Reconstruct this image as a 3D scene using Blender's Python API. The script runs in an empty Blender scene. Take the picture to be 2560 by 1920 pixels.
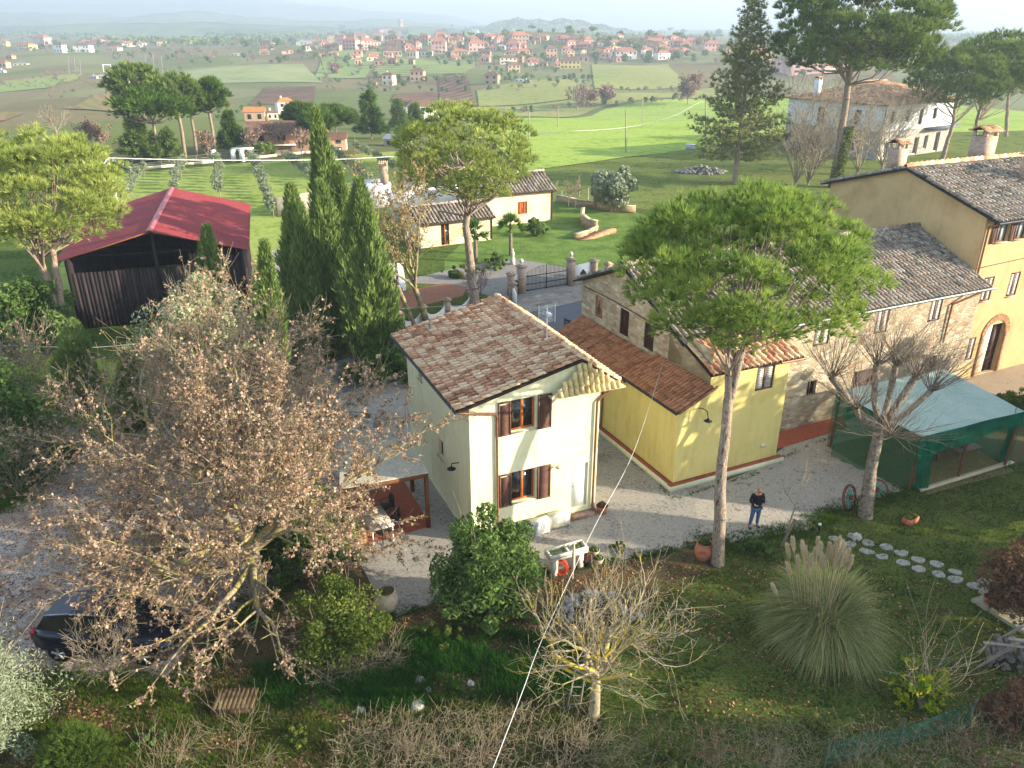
import bpy, math, random
import numpy as np
from mathutils import Vector, Matrix
R=math.radians
sc=bpy.context.scene
C=sc.collection
# ---------------------------------------------------------------- camera, world, sun, exposure
FPX=1985.0; CH=17.3; PITCH=R(24.06)
cd=bpy.data.cameras.new('camera'); cam=bpy.data.objects.new('camera',cd); C.objects.link(cam)
cd.sensor_width=36; cd.lens=36*FPX/2560; cd.clip_start=.3; cd.clip_end=30000
cam.location=(0,0,CH); cam.rotation_euler=(math.pi/2-PITCH,0,0); sc.camera=cam
SUN_AZ=R(-11); SUN_EL=R(17)
SD=Vector((math.cos(SUN_EL)*math.cos(SUN_AZ),math.cos(SUN_EL)*math.sin(SUN_AZ),math.sin(SUN_EL)))
w=bpy.data.worlds.new('World'); sc.world=w; w.use_nodes=True
nt=w.node_tree; bg=nt.nodes['Background']
sky=nt.nodes.new('ShaderNodeTexSky'); sky.sky_type='NISHITA'; sky.sun_disc=False
sky.sun_elevation=SUN_EL; sky.sun_rotation=math.pi/2-SUN_AZ; sky.air_density=1.0; sky.dust_density=1.0; sky.ozone_density=1.5
hs=nt.nodes.new('ShaderNodeHueSaturation'); hs.inputs['Saturation'].default_value=.72; nt.links.new(sky.outputs[0],hs.inputs['Color']); nt.links.new(hs.outputs[0],bg.inputs[0]); bg.inputs[1].default_value=.15
sd=bpy.data.lights.new('sun','SUN'); sd.energy=4.9; sd.angle=R(.55); sd.color=(1,.87,.67)
so=bpy.data.objects.new('sun',sd); C.objects.link(so); so.rotation_euler=SD.to_track_quat('Z','Y').to_euler(); so.location=(60,-20,60)
sc.view_settings.view_transform='Standard'; sc.view_settings.look='None'; sc.view_settings.exposure=1.58; sc.view_settings.gamma=1
sc.cycles.max_bounces=5; sc.cycles.diffuse_bounces=3; sc.cycles.glossy_bounces=2; sc.cycles.transparent_max_bounces=12; sc.cycles.transmission_bounces=3; sc.cycles.volume_bounces=0
sc.cycles.use_denoising=True
# ---------------------------------------------------------------- pixel -> place helpers (photo seen 2212 px wide)
cp,sp=math.cos(PITCH),math.sin(PITCH); K=2560/2212
def ray(u,v):
    x=(u*K-1280)/FPX; y=(v*K-960)/FPX
    return (x,cp-y*sp,-sp-y*cp)
def g(u,v,z=0.):
    d=ray(u,v); t=(z-CH)/d[2]; return Vector((d[0]*t,d[1]*t,z))
def at(u,v,Y):
    d=ray(u,v); t=Y/d[1]; return Vector((d[0]*t,Y,CH+d[2]*t))
PY=[-400,120,200,330,430,520,650,900,1500,3000,9000]; PZ=[0,0,-4,-12,-11,-8,-4,-1,3,10,20]
def zt(x,y):
    x=np.asarray(x,float); y=np.asarray(y,float)
    z=np.interp(y,PY,PZ)
    z=z+15*np.exp(-((x-40)/210)**2-((y-840)/120)**2)+5*np.exp(-((x-330)/160)**2-((y-700)/120)**2)
    z=z+25*np.exp(-((x-10)/95)**2-((y-2350)/150)**2)+22*np.exp(-((x-160)/95)**2-((y-2300)/140)**2)
    m=np.clip((y-140)/200,0,1)
    z=z+m*(1.6*np.sin(x/47+1.3)*np.sin(y/61)+1.0*np.sin(x/19+y/33))
    return z
def gt(u,v):
    d=ray(u,v); t=g(u,v,0)[1]/d[1] if d[2]<-.02 else 100/d[1]
    t=60/d[1]
    while t*d[1]<9000:
        if CH+d[2]*t<float(zt(d[0]*t,d[1]*t)): break
        t*=1.01
    lo,hi=t/1.01,t
    for _ in range(12):
        m=(lo+hi)/2
        if CH+d[2]*m<float(zt(d[0]*m,d[1]*m)): hi=m
        else: lo=m
    return Vector((d[0]*hi,d[1]*hi,float(zt(d[0]*hi,d[1]*hi))))
# ---------------------------------------------------------------- objects
def link(o,parent=None):
    C.objects.link(o)
    if parent is not None: o.parent=parent
    return o
def tag(o,label=None,cat=None,group=None,kind=None):
    if label: o['label']=label
    if cat: o['category']=cat
    if group: o['group']=group
    if kind: o['kind']=kind
    return o
def thing(name,label,cat,loc=(0,0,0),rz=0,group=None):
    o=link(bpy.data.objects.new(name,None)); o.location=loc; o.rotation_euler=(0,0,rz); o.empty_display_size=.3
    return tag(o,label,cat,group)
def mesh(name,V,F,mats,rnd=None,smooth=False,midx=None):
    V=np.asarray(V,np.float32).reshape(-1,3)
    Fs=[np.asarray(f,np.int32) for f in (F if isinstance(F,list) else [F]) if len(f)]
    me=bpy.data.meshes.new(name)
    loops=np.concatenate([f.ravel() for f in Fs]); tot=np.concatenate([np.full(len(f),f.shape[1],np.int32) for f in Fs])
    me.vertices.add(len(V)); me.vertices.foreach_set('co',V.ravel())
    me.loops.add(len(loops)); me.loops.foreach_set('vertex_index',loops)
    me.polygons.add(len(tot)); st=np.concatenate([[0],np.cumsum(tot)[:-1]]).astype(np.int32)
    me.polygons.foreach_set('loop_start',st); me.polygons.foreach_set('loop_total',tot)
    for m in (mats if isinstance(mats,(list,tuple)) else [mats]): me.materials.append(m)
    if midx is not None: me.polygons.foreach_set('material_index',np.asarray(midx,np.int32))
    if smooth: me.polygons.foreach_set('use_smooth',np.ones(len(tot),bool))
    if rnd is not None:
        a=me.attributes.new('rnd','FLOAT','FACE'); a.data.foreach_set('value',np.asarray(rnd,np.float32))
    me.update(calc_edges=True); return me
def mk(name,V,F,mats,parent=None,**k):
    return link(bpy.data.objects.new(name,mesh(name,V,F,mats,**k)),parent)
class B:
    def __init__(s): s.v=[]; s.f={}; s.n=0; s.fr=[]
    def add(s,V,F):
        V=np.asarray(V,float).reshape(-1,3); s.v.append(V)
        F=np.asarray(F,int); s.f.setdefault(F.shape[1],[]).append(F+s.n); s.n+=len(V); return s
    def poly(s,pts): return s.add(pts,[list(range(len(pts)))])
    def ob(s,o,a,b,c):
        o,a,b,c=[np.array(q,float) for q in (o,a,b,c)]
        V=[o,o+a,o+a+b,o+b,o+c,o+a+c,o+a+b+c,o+b+c]
        return s.add(V,[(0,3,2,1),(4,5,6,7),(0,1,5,4),(1,2,6,5),(2,3,7,6),(3,0,4,7)])
    def box(s,c,d,rz=0):
        ca,sa=math.cos(rz),math.sin(rz); c=np.array(c,float)
        a=np.array((ca*d[0],sa*d[0],0)); b=np.array((-sa*d[1],ca*d[1],0)); e=np.array((0,0,d[2]))
        return s.ob(c-a/2-b/2-e/2,a,b,e)
    def cyl(s,p0,p1,r0,r1=None,k=8,cap=True):
        r1=r0 if r1 is None else r1; p0=np.array(p0,float); p1=np.array(p1,float)
        V,F=tubes(p0[None],p1[None],np.array([r0]),np.array([r1]),k); s.add(V,F)
        if cap and k>=3:
            s.poly(V[:k][::-1]); s.poly(V[k:])
        return s
    def path(s,pts,r,k=6):
        pts=[np.array(p,float) for p in pts]
        rr=r if isinstance(r,(list,tuple)) else [r]*len(pts)
        for i in range(len(pts)-1): s.cyl(pts[i],pts[i+1],rr[i],rr[i+1],k)
        return s
    def lathe(s,c,prof,k=16):
        c=np.array(c,float); V=[];n=len(prof)
        for r,z in prof:
            for i in range(k):
                t=2*math.pi*i/k; V.append(c+np.array((r*math.cos(t),r*math.sin(t),z)))
        F=[(j*k+i,j*k+(i+1)%k,(j+1)*k+(i+1)%k,(j+1)*k+i) for j in range(n-1) for i in range(k)]
        return s.add(V,F)
    def mk(s,name,mat,parent=None,rnd=None,smooth=False):
        F=[np.concatenate(x) for x in s.f.values()]
        if rnd is True: rnd=np.random.RandomState(len(name)).rand(sum(len(f) for f in F))
        return mk(name,np.concatenate(s.v),F,mat,parent,rnd=rnd,smooth=smooth)
def tubes(P0,P1,R0,R1,k=5):
    P0=np.asarray(P0,float);P1=np.asarray(P1,float);n=len(P0)
    d=P1-P0; d/=np.linalg.norm(d,axis=1,keepdims=True)+1e-9
    ref=np.where(np.abs(d[:,2:3])>.9,np.array([[1.,0,0]]),np.array([[0,0,1.]]))
    a=np.cross(d,ref); a/=np.linalg.norm(a,axis=1,keepdims=True)+1e-9; b=np.cross(d,a)
    t=np.arange(k)*2*np.pi/k; ct=np.cos(t)[None,:,None]; st=np.sin(t)[None,:,None]
    ring=a[:,None]*ct+b[:,None]*st
    V=np.concatenate([P0[:,None]+ring*np.asarray(R0)[:,None,None],P1[:,None]+ring*np.asarray(R1)[:,None,None]],axis=1)
    i=np.arange(k); j=(i+1)%k
    f=np.stack([i,j,j+k,i+k],1)[None]+(np.arange(n)*2*k)[:,None,None]
    return V.reshape(-1,3),f.reshape(-1,4)
def copytree(o,parent=None):
    c=o.copy(); C.objects.link(c); c.parent=parent
    for ch in o.children: copytree(ch,c)
    return c
def dup(o,loc,rz=0,s=1,label=None,group=None,cat=None):
    c=copytree(o); c.location=loc; c.rotation_euler=(0,0,rz); c.scale=(s,s,s) if not hasattr(s,'__len__') else s
    return tag(c,label,cat,group)
# ---------------------------------------------------------------- materials
def srgb(h):
    h=h.lstrip('#'); c=[int(h[i:i+2],16)/255 for i in (0,2,4)]
    return tuple(x/12.92 if x<=.04045 else ((x+.055)/1.055)**2.4 for x in c)
MATS={}
def M(name,cols,rough=.9,scale=3.,w=0.,detail=4,bump=0,bscale=None,spec=.2,transl=0,metal=0,stretch=None,world=False,scale2=None,emis=0,alpha=1,tcol=None):
    if name in MATS: return MATS[name]
    m=bpy.data.materials.new(name); m.use_nodes=True; n=m.node_tree.nodes; l=m.node_tree.links; n.clear(); MATS[name]=m
    out=n.new('ShaderNodeOutputMaterial')
    cols=[srgb(c) if isinstance(c,str) else c for c in cols]
    if world:
        tc=n.new('ShaderNodeNewGeometry').outputs['Position']
    else: tc=n.new('ShaderNodeTexCoord').outputs['Object']
    if stretch:
        mp=n.new('ShaderNodeMapping'); mp.inputs['Scale'].default_value=stretch; l.new(tc,mp.inputs[0]); tc=mp.outputs[0]
    no=n.new('ShaderNodeTexNoise'); no.inputs['Scale'].default_value=scale; no.inputs['Detail'].default_value=detail; no.inputs['Roughness'].default_value=.6
    l.new(tc,no.inputs[0]); fac=no.outputs['Fac']
    def mth(op,a,b,c=None):
        q=n.new('ShaderNodeMath'); q.operation=op
        for i,x in enumerate((a,b,c)):
            if x is None: continue
            if isinstance(x,(int,float)): q.inputs[i].default_value=x
            else: l.new(x,q.inputs[i])
        return q.outputs[0]
    if scale2:
        n2=n.new('ShaderNodeTexNoise'); n2.inputs['Scale'].default_value=scale2; n2.inputs['Detail'].default_value=3; l.new(tc,n2.inputs[0])
        fac=mth('ADD',mth('MULTIPLY',fac,.5),mth('MULTIPLY',n2.outputs['Fac'],.5))
    fac=mth('MULTIPLY_ADD',mth('SUBTRACT',fac,.5),2.4 if not scale2 else 3.4,.5)
    if w>0:
        at_=n.new('ShaderNodeAttribute'); at_.attribute_name='rnd'
        fac=mth('ADD',mth('MULTIPLY',fac,1-w),mth('MULTIPLY',at_.outputs['Fac'],w))
    if len(cols)>1:
        rp=n.new('ShaderNodeValToRGB'); el=rp.color_ramp.elements
        while len(el)<len(cols): el.new(.5)
        for i,c in enumerate(cols): el[i].position=.08+.84*i/(len(cols)-1); el[i].color=(*c,1)
        l.new(fac,rp.inputs[0]); col=rp.outputs[0]
    else: col=None
    if transl>0:
        d=n.new('ShaderNodeBsdfDiffuse'); t=n.new('ShaderNodeBsdfTranslucent'); mx=n.new('ShaderNodeMixShader'); mx.inputs[0].default_value=transl
        if col: l.new(col,d.inputs[0]); l.new(col,t.inputs[0])
        else: d.inputs[0].default_value=(*cols[0],1); t.inputs[0].default_value=(*cols[0],1)
        l.new(d.outputs[0],mx.inputs[1]); l.new(t.outputs[0],mx.inputs[2]); sh=mx.outputs[0]
        if spec>.25:
            gl=n.new('ShaderNodeBsdfGlossy'); gl.inputs['Roughness'].default_value=.35; gl.inputs[0].default_value=(.9,.9,.85,1)
            m2=n.new('ShaderNodeMixShader'); m2.inputs[0].default_value=.09*spec/.5; l.new(sh,m2.inputs[1]); l.new(gl.outputs[0],m2.inputs[2]); sh=m2.outputs[0]
    else:
        p=n.new('ShaderNodeBsdfPrincipled'); p.inputs['Roughness'].default_value=rough; p.inputs['Metallic'].default_value=metal; p.inputs['Specular IOR Level'].default_value=spec
        if col: l.new(col,p.inputs['Base Color'])
        else: p.inputs['Base Color'].default_value=(*cols[0],1)
        if bump:
            nb=n.new('ShaderNodeTexNoise'); nb.inputs['Scale'].default_value=bscale or scale*4; nb.inputs['Detail'].default_value=5; l.new(tc,nb.inputs[0])
            bp=n.new('ShaderNodeBump'); bp.inputs['Strength'].default_value=bump; bp.inputs['Distance'].default_value=.05; l.new(nb.outputs['Fac'],bp.inputs['Height']); l.new(bp.outputs[0],p.inputs['Normal'])
        sh=p.outputs[0]
    if alpha<1:
        tr=n.new('ShaderNodeBsdfTransparent'); m3=n.new('ShaderNodeMixShader'); m3.inputs[0].default_value=alpha
        l.new(tr.outputs[0],m3.inputs[1]); l.new(sh,m3.inputs[2]); sh=m3.outputs[0]
    l.new(sh,out.inputs[0]); return m
def striped(name,c1,c2,period,ang,duty=.5,noise=.3,c3=None):
    "field with planted rows: world-space bands"
    if name in MATS: return MATS[name]
    m=bpy.data.materials.new(name); m.use_nodes=True; n=m.node_tree.nodes; l=m.node_tree.links; MATS[name]=m
    p=n['Principled BSDF']; p.inputs['Roughness'].default_value=1; p.inputs['Specular IOR Level'].default_value=0
    ge=n.new('ShaderNodeNewGeometry'); mp=n.new('ShaderNodeMapping'); mp.inputs['Rotation'].default_value=(0,0,ang); l.new(ge.outputs['Position'],mp.inputs[0])
    wv=n.new('ShaderNodeTexWave'); wv.wave_type='BANDS'; wv.bands_direction='X'; wv.inputs['Scale'].default_value=1/(period*3.18); wv.inputs['Distortion'].default_value=.6; wv.inputs['Detail'].default_value=2; wv.inputs['Detail Scale'].default_value=.6
    l.new(mp.outputs[0],wv.inputs[0])
    no=n.new('ShaderNodeTexNoise'); no.inputs['Scale'].default_value=.06; no.inputs['Detail'].default_value=6; l.new(ge.outputs['Position'],no.inputs[0])
    rp=n.new('ShaderNodeValToRGB'); rp.color_ramp.elements[0].position=duty-.15; rp.color_ramp.elements[1].position=duty+.15
    rp.color_ramp.elements[0].color=(*srgb(c1),1); rp.color_ramp.elements[1].color=(*srgb(c2),1); l.new(wv.outputs['Fac'],rp.inputs[0])
    mx=n.new('ShaderNodeMix'); mx.data_type='RGBA'; mx.inputs[7].default_value=(*srgb(c3 or c1),1)
    r2=n.new('ShaderNodeMapRange'); r2.inputs[1].default_value=.4; r2.inputs[2].default_value=.7; r2.inputs[4].default_value=noise*2; l.new(no.outputs['Fac'],r2.inputs[0]); l.new(r2.outputs[0],mx.inputs[0])
    l.new(rp.outputs[0],mx.inputs[6]); l.new(mx.outputs[2],p.inputs[0]); return m
def stonemat(name,cols,mortar,scale=4,zs=2.,mw=.06,bump=.6,lich=None):
    if name in MATS: return MATS[name]
    m=bpy.data.materials.new(name); m.use_nodes=True; n=m.node_tree.nodes; l=m.node_tree.links; MATS[name]=m
    p=n['Principled BSDF']; p.inputs['Roughness'].default_value=.95; p.inputs['Specular IOR Level'].default_value=.1
    tc=n.new('ShaderNodeTexCoord'); mp=n.new('ShaderNodeMapping'); mp.inputs['Scale'].default_value=(1,1,zs); l.new(tc.outputs['Object'],mp.inputs[0])
    nz=n.new('ShaderNodeTexNoise'); nz.inputs['Scale'].default_value=3; l.new(mp.outputs[0],nz.inputs[0])
    mv=n.new('ShaderNodeMix'); mv.data_type='RGBA'; mv.inputs[0].default_value=.06; l.new(mp.outputs[0],mv.inputs[6]); l.new(nz.outputs['Color'],mv.inputs[7])
    vo=n.new('ShaderNodeTexVoronoi'); vo.inputs['Scale'].default_value=scale; l.new(mv.outputs[2],vo.inputs[0])
    ve=n.new('ShaderNodeTexVoronoi'); ve.feature='DISTANCE_TO_EDGE'; ve.inputs['Scale'].default_value=scale; l.new(mv.outputs[2],ve.inputs[0])
    sx=n.new('ShaderNodeSeparateColor'); l.new(vo.outputs['Color'],sx.inputs[0])
    rp=n.new('ShaderNodeValToRGB'); el=rp.color_ramp.elements
    while len(el)<len(cols): el.new(.5)
    for i,c in enumerate(cols): el[i].position=i/(len(cols)-1); el[i].color=(*srgb(c),1)
    l.new(sx.outputs[0],rp.inputs[0])
    st=n.new('ShaderNodeMapRange'); st.inputs[1].default_value=mw*.3; st.inputs[2].default_value=mw; l.new(ve.outputs['Distance'],st.inputs[0])
    mx=n.new('ShaderNodeMix'); mx.data_type='RGBA'; mx.inputs[6].default_value=(*srgb(mortar),1); l.new(st.outputs[0],mx.inputs[0]); l.new(rp.outputs[0],mx.inputs[7])
    no=n.new('ShaderNodeTexNoise'); no.inputs['Scale'].default_value=1.3; no.inputs['Detail'].default_value=6; l.new(tc.outputs['Object'],no.inputs[0])
    m2=n.new('ShaderNodeMix'); m2.data_type='RGBA'; m2.blend_type='MULTIPLY'; m2.inputs[0].default_value=.5
    r3=n.new('ShaderNodeValToRGB'); r3.color_ramp.elements[0].position=.3; r3.color_ramp.elements[0].color=(.5,.45,.4,1); r3.color_ramp.elements[1].position=.62; r3.color_ramp.elements[1].color=(1,1,1,1); l.new(no.outputs['Fac'],r3.inputs[0])
    l.new(mx.outputs[2],m2.inputs[6]); l.new(r3.outputs[0],m2.inputs[7]); l.new(m2.outputs[2],p.inputs[0])
    bp=n.new('ShaderNodeBump'); bp.inputs['Strength'].default_value=bump; bp.inputs['Distance'].default_value=.04; l.new(st.outputs[0],bp.inputs['Height']); l.new(bp.outputs[0],p.inputs['Normal'])
    return m
def louver(name,c1,c2,period=.05):
    "dark wood panel with fine horizontal slats"
    return M(name,[c1,c2],rough=.6,scale=2,stretch=(1,1,1/period*.3),detail=1)
def weather(name,amt=.25,scale=1.6):
    "rain streaks and patches multiplied over a plaster colour"
    m=MATS[name]; n=m.node_tree.nodes; l=m.node_tree.links; p=[x for x in n if x.type=='BSDF_PRINCIPLED'][0]; src=p.inputs['Base Color'].links[0].from_socket
    tc=n.new('ShaderNodeTexCoord'); out=src
    for sc_,st,lo,hi,a in ((scale,(2.2,2.2,.16),.5,.75,amt),(scale*.35,(1,1,1),.48,.62,amt*.7),(14,(1,1,1),.62,.75,amt*.8)):
        mp=n.new('ShaderNodeMapping'); mp.inputs['Scale'].default_value=st; l.new(tc.outputs['Object'],mp.inputs[0]); no=n.new('ShaderNodeTexNoise'); no.inputs['Scale'].default_value=sc_; no.inputs['Detail'].default_value=7; no.inputs['Roughness'].default_value=.65; l.new(mp.outputs[0],no.inputs[0])
        r=n.new('ShaderNodeMapRange'); r.inputs[1].default_value=lo; r.inputs[2].default_value=hi; r.inputs[4].default_value=a; l.new(no.outputs['Fac'],r.inputs[0])
        x=n.new('ShaderNodeMix'); x.data_type='RGBA'; x.blend_type='MULTIPLY'; l.new(r.outputs[0],x.inputs[0]); l.new(out,x.inputs[6]); x.inputs[7].default_value=(.5,.47,.4,1); out=x.outputs[2]
    l.new(out,p.inputs['Base Color'])
BARK=M('bark_brown',['#4a3f36','#8a7a6a','#6b5d50'],scale=6,bump=.9,bscale=14,stretch=(1,1,.35))
BARKP=M('bark_pine',['#5a4c42','#a3917f','#7d6d60','#b8a898'],scale=7,bump=1,bscale=10,stretch=(1,1,.4))
TWIG=M('twig_grey',['#6d6252','#9c8f7c','#857863','#a89c88'],scale=5)
TWIGL=M('twig_lichen',['#6a6050','#9b907a','#857a64','#a89c84','#8b8262','#b8a444','#8d8468'],scale=2.2,detail=3)
NEED=M('pine_needles',['#40582a','#708a42','#9aae56','#b8c468'],scale=.9,w=.6,transl=.35)
NEEDY=M('pine_needles_yellow',['#5c6e34','#8c9c50','#aeb862','#c2c678'],scale=.9,w=.6,transl=.35)
NEEDD=M('pine_needles_dark',['#3c5028','#607838','#80924a','#98a45c'],scale=.4,w=.6,transl=.3)
CYP=M('cypress_green',['#465c34','#6a8044','#879a56','#9eac68'],scale=1.5,w=.6,transl=.2)
LEAFB=M('oak_leaf_brown',['#66503f','#937865','#b2967c','#c8b096','#9c8068'],scale=2,w=.75,transl=.3)
LEAFG=M('laurel_leaf',['#344c28','#506a36','#6a8244','#8a9a54'],scale=2,w=.65,transl=.3,spec=.2)
LEAFY=M('privet_leaf',['#34461e','#566a2c','#788440','#90944c'],scale=1.2,w=.6,transl=.35,spec=.2)
LEAFS=M('olive_leaf',['#566044','#7c876a','#a0a98c','#6a7555'],scale=2,w=.7,transl=.2)
LEAFW=M('silver_leaf',['#566240','#868e64','#b2b694','#d6d6bc'],scale=1.2,w=.65,transl=.25)
LEAFR=M('rust_leaf',['#4a3228','#70503e','#8c6a54','#5d5036'],scale=2,w=.7,transl=.3)
GLASS=M('window_glass',['#1d2426','#30393a'],rough=.08,scale=1,spec=.6)
WOODD=M('dark_wood',['#3a2a20','#54402f','#463528'],rough=.8,scale=8,stretch=(1,1,.2))
SHUT=M('shutter_brown',['#5d4036','#6f5045'],rough=.55,scale=3)
FRAMEO=M('window_frame_wood',['#9a5428','#b56a38'],rough=.45,scale=4)
COPPER=M('copper_pipe',['#7a5440','#96694f','#6b4a3a'],rough=.4,scale=4,metal=.3,spec=.4)
METG=M('grey_metal',['#8a8d8d','#a5a8a8'],rough=.45,metal=.5,scale=5)
WHITE=M('white_paint',['#e6e4de','#f2f0ea'],rough=.6,scale=1.5)
BLACK=M('black_paint',['#16181a','#24272a'],rough=.5,scale=5)
# ---------------------------------------------------------------- foliage and branch generators
def rdir(rng,n):
    v=rng.normal(size=(n,3)); return v/(np.linalg.norm(v,axis=1,keepdims=True)+1e-9)
def nrm(v): return v/(np.linalg.norm(v,axis=-1,keepdims=True)+1e-9)
def leaves(rng,P,size,asp=.55,bias=None,bw=0.,var=.4):
    n=len(P); N=rdir(rng,n)
    if bias is not None: N=nrm(N+np.asarray(bias)*bw)
    a=nrm(np.cross(N,rdir(rng,n))); b=np.cross(N,a); s=size*(1+var*(rng.rand(n,1)*2-1))
    V=np.stack([P-a*s,P+b*s*asp,P+a*s,P-b*s*asp],1).reshape(-1,3)
    return V,np.arange(4*n).reshape(-1,4)
def needles(rng,P,D,k,L,wd,spread=.7):
    n=len(P); P=np.repeat(P,k,0); D=np.repeat(D,k,0)
    d=nrm(D+rdir(rng,n*k)*spread); l=L*(.7+.5*rng.rand(n*k,1)); s=nrm(np.cross(d,rdir(rng,n*k)))*wd/2
    V=np.stack([P-s,P+s,P+d*l],1).reshape(-1,3)
    r=np.repeat(rng.rand(n),k)*.6+rng.rand(n*k)*.4
    return V,np.arange(3*n*k).reshape(-1,3),r
class Skel:
    def __init__(s,seed): s.rng=np.random.RandomState(seed); s.s=[]; s.t=[]
    def grow(s,p,d,L,r,lev,nseg=4,wander=.18,up=.05,kids=(4,4,3),ratio=.62,spread=.8,rr=.55,start=.25,minr=.004,taper=.45):
        rng=s.rng; p=np.array(p,float); d=np.array(d,float); d/=np.linalg.norm(d)
        pts=[p]; rs=[r]
        for i in range(nseg):
            d=d+rng.normal(size=3)*wander+np.array((0,0,up)); d/=np.linalg.norm(d)
            q=p+d*L/nseg; r1=max(minr,r*(1-(1-taper)*(i+1)/nseg))
            s.s.append((*p,*q,rs[-1],r1)); p=q; pts.append(q); rs.append(r1)
        if lev<=0: s.t.append((*p,*d)); return
        nk=kids[min(len(kids)-1,lev-1)]
        for c in range(nk):
            t=start+(1-start)*(c+rng.rand()*.8)/nk; t=min(t,.999); i=int(t*nseg); fr=t*nseg-i
            q=pts[i]*(1-fr)+pts[i+1]*fr; rb=rs[i]*(1-fr)+rs[i+1]*fr
            ax=pts[i+1]-pts[i]; ax/=np.linalg.norm(ax); o=rng.normal(size=3); o-=ax*np.dot(o,ax); o/=np.linalg.norm(o)+1e-9
            a=spread*(.7+.6*rng.rand()); nd=ax*math.cos(a)+o*math.sin(a)
            s.grow(q,nd,L*ratio*(.7+.6*rng.rand()),max(minr,rb*rr),lev-1,max(2,nseg-1),wander,up,kids,ratio,spread,rr,start,minr,taper)
        if rng.rand()<.8: s.grow(p,d,L*ratio,max(minr,rs[-1]*.9),lev-1,max(2,nseg-1),wander,up,kids,ratio,spread,rr,start,minr,taper)
    def chain(s,pts,rs):
        for i in range(len(pts)-1): s.s.append((*pts[i],*pts[i+1],rs[i],rs[i+1]))
    def mesh(s,kbig=7,ksmall=3,thr=.03):
        a=np.array(s.s); big=a[:,6]>thr; V=[];F=[];n=0
        for m,k in ((big,kbig),(~big,ksmall)):
            if m.any():
                v,f=tubes(a[m,:3],a[m,3:6],a[m,6],a[m,7],k); V.append(v);F.append(f+n);n+=len(v)
        return np.concatenate(V),np.concatenate(F)
    def tips(s): a=np.array(s.t); return a[:,:3],a[:,3:]
    def alongpts(s,n,rmax=.02):
        a=np.array(s.s); rmax=max(rmax,np.percentile(a[:,6],50)); a=a[a[:,6]<=rmax]; L=np.linalg.norm(a[:,3:6]-a[:,:3],axis=1); m=max(1,n//5); i=np.repeat(s.rng.choice(len(a),m,p=L/L.sum()),5); i=np.concatenate([i,i[:n]])[:n] if len(i)<n else i[:n]; t=np.repeat(s.rng.rand(m),5)[:n]; t=np.concatenate([t,s.rng.rand(n-len(t))])[:,None]
        return a[i,:3]*(1-t)+a[i,3:6]*t
# ================================================================ GROUND AND FIELDS
def groundmat():
    m=bpy.data.materials.new('countryside'); m.use_nodes=True; n=m.node_tree.nodes; l=m.node_tree.links
    p=n['Principled BSDF']; p.inputs['Roughness'].default_value=1; p.inputs['Specular IOR Level'].default_value=0
    ge=n.new('ShaderNodeNewGeometry'); pos=ge.outputs['Position']
    def noise(s,d=5):
        q=n.new('ShaderNodeTexNoise'); q.inputs['Scale'].default_value=s; q.inputs['Detail'].default_value=d; q.inputs['Roughness'].default_value=.65; l.new(pos,q.inputs[0]); return q.outputs['Fac']
    def ramp(f,cols,a=.3,b=.7,interp='LINEAR'):
        r=n.new('ShaderNodeValToRGB'); r.color_ramp.interpolation=interp; e=r.color_ramp.elements
        while len(e)<len(cols): e.new(.5)
        for i,c in enumerate(cols): e[i].position=a+(b-a)*i/(len(cols)-1); e[i].color=(*srgb(c),1)
        l.new(f,r.inputs[0]); return r.outputs[0]
    def mix(f,a,b,bl='MIX'):
        x=n.new('ShaderNodeMix'); x.data_type='RGBA'; x.blend_type=bl
        if isinstance(f,float): x.inputs[0].default_value=f
        else: l.new(f,x.inputs[0])
        l.new(a,x.inputs[6]); l.new(b,x.inputs[7]); return x.outputs[2]
    near=mix(noise(.35),ramp(noise(2.2,8),['#3a4228','#545c34','#5c5240','#444a2c']),ramp(noise(5,6),['#525c32','#6b5e4a','#444c2a']))
    vo=n.new('ShaderNodeTexVoronoi'); vo.inputs['Scale'].default_value=1/75
    mp=n.new('ShaderNodeMapping'); mp.inputs['Rotation'].default_value=(0,0,.35); mp.inputs['Scale'].default_value=(1,.7,0); l.new(pos,mp.inputs[0]); l.new(mp.outputs[0],vo.inputs[0])
    sx=n.new('ShaderNodeSeparateColor'); l.new(vo.outputs['Color'],sx.inputs[0])
    patch=ramp(sx.outputs[0],['#6f7846','#80845a','#8a745c','#8a8560','#66743e','#80684e','#74784c','#607c3c'],0,1,'CONSTANT')
    far=mix(.35,patch,ramp(noise(.03,7),['#5c6638','#7f8455','#6f6a4c']))
    far=mix(.25,far,ramp(noise(.4,6),['#3c4a24','#8a8a60']))
    sy=n.new('ShaderNodeSeparateXYZ'); l.new(pos,sy.inputs[0])
    mr=n.new('ShaderNodeMapRange'); mr.inputs[1].default_value=110; mr.inputs[2].default_value=170; l.new(sy.outputs[1],mr.inputs[0])
    l.new(mix(mr.outputs[0],near,far),p.inputs[0]); return m
xs=np.concatenate([-np.geomspace(60,4200,55)[::-1],np.linspace(-55,55,23),np.geomspace(60,4200,55)])
ys=np.concatenate([[-300,-80,-20,0,20,40,60,80,100,118],np.linspace(122,1100,150),np.linspace(1115,2300,60),np.linspace(2400,7200,20)])
xx,yy=np.meshgrid(xs,ys); zz=zt(xx,yy)
nx=len(xs); ny=len(ys); i=np.arange(ny-1)[:,None]*nx+np.arange(nx-1)[None]; i=i.ravel()
gnd=mk('ground',np.stack([xx,yy,zz],-1).reshape(-1,3),np.stack([i,i+1,i+1+nx,i+nx],1),groundmat(),smooth=True); tag(gnd,kind='structure')
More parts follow.
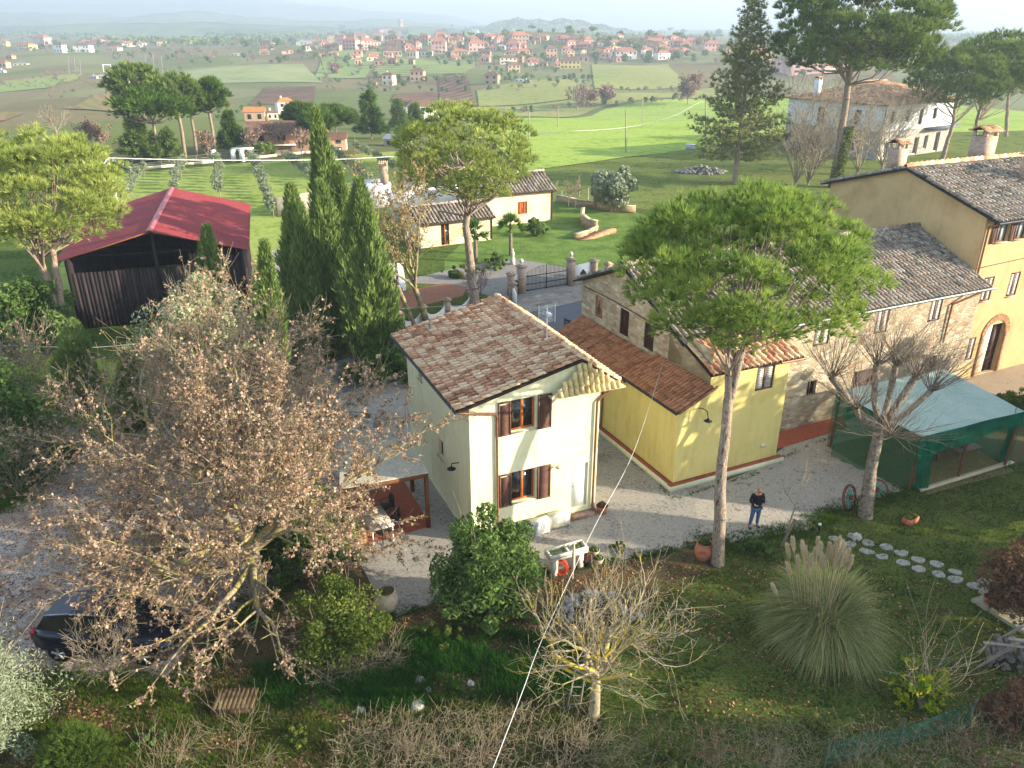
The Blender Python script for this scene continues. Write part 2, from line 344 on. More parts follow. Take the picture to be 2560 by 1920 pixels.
def drape(name,top,bot,mat,off=.12,nu=24,nv=14,label=None,terr=True,lv=None):
    "field between two pixel polylines, laid on the terrain"
    f=gt if terr else g
    def res(pl,n):
        P=[f(*p) for p in pl]; d=np.cumsum([0]+[(P[i+1]-P[i]).length for i in range(len(P)-1)]); t=np.linspace(0,d[-1],n)
        return np.stack([np.interp(t,d,[q[k] for q in P]) for k in range(2)],1)
    T=res(top,nu); Bt=res(bot,nu); w_=np.linspace(0,1,nv)[:,None,None]
    XY=T[None]*(1-w_)+Bt[None]*w_; Z=zt(XY[...,0],XY[...,1])+off
    if lv is not None: Z=Z*0+.004*lv+.002
    i=(np.arange(nv-1)[:,None]*nu+np.arange(nu-1)[None]).ravel()
    o=mk(name,np.concatenate([XY,Z[...,None]],-1).reshape(-1,3),np.stack([i,i+1,i+1+nu,i+nu],1),mat,smooth=True); tag(o,label,kind='structure'); return o
def flat(name,pts,lv,mat,label=None,px=True,kind='structure',hole=None):
    z=.006*lv+ .002
    P=[(*(g(*p) if px else p)[:2],z) for p in pts]
    o=B().poly(P).mk(name,mat); return tag(o,label,kind=kind)
def pip(poly,X,Y):
    ins=np.zeros(len(X),bool); n=len(poly)
    for i in range(n):
        x1,y1=poly[i][:2]; x2,y2=poly[(i+1)%n][:2]
        c=((y1>Y)!=(y2>Y)); 
        with np.errstate(divide='ignore',invalid='ignore'): ins^=c&(X<(x2-x1)*(Y-y1)/(y2-y1+1e-12)+x1)
    return ins
def samp(rng,poly,n,px=True):
    P=np.array([tuple(g(*p)[:2]) if px else p[:2] for p in poly]); lo=P.min(0); hi=P.max(0); out=[]
    tot=0
    while tot<n:
        q=lo+rng.rand(n*2,2)*(hi-lo); q=q[pip(P,q[:,0],q[:,1])]; out.append(q); tot+=len(q)
    return np.concatenate(out)[:n]
WHEAT=M('young_wheat',['#7c9240','#92a84e','#a5b85c','#869a44'],scale=.05,scale2=.9,world=True,rough=1,spec=0)
GROVE=M('grove_grass',['#70843e','#8a9a4c','#9ca85a','#808450'],scale=.16,scale2=1.3,world=True,rough=1,spec=0)
MEAD=M('pale_meadow',['#7c8a4a','#98985e','#858a52'],scale=.03,scale2=.4,world=True,rough=1,spec=0)
PLOUGH=striped('ploughed_earth','#6a5242','#88705c',6,R(20),.5,.4,'#5c4a3c')
PLOUGH2=striped('ploughed_earth_pale','#8a6a52','#9a7a60',5,R(-30),.5,.4,'#7c8a4a')
VINE=striped('vineyard_rows','#7e8a52','#a8aa80',7,R(64),.5,.3,'#6e7a44')
VINE2=striped('vineyard_rows_green','#6c7c40','#9ca26c',9,R(-66),.5,.25,'#5c7a34')
GREENF=M('far_crop',['#7a8c4c','#8a9a5a','#7c9050'],scale=.02,scale2=.3,world=True,rough=1,spec=0)
PINKF=M('far_bare_soil',['#a8897a','#b89888'],scale=.01,world=True,rough=1,spec=0)
flat('meadow',[(-500,345),(200,352),(900,345),(1500,352),(2500,352),(2500,600),(1400,620),(600,700),(300,960),(-500,1010)],0,M('meadow_shade',['#38481f','#4c5e2c','#5e6c36','#4a4a2e'],scale=.25,scale2=3,world=True,rough=1,spec=0))
drape('wheat_field',[(1020,268),(1300,238),(1560,212),(1900,205),(2330,250)],[(1120,372),(1290,350),(1560,318),(1760,300),(2330,330)],WHEAT,.1,70,30)
drape('meadow',[(985,232),(1240,216),(1560,186)],[(1000,262),(1290,234),(1560,210)],MEAD,.25)
drape('meadow',[(1030,196),(1260,172)],[(1035,230),(1240,214)],MEAD,.3)
drape('meadow',[(1278,141),(1443,139)],[(1285,192),(1480,188)],MEAD,.3)
drape('vineyard',[(386,155),(655,139)],[(420,180),(699,180)],VINE,.3)
drape('ploughed_field',[(571,190),(682,188)],[(537,228),(678,223)],PLOUGH,.3)
drape('ploughed_field',[(205,205),(300,190)],[(130,236),(270,245)],PLOUGH2,.3)
drape('ploughed_field',[(-60,243),(52,245)],[(-90,272),(12,262)],PLOUGH2,.3)
drape('green_field',[(-60,190),(140,172)],[(-80,207),(112,190)],GREENF,.3)
drape('green_field',[(60,50),(230,55),(290,63)],[(115,77),(290,76)],GREENF,.8)
drape('bare_field',[(-40,54),(50,56)],[(-60,88),(140,78)],PINKF,.8)
drape('green_field',[(412,71),(640,69)],[(405,88),(645,86)],GREENF,.8)
drape('green_field',[(700,110),(824,113)],[(680,168),(788,170)],GREENF,.4)
drape('vineyard',[(826,126),(1037,133)],[(797,168),(1005,160)],VINE2,.4)
drape('ploughed_field',[(949,166),(1008,160)],[(949,235),(1030,232)],PLOUGH,.4)
drape('ploughed_field',[(855,203),(946,200)],[(845,220),(946,228)],PLOUGH,.4)
drape('olive_grove_ground',[(5,176),(180,160)],[(30,195),(160,176)],MEAD,.2)
drape('grove_field',[(215,380),(420,362),(640,342),(860,326)],[(100,640),(440,600),(600,560),(900,440)],GROVE,.1,30,20,terr=False,lv=1)
GRASSD=M('lawn',['#343f20','#4a5629','#606c32','#50472f','#404c26'],scale=1.1,scale2=9,world=True,rough=1,spec=0,bump=.6,bscale=30)
GRASSB=M('garden_lawn',['#4a5e2e','#647c3c','#7a8e4a'],scale=.6,scale2=6,world=True,rough=1,spec=0)
flat('villa_lawn',[(960,640),(960,560),(1060,470),(1200,425),(1290,440),(1420,470),(1460,600),(1270,600),(1130,560),(1100,590)],1,GRASSB)
flat('villa_verge',[(820,672),(1010,625),(1060,640),(1040,668),(930,700),(840,720)],3,GRASSD)
flat('drive_path',[(820,640),(960,612),(1010,620),(1000,640),(870,670)],4,M('red_gravel',['#8a5e4c','#a47862','#7a5646'],scale=3,scale2=30,world=True,rough=1,spec=0))
flat('drive_path',[(850,610),(940,590),(1000,575),(1120,560),(1270,585),(1275,625),(1130,650),(1060,670),(1020,640),(960,615)],2,M('stone_drive',['#6c6a64','#94908a','#807c74'],scale=2,scale2=18,world=True,rough=1,spec=0))
APR=stonemat('apron_slabs',['#8c857c','#a89f94','#969088','#b4aca0'],'#6c6862',1.7,1,.03,.1)
flat('gate_apron',[(1128,648),(1225,620),(1300,610),(1300,640),(1160,672),(1060,690)],5,APR)
ROADM=M('asphalt',['#5c5d60','#717276','#66676a'],scale=.8,scale2=24,world=True,rough=.95,spec=.1)
flat('road',[(1320,632),(1160,672),(1020,712),(860,740),(700,790),(740,850),(980,800),(1250,760),(1320,720)],4,ROADM)
GRAV=M('white_gravel',['#7a7268','#aaa298','#c8c0b4','#90887e','#d6cfc4'],scale=22,scale2=3,world=True,rough=1,spec=0,bump=.8,bscale=60)
GRAVL=M('leafy_gravel',['#6c5040','#a0968a','#b8b0a4','#7c5c48','#a69e92','#8a6e5a'],scale=9,scale2=1.1,world=True,rough=1,spec=0,bump=.6,bscale=50)
flat('gravel_yard',[(-160,1180),(30,1090),(90,1030),(200,960),(330,905),(500,850),(700,800),(890,770),(1010,800),(1000,1010),(760,1190),(620,1260),(470,1370),(440,1440),(380,1500),(200,1475),(60,1480),(-160,1520)],1,GRAVL)
flat('gravel_yard',[(690,850),(780,812),(900,790),(1000,1000),(930,1120),(740,1040),(640,940)],2,GRAV)
flat('path',[(-60,985),(0,962),(160,925),(190,945),(60,1000),(-60,1060)],1,ROADM)
flat('gravel_yard',[(560,548),(640,528),(660,560),(640,650),(560,640)],3,GRAV)
flat('gravel_yard',[(1470,1080),(1640,1010),(1700,960),(1850,900),(1900,900),(2000,1060),(1915,1065),(1880,1085),(1800,1105),(1745,1145),(1640,1160),(1570,1175),(1490,1160)],2,GRAV)
CONC=M('concrete_paving',['#7c776e','#97928a','#a8a298','#8c867c'],scale=.7,scale2=9,world=True,rough=.95,spec=.1,bump=.25,bscale=60)
flat('concrete_yard',[(763,1190),(842,1339),(985,1286),(1120,1240),(1250,1225),(1385,1203),(1520,1174),(1500,1090),(1560,1040),(1500,960),(1296,890),(1250,880),(1000,980),(880,985),(905,1120)],4,CONC)
TERR=M('terracotta_paving',['#8a4630','#a45a40','#96503a'],scale=1.2,scale2=9,world=True,rough=.8)
flat('pergola_floor',[(745,1192),(932,1138),(872,1040),(720,1085)],6,TERR)
flat('paved_strip',[(1655,978),(1830,925),(1822,895),(1660,938)],5,TERR)
flat('lawn',[(1745,1145),(1800,1105),(1880,1085),(1985,1058),(2330,960),(2330,1800),(900,1800),(1290,1340),(1400,1220),(1540,1180)],1,GRASSD)
EARTH=M('leafy_earth',['#3a3022','#554836','#6c5c46','#4c522c','#443a2a'],scale=2.5,scale2=18,world=True,rough=1,spec=0,bump=.7,bscale=40)
flat('earth_bank',[(842,1341),(990,1288),(1120,1242),(1250,1228),(1390,1206),(1520,1178),(1545,1230),(1400,1300),(1250,1420),(1000,1440),(700,1420),(640,1480),(430,1440),(620,1262),(765,1200)],2,EARTH)
flat('rough_ground',[(-300,1490),(200,1478),(420,1460),(700,1420),(1300,1500),(1300,1800),(-400,1800)],3,EARTH)
# stepping stones
flat('patio',[(2020,812),(2100,752),(2420,690),(2420,905),(2225,880),(2140,850)],3,M('patio_paving',['#8a7a68','#a3937e','#96866f'],scale=1.5,scale2=12,world=True))
SLAB=M('stepping_slab',['#8a857b','#a8a398','#969084'],scale=3,rough=.9,bump=.2)
rng=np.random.RandomState(3)
SP=[(990,123),(1113,105),(1095,160),(1207,146),(1200,205),(1330,180),(1295,238),(1422,217),(1435,280),(1537,261),(1537,320),(1648,287),(1655,350),(1770,337),(1768,385),(1895,430),(1960,398),(1980,470),(2050,520)]
for k,(a,b_) in enumerate(SP):
    c=g((1700+a*.38879)/K,(1300+b_*.38879)/K); n=14; bb=B(); rr=[.19*(1+.22*rng.randn()) for _ in range(n)]; rr=[(rr[i-1]+rr[i]*2+rr[(i+1)%n])/4 for i in range(n)]
    top=[(rr[i]*1.25*math.cos(6.283*i/n),rr[i]*math.sin(6.283*i/n),.045) for i in range(n)]
    lo=[(x,y,-.02) for x,y,z in top]; bb.poly(top)
    for i in range(n): bb.poly([lo[i],lo[(i+1)%n],top[(i+1)%n],top[i]])
    so_=bb.mk('stepping_stone',SLAB); so_.location=(c[0],c[1],0); tag(so_,'round stepping stone in the double trail across the lawn','stone','stepping stones across the lawn')
# ================================================================ HAZE AND HILLS
def ridge(name,Y,prof,noise,seed,cols,depth=900,base=0):
    V_=[p[0] for p in prof]; Zz=[p[1] for p in prof]; rng=np.random.RandomState(seed)
    F=Y*cp-(-CH)*0; xs=np.linspace(-.78*Y,.78*Y,260); ys=np.linspace(Y-depth,Y+depth,26)
    uu=1106+xs/(Y*cp)*FPX/K; vy=np.interp(uu,V_,Zz)
    top=CH+(70-vy)*K/FPX*Y*cp*1.25
    ph=rng.rand(8)*6.28; xn=sum(np.sin(xs/(noise[0]/(1.7**k))+ph[k])*noise[1]/1.5**k for k in range(6))
    top=top+xn
    xx,yy=np.meshgrid(xs,ys); prof2=np.cos((ys-Y)/depth*math.pi/2)**1.3
    z=base+(top[None]-base)*prof2[:,None]+noise[1]*.8*np.sin(xx/(noise[0]*.7)+yy/(noise[0]*.5))*(prof2[:,None]>.05)*np.minimum(1,(1-prof2[:,None])*3)
    nx=len(xs); i=(np.arange(len(ys)-1)[:,None]*nx+np.arange(nx-1)[None]).ravel()
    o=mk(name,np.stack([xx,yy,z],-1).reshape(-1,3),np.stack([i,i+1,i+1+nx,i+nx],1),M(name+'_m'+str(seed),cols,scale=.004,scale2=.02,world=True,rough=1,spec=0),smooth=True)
    return tag(o,kind='structure')
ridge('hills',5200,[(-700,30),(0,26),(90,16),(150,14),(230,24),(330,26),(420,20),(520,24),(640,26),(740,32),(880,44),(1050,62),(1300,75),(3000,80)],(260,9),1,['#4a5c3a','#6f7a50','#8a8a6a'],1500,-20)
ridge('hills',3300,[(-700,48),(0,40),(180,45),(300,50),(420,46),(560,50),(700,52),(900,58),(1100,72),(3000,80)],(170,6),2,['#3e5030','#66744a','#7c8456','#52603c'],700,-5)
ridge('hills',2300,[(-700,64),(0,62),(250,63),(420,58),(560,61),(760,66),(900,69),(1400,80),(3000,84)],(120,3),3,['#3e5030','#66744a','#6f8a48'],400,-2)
hz=B().box((0,3450,100),(15000,8100,250)).mk('haze',None or M('haze_surface',['#ffffff'])); tag(hz,kind='stuff')
m=bpy.data.materials.new('haze_air'); m.use_nodes=True; n=m.node_tree.nodes; n.clear(); o_=n.new('ShaderNodeOutputMaterial'); pv=n.new('ShaderNodeVolumePrincipled')
pv.inputs['Color'].default_value=(.68,.83,1,1); pv.inputs['Density'].default_value=.0005; pv.inputs['Anisotropy'].default_value=.2; m.node_tree.links.new(pv.outputs[0],o_.inputs['Volume'])
hz.data.materials.clear(); hz.data.materials.append(m)
# ================================================================ BUILDINGS
def wallface(Bd,o,u,W,z0,z1,holes,n,depth=.16):
    "wall plane with real openings and reveals; o corner, u direction along it, n outward normal"
    o=np.array(o,float);u=np.array(u,float);n=np.array(n,float)
    X=sorted(set([0,W]+[h[0] for h in holes]+[h[1] for h in holes])); Z=sorted(set([z0,z1]+[h[2] for h in holes]+[h[3] for h in holes]))
    Pt=lambda x,z,d=0:(o[0]+u[0]*x-n[0]*d,o[1]+u[1]*x-n[1]*d,z)
    for a,b_ in zip(X,X[1:]):
        for c,d in zip(Z,Z[1:]):
            cx,cz=(a+b_)/2,(c+d)/2
            if any(h[0]<cx<h[1] and h[2]<cz<h[3] for h in holes): continue
            Bd.poly([Pt(a,c),Pt(b_,c),Pt(b_,d),Pt(a,d)])
    for x0,x1,c,d in holes:
        Bd.poly([Pt(x0,c),Pt(x1,c),Pt(x1,c,depth),Pt(x0,c,depth)]); Bd.poly([Pt(x0,d),Pt(x1,d),Pt(x1,d,depth),Pt(x0,d,depth)])
        Bd.poly([Pt(x0,c),Pt(x0,d),Pt(x0,d,depth),Pt(x0,c,depth)]); Bd.poly([Pt(x1,c),Pt(x1,d),Pt(x1,d,depth),Pt(x1,c,depth)])
def wpart(parent,o,u,n,x0,x1,z0,z1,frame=FRAMEO,glass=GLASS,depth=.12,fw=.06,mull=True,name='window',closed=None,sill=None,label=None):
    "a window set in its opening: frame, pane, sill, or closed shutters"
    o=np.array((o[0],o[1],0.));u=np.array((u[0],u[1],0.));n=np.array((n[0],n[1],0.)); Z=np.array((0,0,1.))
    q=lambda x,z,d:o+u*x-n*d+Z*z
    b=B(); w_,h=x1-x0,z1-z0
    def bar(xa,xb,za,zb,d0=depth,th=.05): b.ob(q(xa,za,d0),u*(xb-xa),-n*th,Z*(zb-za))
    bar(x0,x0+fw,z0,z1);bar(x1-fw,x1,z0,z1);bar(x0+fw,x1-fw,z0,z0+fw);bar(x0+fw,x1-fw,z1-fw,z1)
    xm=(x0+x1)/2
    if mull: bar(xm-fw*.8,xm+fw*.8,z0+fw,z1-fw)
    f=b.mk(name,frame,parent)
    if label: f['label']=label
    if closed:
        for a,c in ((x0+fw,xm-fw*.8),(xm+fw*.8,x1-fw)):
            s=B(); k=max(3,int(h/.09))
            for i in range(k): s.ob(q(a,z0+fw+(h-2*fw)*i/k,depth+.012),u*(c-a),-n*.012+Z*.0,Z*((h-2*fw)/k*.82)+n*.008)
            s.mk('shutter',closed,f)
    else:
        B().ob(q(x0+fw*.5,z0+fw*.5,depth+.03),u*(w_-fw),-n*.008,Z*(h-fw)).mk('pane',glass,f)
    if sill: B().ob(q(x0-.05,z0-.05,-.06),u*(w_+.1),-n*(.1),Z*.045).mk('sill',sill,f)
    return f
def shutter(parent,o,u,n,x0,x1,z0,z1,mat=SHUT,off=.03):
    o=np.array((o[0],o[1],0.));u=np.array((u[0],u[1],0.));n=np.array((n[0],n[1],0.)); Z=np.array((0,0,1.)); b=B(); fw=.06
    q=lambda x,z:o+u*x+n*off+Z*z
    for xa,xb,za,zb in ((x0,x0+fw,z0,z1),(x1-fw,x1,z0,z1),(x0+fw,x1-fw,z0,z0+fw),(x0+fw,x1-fw,z1-fw,z1)): b.ob(q(xa,za),u*(xb-xa),n*.04,Z*(zb-za))
    k=int((z1-z0-2*fw)/.055)
    for i in range(k): b.ob(q(x0+fw,z0+fw+.055*i),u*(x1-x0-2*fw),n*.03,Z*.03+n*-.02)
    return b.mk('shutter',mat,parent)
def tiles(o,ex,dn,W,L,rng,pitch=.23,course=.36,r=.088,mask=None,jit=.012,seg=6):
    o=np.array(o,float);ex=np.array(ex,float);dn=np.array(dn,float);ex/=np.linalg.norm(ex);dn/=np.linalg.norm(dn); nn=np.cross(ex,dn)
    if nn[2]<0: nn=-nn
    nw=max(1,int(round(W/pitch))); nl=max(1,int(round(L/course))); pitch=W/nw; course=L/nl
    I,J=np.meshgrid(np.arange(nw),np.arange(nl)); I=I.ravel();J=J.ravel()
    if mask is not None: k=mask((I+.5)*pitch,(J+.5)*course); I=I[k];J=J[k]
    N=len(I); c=o+ex*((I+.5)*pitch)[:,None]+dn*(J*course)[:,None]+nn*(rng.rand(N,1)*jit)
    e=nrm(ex+dn*(rng.randn(N,1)*.03)); dd=nrm(np.cross(nn,e)); dd*=np.sign((dd*dn).sum(1,keepdims=True))
    t=np.linspace(0,np.pi,seg+1); ct=np.cos(t)[None,:,None]; st=np.sin(t)[None,:,None]
    up=c[:,None]+e[:,None]*ct*r*.8+nn*st*r*1.0
    lo=c[:,None]+dd[:,None]*course*1.12+e[:,None]*ct*r+nn*(st*r*1.35+.034)
    lo2=c[:,None]+dd[:,None]*course*1.12+e[:,None]*ct*r*.8+nn*(st*r*1.05+.02)
    V=np.concatenate([up,lo,lo2],1).reshape(-1,3); s=seg+1; i=np.arange(seg)
    f=np.concatenate([np.stack([i,i+1,i+1+s,i+s],1),np.stack([i+s,i+s+1,i+1+2*s,i+2*s],1)])
    F=(f[None]+(np.arange(N)*3*s)[:,None,None]).reshape(-1,4)
    return V,F,np.repeat(rng.rand(N),2*seg)
TILE=M('roof_tile_warm',['#7a5644','#ae7c5e','#cc9c78','#dcb48e','#ead4b0','#b4886a'],scale=9,w=.6,rough=.85,bump=.3,bscale=30)
TILEO=M('roof_tile_old',['#45403a','#706a60','#989084','#86705f','#b4ac9e','#5e5a54'],scale=5,w=.6,rough=.95,bump=.4,bscale=26)
TILEB=M('roof_tile_brown',['#7c543f','#aa7654','#c08a66','#946650'],scale=5,w=.6,rough=.85,bump=.3,bscale=26)
DECK=M('roof_deck',['#2c221e','#3c302a'],scale=5,rough=1)  # darkened to stand for shade in the channels between barrel tiles
DECKO=M('roof_deck_old',['#262423','#3c3936'],scale=5,rough=1)  # same channel shade put into the colour, for the weathered roofs
def roofplane(parent,P0,P1,Q0,Q1,mat,rng,th=.09,name='roof',deck=DECK,pitch=.23,course=.36,r=.088,over=.02):
    "P0,P1 upper edge, Q0,Q1 lower edge (parallel); a deck slab with barrel tiles on it"
    P0,P1,Q0,Q1=[np.array(p,float) for p in (P0,P1,Q0,Q1)]
    nn=np.cross(P1-P0,Q0-P0); nn/=np.linalg.norm(nn); nn=nn if nn[2]>0 else -nn
    b=B(); lo=[p-nn*th for p in (P0,P1,Q1,Q0)]; hi=[P0,P1,Q1,Q0]; b.poly(hi);b.poly(lo)
    for i in range(4): b.poly([hi[i],hi[(i+1)%4],lo[(i+1)%4],lo[i]])
    d=b.mk(name,deck,parent)
    V,F,rn=tiles(P0+nn*.012,P1-P0,Q0-P0,np.linalg.norm(P1-P0),np.linalg.norm(Q0-P0)+over,rng,pitch,course,r)
    mk('roof_tiles',V,F,mat,d,rnd=rn); return d
def ridgecap(parent,P0,P1,mat,rng,r=.11):
    P0=np.array(P0,float);P1=np.array(P1,float); L=np.linalg.norm(P1-P0); d=(P1-P0)/L; e=np.cross(d,(0,0,1)); e/=np.linalg.norm(e)
    V,F,rn=tiles(P0-e*r,e,d,2*r,L,rng,pitch=2*r,course=.4,r=r); mk('ridge_tiles',V,F,mat,parent,rnd=rn)
rng=np.random.RandomState(11)
# ---------------------------------------------------------------- small cream house
PLC=M('plaster_cream',['#dfdbae','#ebe7c0','#e5e1b8'],scale=.5,scale2=3,rough=.95,bump=.12,bscale=60,stretch=(1,1,.45))
PLY=M('plaster_yellow',['#dcc878','#e6d488','#e0ce80'],scale=.6,scale2=3,stretch=(1,1,.45),rough=.95,bump=.12,bscale=60)
weather('plaster_cream',.22); weather('plaster_yellow',.22)
A1=math.atan2(.40,.916)
sh=thing('small_house','two-storey cream house with a brown tiled roof and shuttered windows, in the middle','house',(-1.47,24.39,0),A1)
W1,D1=5.14,7.5
rl=lambda x:5.5+(x+.45)*(6.62-5.5)/(4.3+.45) if x<4.3 else 6.62-(x-4.3)*(6.62-5.45)/(5.95-4.3)
b=B(); holes=[(1.56,2.52,4.25,5.5),(1.58,2.54,1.3,2.6),(4.05,4.77,.42,2.33)]
zt0=5.3
wallface(b,(0,0),(1,0),W1,0,5.5,holes,(0,-1),.22)
b.poly([(0,0,5.5),(W1,0,5.5),(W1,0,rl(W1)-.1),(4.3,0,rl(4.3)-.1),(0,0,rl(0)-.1)])
wallface(b,(0,0),(0,1),D1,0,rl(0)-.09,[(3.0,3.6,1.9,2.7),(5.4,5.9,4.3,5.0)],(-1,0),.2)
wallface(b,(W1,0),(0,1),D1,0,rl(W1)-.1,[],(1,0)); b.poly([(0,D1,0),(W1,D1,0),(W1,D1,rl(W1)-.1),(4.3,D1,rl(4.3)-.1),(0,D1,rl(0)-.1)])
wl=b.mk('wall',PLC,sh)
B().ob((-.03,-.03,0),(W1+.06,0,0),(0,.028,0),(0,0,.16)).ob((-.03,0,0),(.028,0,0),(0,D1,0),(0,0,.16)).mk('plinth',PLC,sh)
rf=roofplane(sh,(4.3,-.1,6.62),(4.3,7.95,6.62),(-.45,-.1,5.5),(-.45,7.95,5.5),TILE,rng,course=.36,pitch=.245,r=.074)
roofplane(sh,(4.3,.0,6.61),(4.3,7.95,6.61),(5.9,.0,5.47),(5.9,7.95,5.47),TILE,rng)
ridgecap(sh,(4.3,7.95,6.66),(4.3,-.1,6.66),TILE,rng)
# little front canopy hip at the right end
ca=np.array((2.95,-.42,5.52)); cb_=np.array((5.95,-.42,5.45)); cc=np.array((4.35,-.06,6.45)); ex_=(cb_-ca)/np.linalg.norm(cb_-ca); top0=ca+(cc-ca)-ex_*np.dot(cc-ca,ex_)
dn_=ca-top0; b=B(); b.poly([ca,cb_,cc]); b.poly([ca-(0,0,.07),cb_-(0,0,.07),cc-(0,0,.07)]); b.poly([ca,cb_,cb_-(0,0,.07),ca-(0,0,.07)]); b.poly([ca-(0,0,.07),(2.95,0,5.45),(5.14,0,5.4),cb_-(0,0,.07)])
cn=b.mk('canopy',M('canopy_wood',['#cbb98f','#d8c79f'],scale=4),sh)
Wc=np.linalg.norm(cb_-ca); Lc=np.linalg.norm(dn_); xc=np.dot(cc-ca,ex_)
V,F,rn=tiles(top0+np.array((0,-.01,.012)),ex_,dn_,Wc,Lc,rng,pitch=.21,course=.25,r=.09,mask=lambda x,y:(x>xc*(1-y/Lc)-.05)&(x<Wc-(Wc-xc)*(1-y/Lc)+.05))
mk('canopy_tiles',V,F,M('roof_tile_lit',['#a88b56','#d2bd84','#e0cf9c','#b59a4c'],scale=5,w=.5),cn,rnd=rn)  # yellow sunlight on the canopy tiles is put into their colour
o3=(0,0); u3=(1,0); n3=(0,-1)
SILL=M('sill_stone',['#a89a8c','#bcb0a4'],scale=5,rough=.8)
for x0,x1,z0,z1 in holes[:2]:
    f=wpart(sh,o3,u3,n3,x0,x1,z0,z1,depth=.14,fw=.07,sill=SILL)
    shutter(f,o3,u3,n3,x0-.5,x0-.02,z0-.06,z1+.02); shutter(f,o3,u3,n3,x1+.06,x1+.6,z0-.06,z1+.04,off=.05)
for x0,x1,z0,z1 in [(3.0,3.6,1.9,2.7),(5.4,5.9,4.3,5.0)]: wpart(sh,o3,(0,1),(-1,0),x0,x1,z0,z1,mull=False,sill=SILL)
dr=B().box((4.41,.1,1.375),(.72,.04,1.91)).mk('door',M('door_white',['#dfe3e6','#ebeeef'],rough=.4),sh); B().cyl((4.15,.07,1.35),(4.15,.03,1.35),.025).cyl((4.15,.03,1.35),(4.25,.03,1.35),.012).mk('handle',METG,dr)
B().ob((3.95,-.28,0),(1.05,0,0),(0,.28,0),(0,0,.2)).mk('step',stonemat('step_brick',['#a08070','#b59682','#8e7062'],'#8a8078',5,1,.04,.1),sh)
GUT=M('gutter_dark',['#2c2f36','#40434a'],rough=.5,scale=3)
B().path([(-.52,-.1,5.46),(-.52,8,5.46)],.06).mk('gutter',GUT,sh)
B().path([(6.0,-.1,5.42),(6.0,8,5.42)],.06).mk('gutter',COPPER,sh)
B().path([(-.52,-.05,5.44),(.1,-.06,5.3),(.98,-.07,5.12),(1.0,-.07,4.95),(1.0,-.07,0)],.045).mk('downpipe',COPPER,sh)
B().path([(6.0,-.1,5.4),(5.2,-.08,5.05),(4.98,-.08,4.85),(4.98,-.08,.35),(5.1,-.2,.12)],.045).mk('downpipe',COPPER,sh)
B().path([(3.4,-.01,2.6),(3.4,-.2,2.6)],.012).lathe((3.4,-.2,2.4),[(.02,.2),(.05,.18),(.13,.1),(.12,.1)],12).mk('wall_lamp',M('lamp_cream',['#c9bfa4','#ddd4ba']),sh)
B().path([(0,1.2,2.75),(-.28,1.2,2.78),(-.3,1.2,2.66)],.018).lathe((-.3,1.2,2.5),[(.02,.18),(.05,.12),(.17,.06),(.16,.05)],14).mk('wall_lamp',BLACK,sh)
b=B().cyl((3.95,2.1,6.45),(3.95,2.1,7.9),.018)
for i in range(13): b.cyl((3.62,2.08,7.35+i*.055),(4.25,2.2,7.35+i*.055),.006)
for xx_ in (3.6,4.27,3.93): b.cyl((xx_,2.1,7.32),(xx_,2.1,8.05),.012)
b.box((3.95,1.95,7.7),(.12,.3,.12)); b.mk('antenna',M('aerial_white',['#d5d8d8','#f0f0ee'],rough=.4),sh)
B().cyl((.9,6.9,5.75),(.9,6.9,6.15),.06).lathe((.9,6.9,6.15),[(.06,0),(.1,.03),(.02,.1)],10).mk('vent_pipe',METG,sh)
def L1(x,y,z=0): q=Matrix.Rotation(A1,3,'Z')@Vector((x,y,z)); return Vector((-1.47,24.39,0))+q
def ac(loc,label,ft):
    t=thing('air_conditioner',label,'air conditioner',loc,A1,'air conditioners beside the small house'); CR=M('ac_cream',['#d9d6c6','#e6e3d4'],rough=.5)
    B().box((0,0,.33),(.8,.3,.56)).mk('body',CR,t)
    b=B()
    for i in range(9): b.cyl((-.28+.0,-.155,.12+.045*i),(.2,-.155,.12+.045*i),.008,k=4)
    b.lathe((-.05,0,0),[(0,0)],3) if 0 else None
    for k in range(20):
        a=k*.314; a2=a+.314
        for rr in (.12,.2,.25): b.cyl((-.06+rr*math.cos(a),-.158,.33+rr*math.sin(a)),(-.06+rr*math.cos(a2),-.158,.33+rr*math.sin(a2)),.006,k=4)
    b.mk('fan_grille',M('grille_'+ft[1:],[ft]),t); [B().box((q,0,.025),(.06,.34,.05)).mk('foot',BLACK,t) for q in (-.3,.3)]
ac(L1(2.5,-.45),'pale air conditioner unit with a blue-grey front, half behind the laurel bush','#7d8ea0')
ac(L1(3.4,-.34),'cream air conditioner unit against the wall beside the white door','#bdb9a8')
# ---------------------------------------------------------------- annex, stone house, yellow farmhouse
A2=math.atan2(.425,.905)
O2=Vector((6.61,28.18,0))
def L2(x,y,z=0): return O2+Matrix.Rotation(A2,3,'Z')@Vector((x,y,z))
an=thing('yellow_annex','yellow plastered annex with two lean-to tiled roofs and a terracotta-capped plinth','house',O2,A2)
b=B(); AX=5.47
wallface(b,(0,0),(1,0),1.4,0,3.62,[],(0,-1)); b.poly([(0,0,3.62),(1.4,0,3.62),(1.4,0,4.3)])
wallface(b,(1.4,0),(1,0),AX-1.4,0,4.95,[(2.35,3.3,3.65,4.78)],(0,-1),.1)
wallface(b,(AX,0),(0,1),2.0,0,5.0,[],(1,0)); b.poly([(AX,0,5),(AX,2,5),(AX,2,5.75)]); 
wallface(b,(0,0),(0,1),10,0,3.45,[],(-1,0)); b.poly([(0,10,0),(1.4,10,0),(1.4,10,4.1),(0,10,3.3)])
b.mk('wall',PLY,an)
b=B(); b.poly([(1.4,0,4),(1.4,2.9,4),(1.4,2.9,5.85),(1.4,0,4.85)]); b.mk('upper_wall',PLY,an)
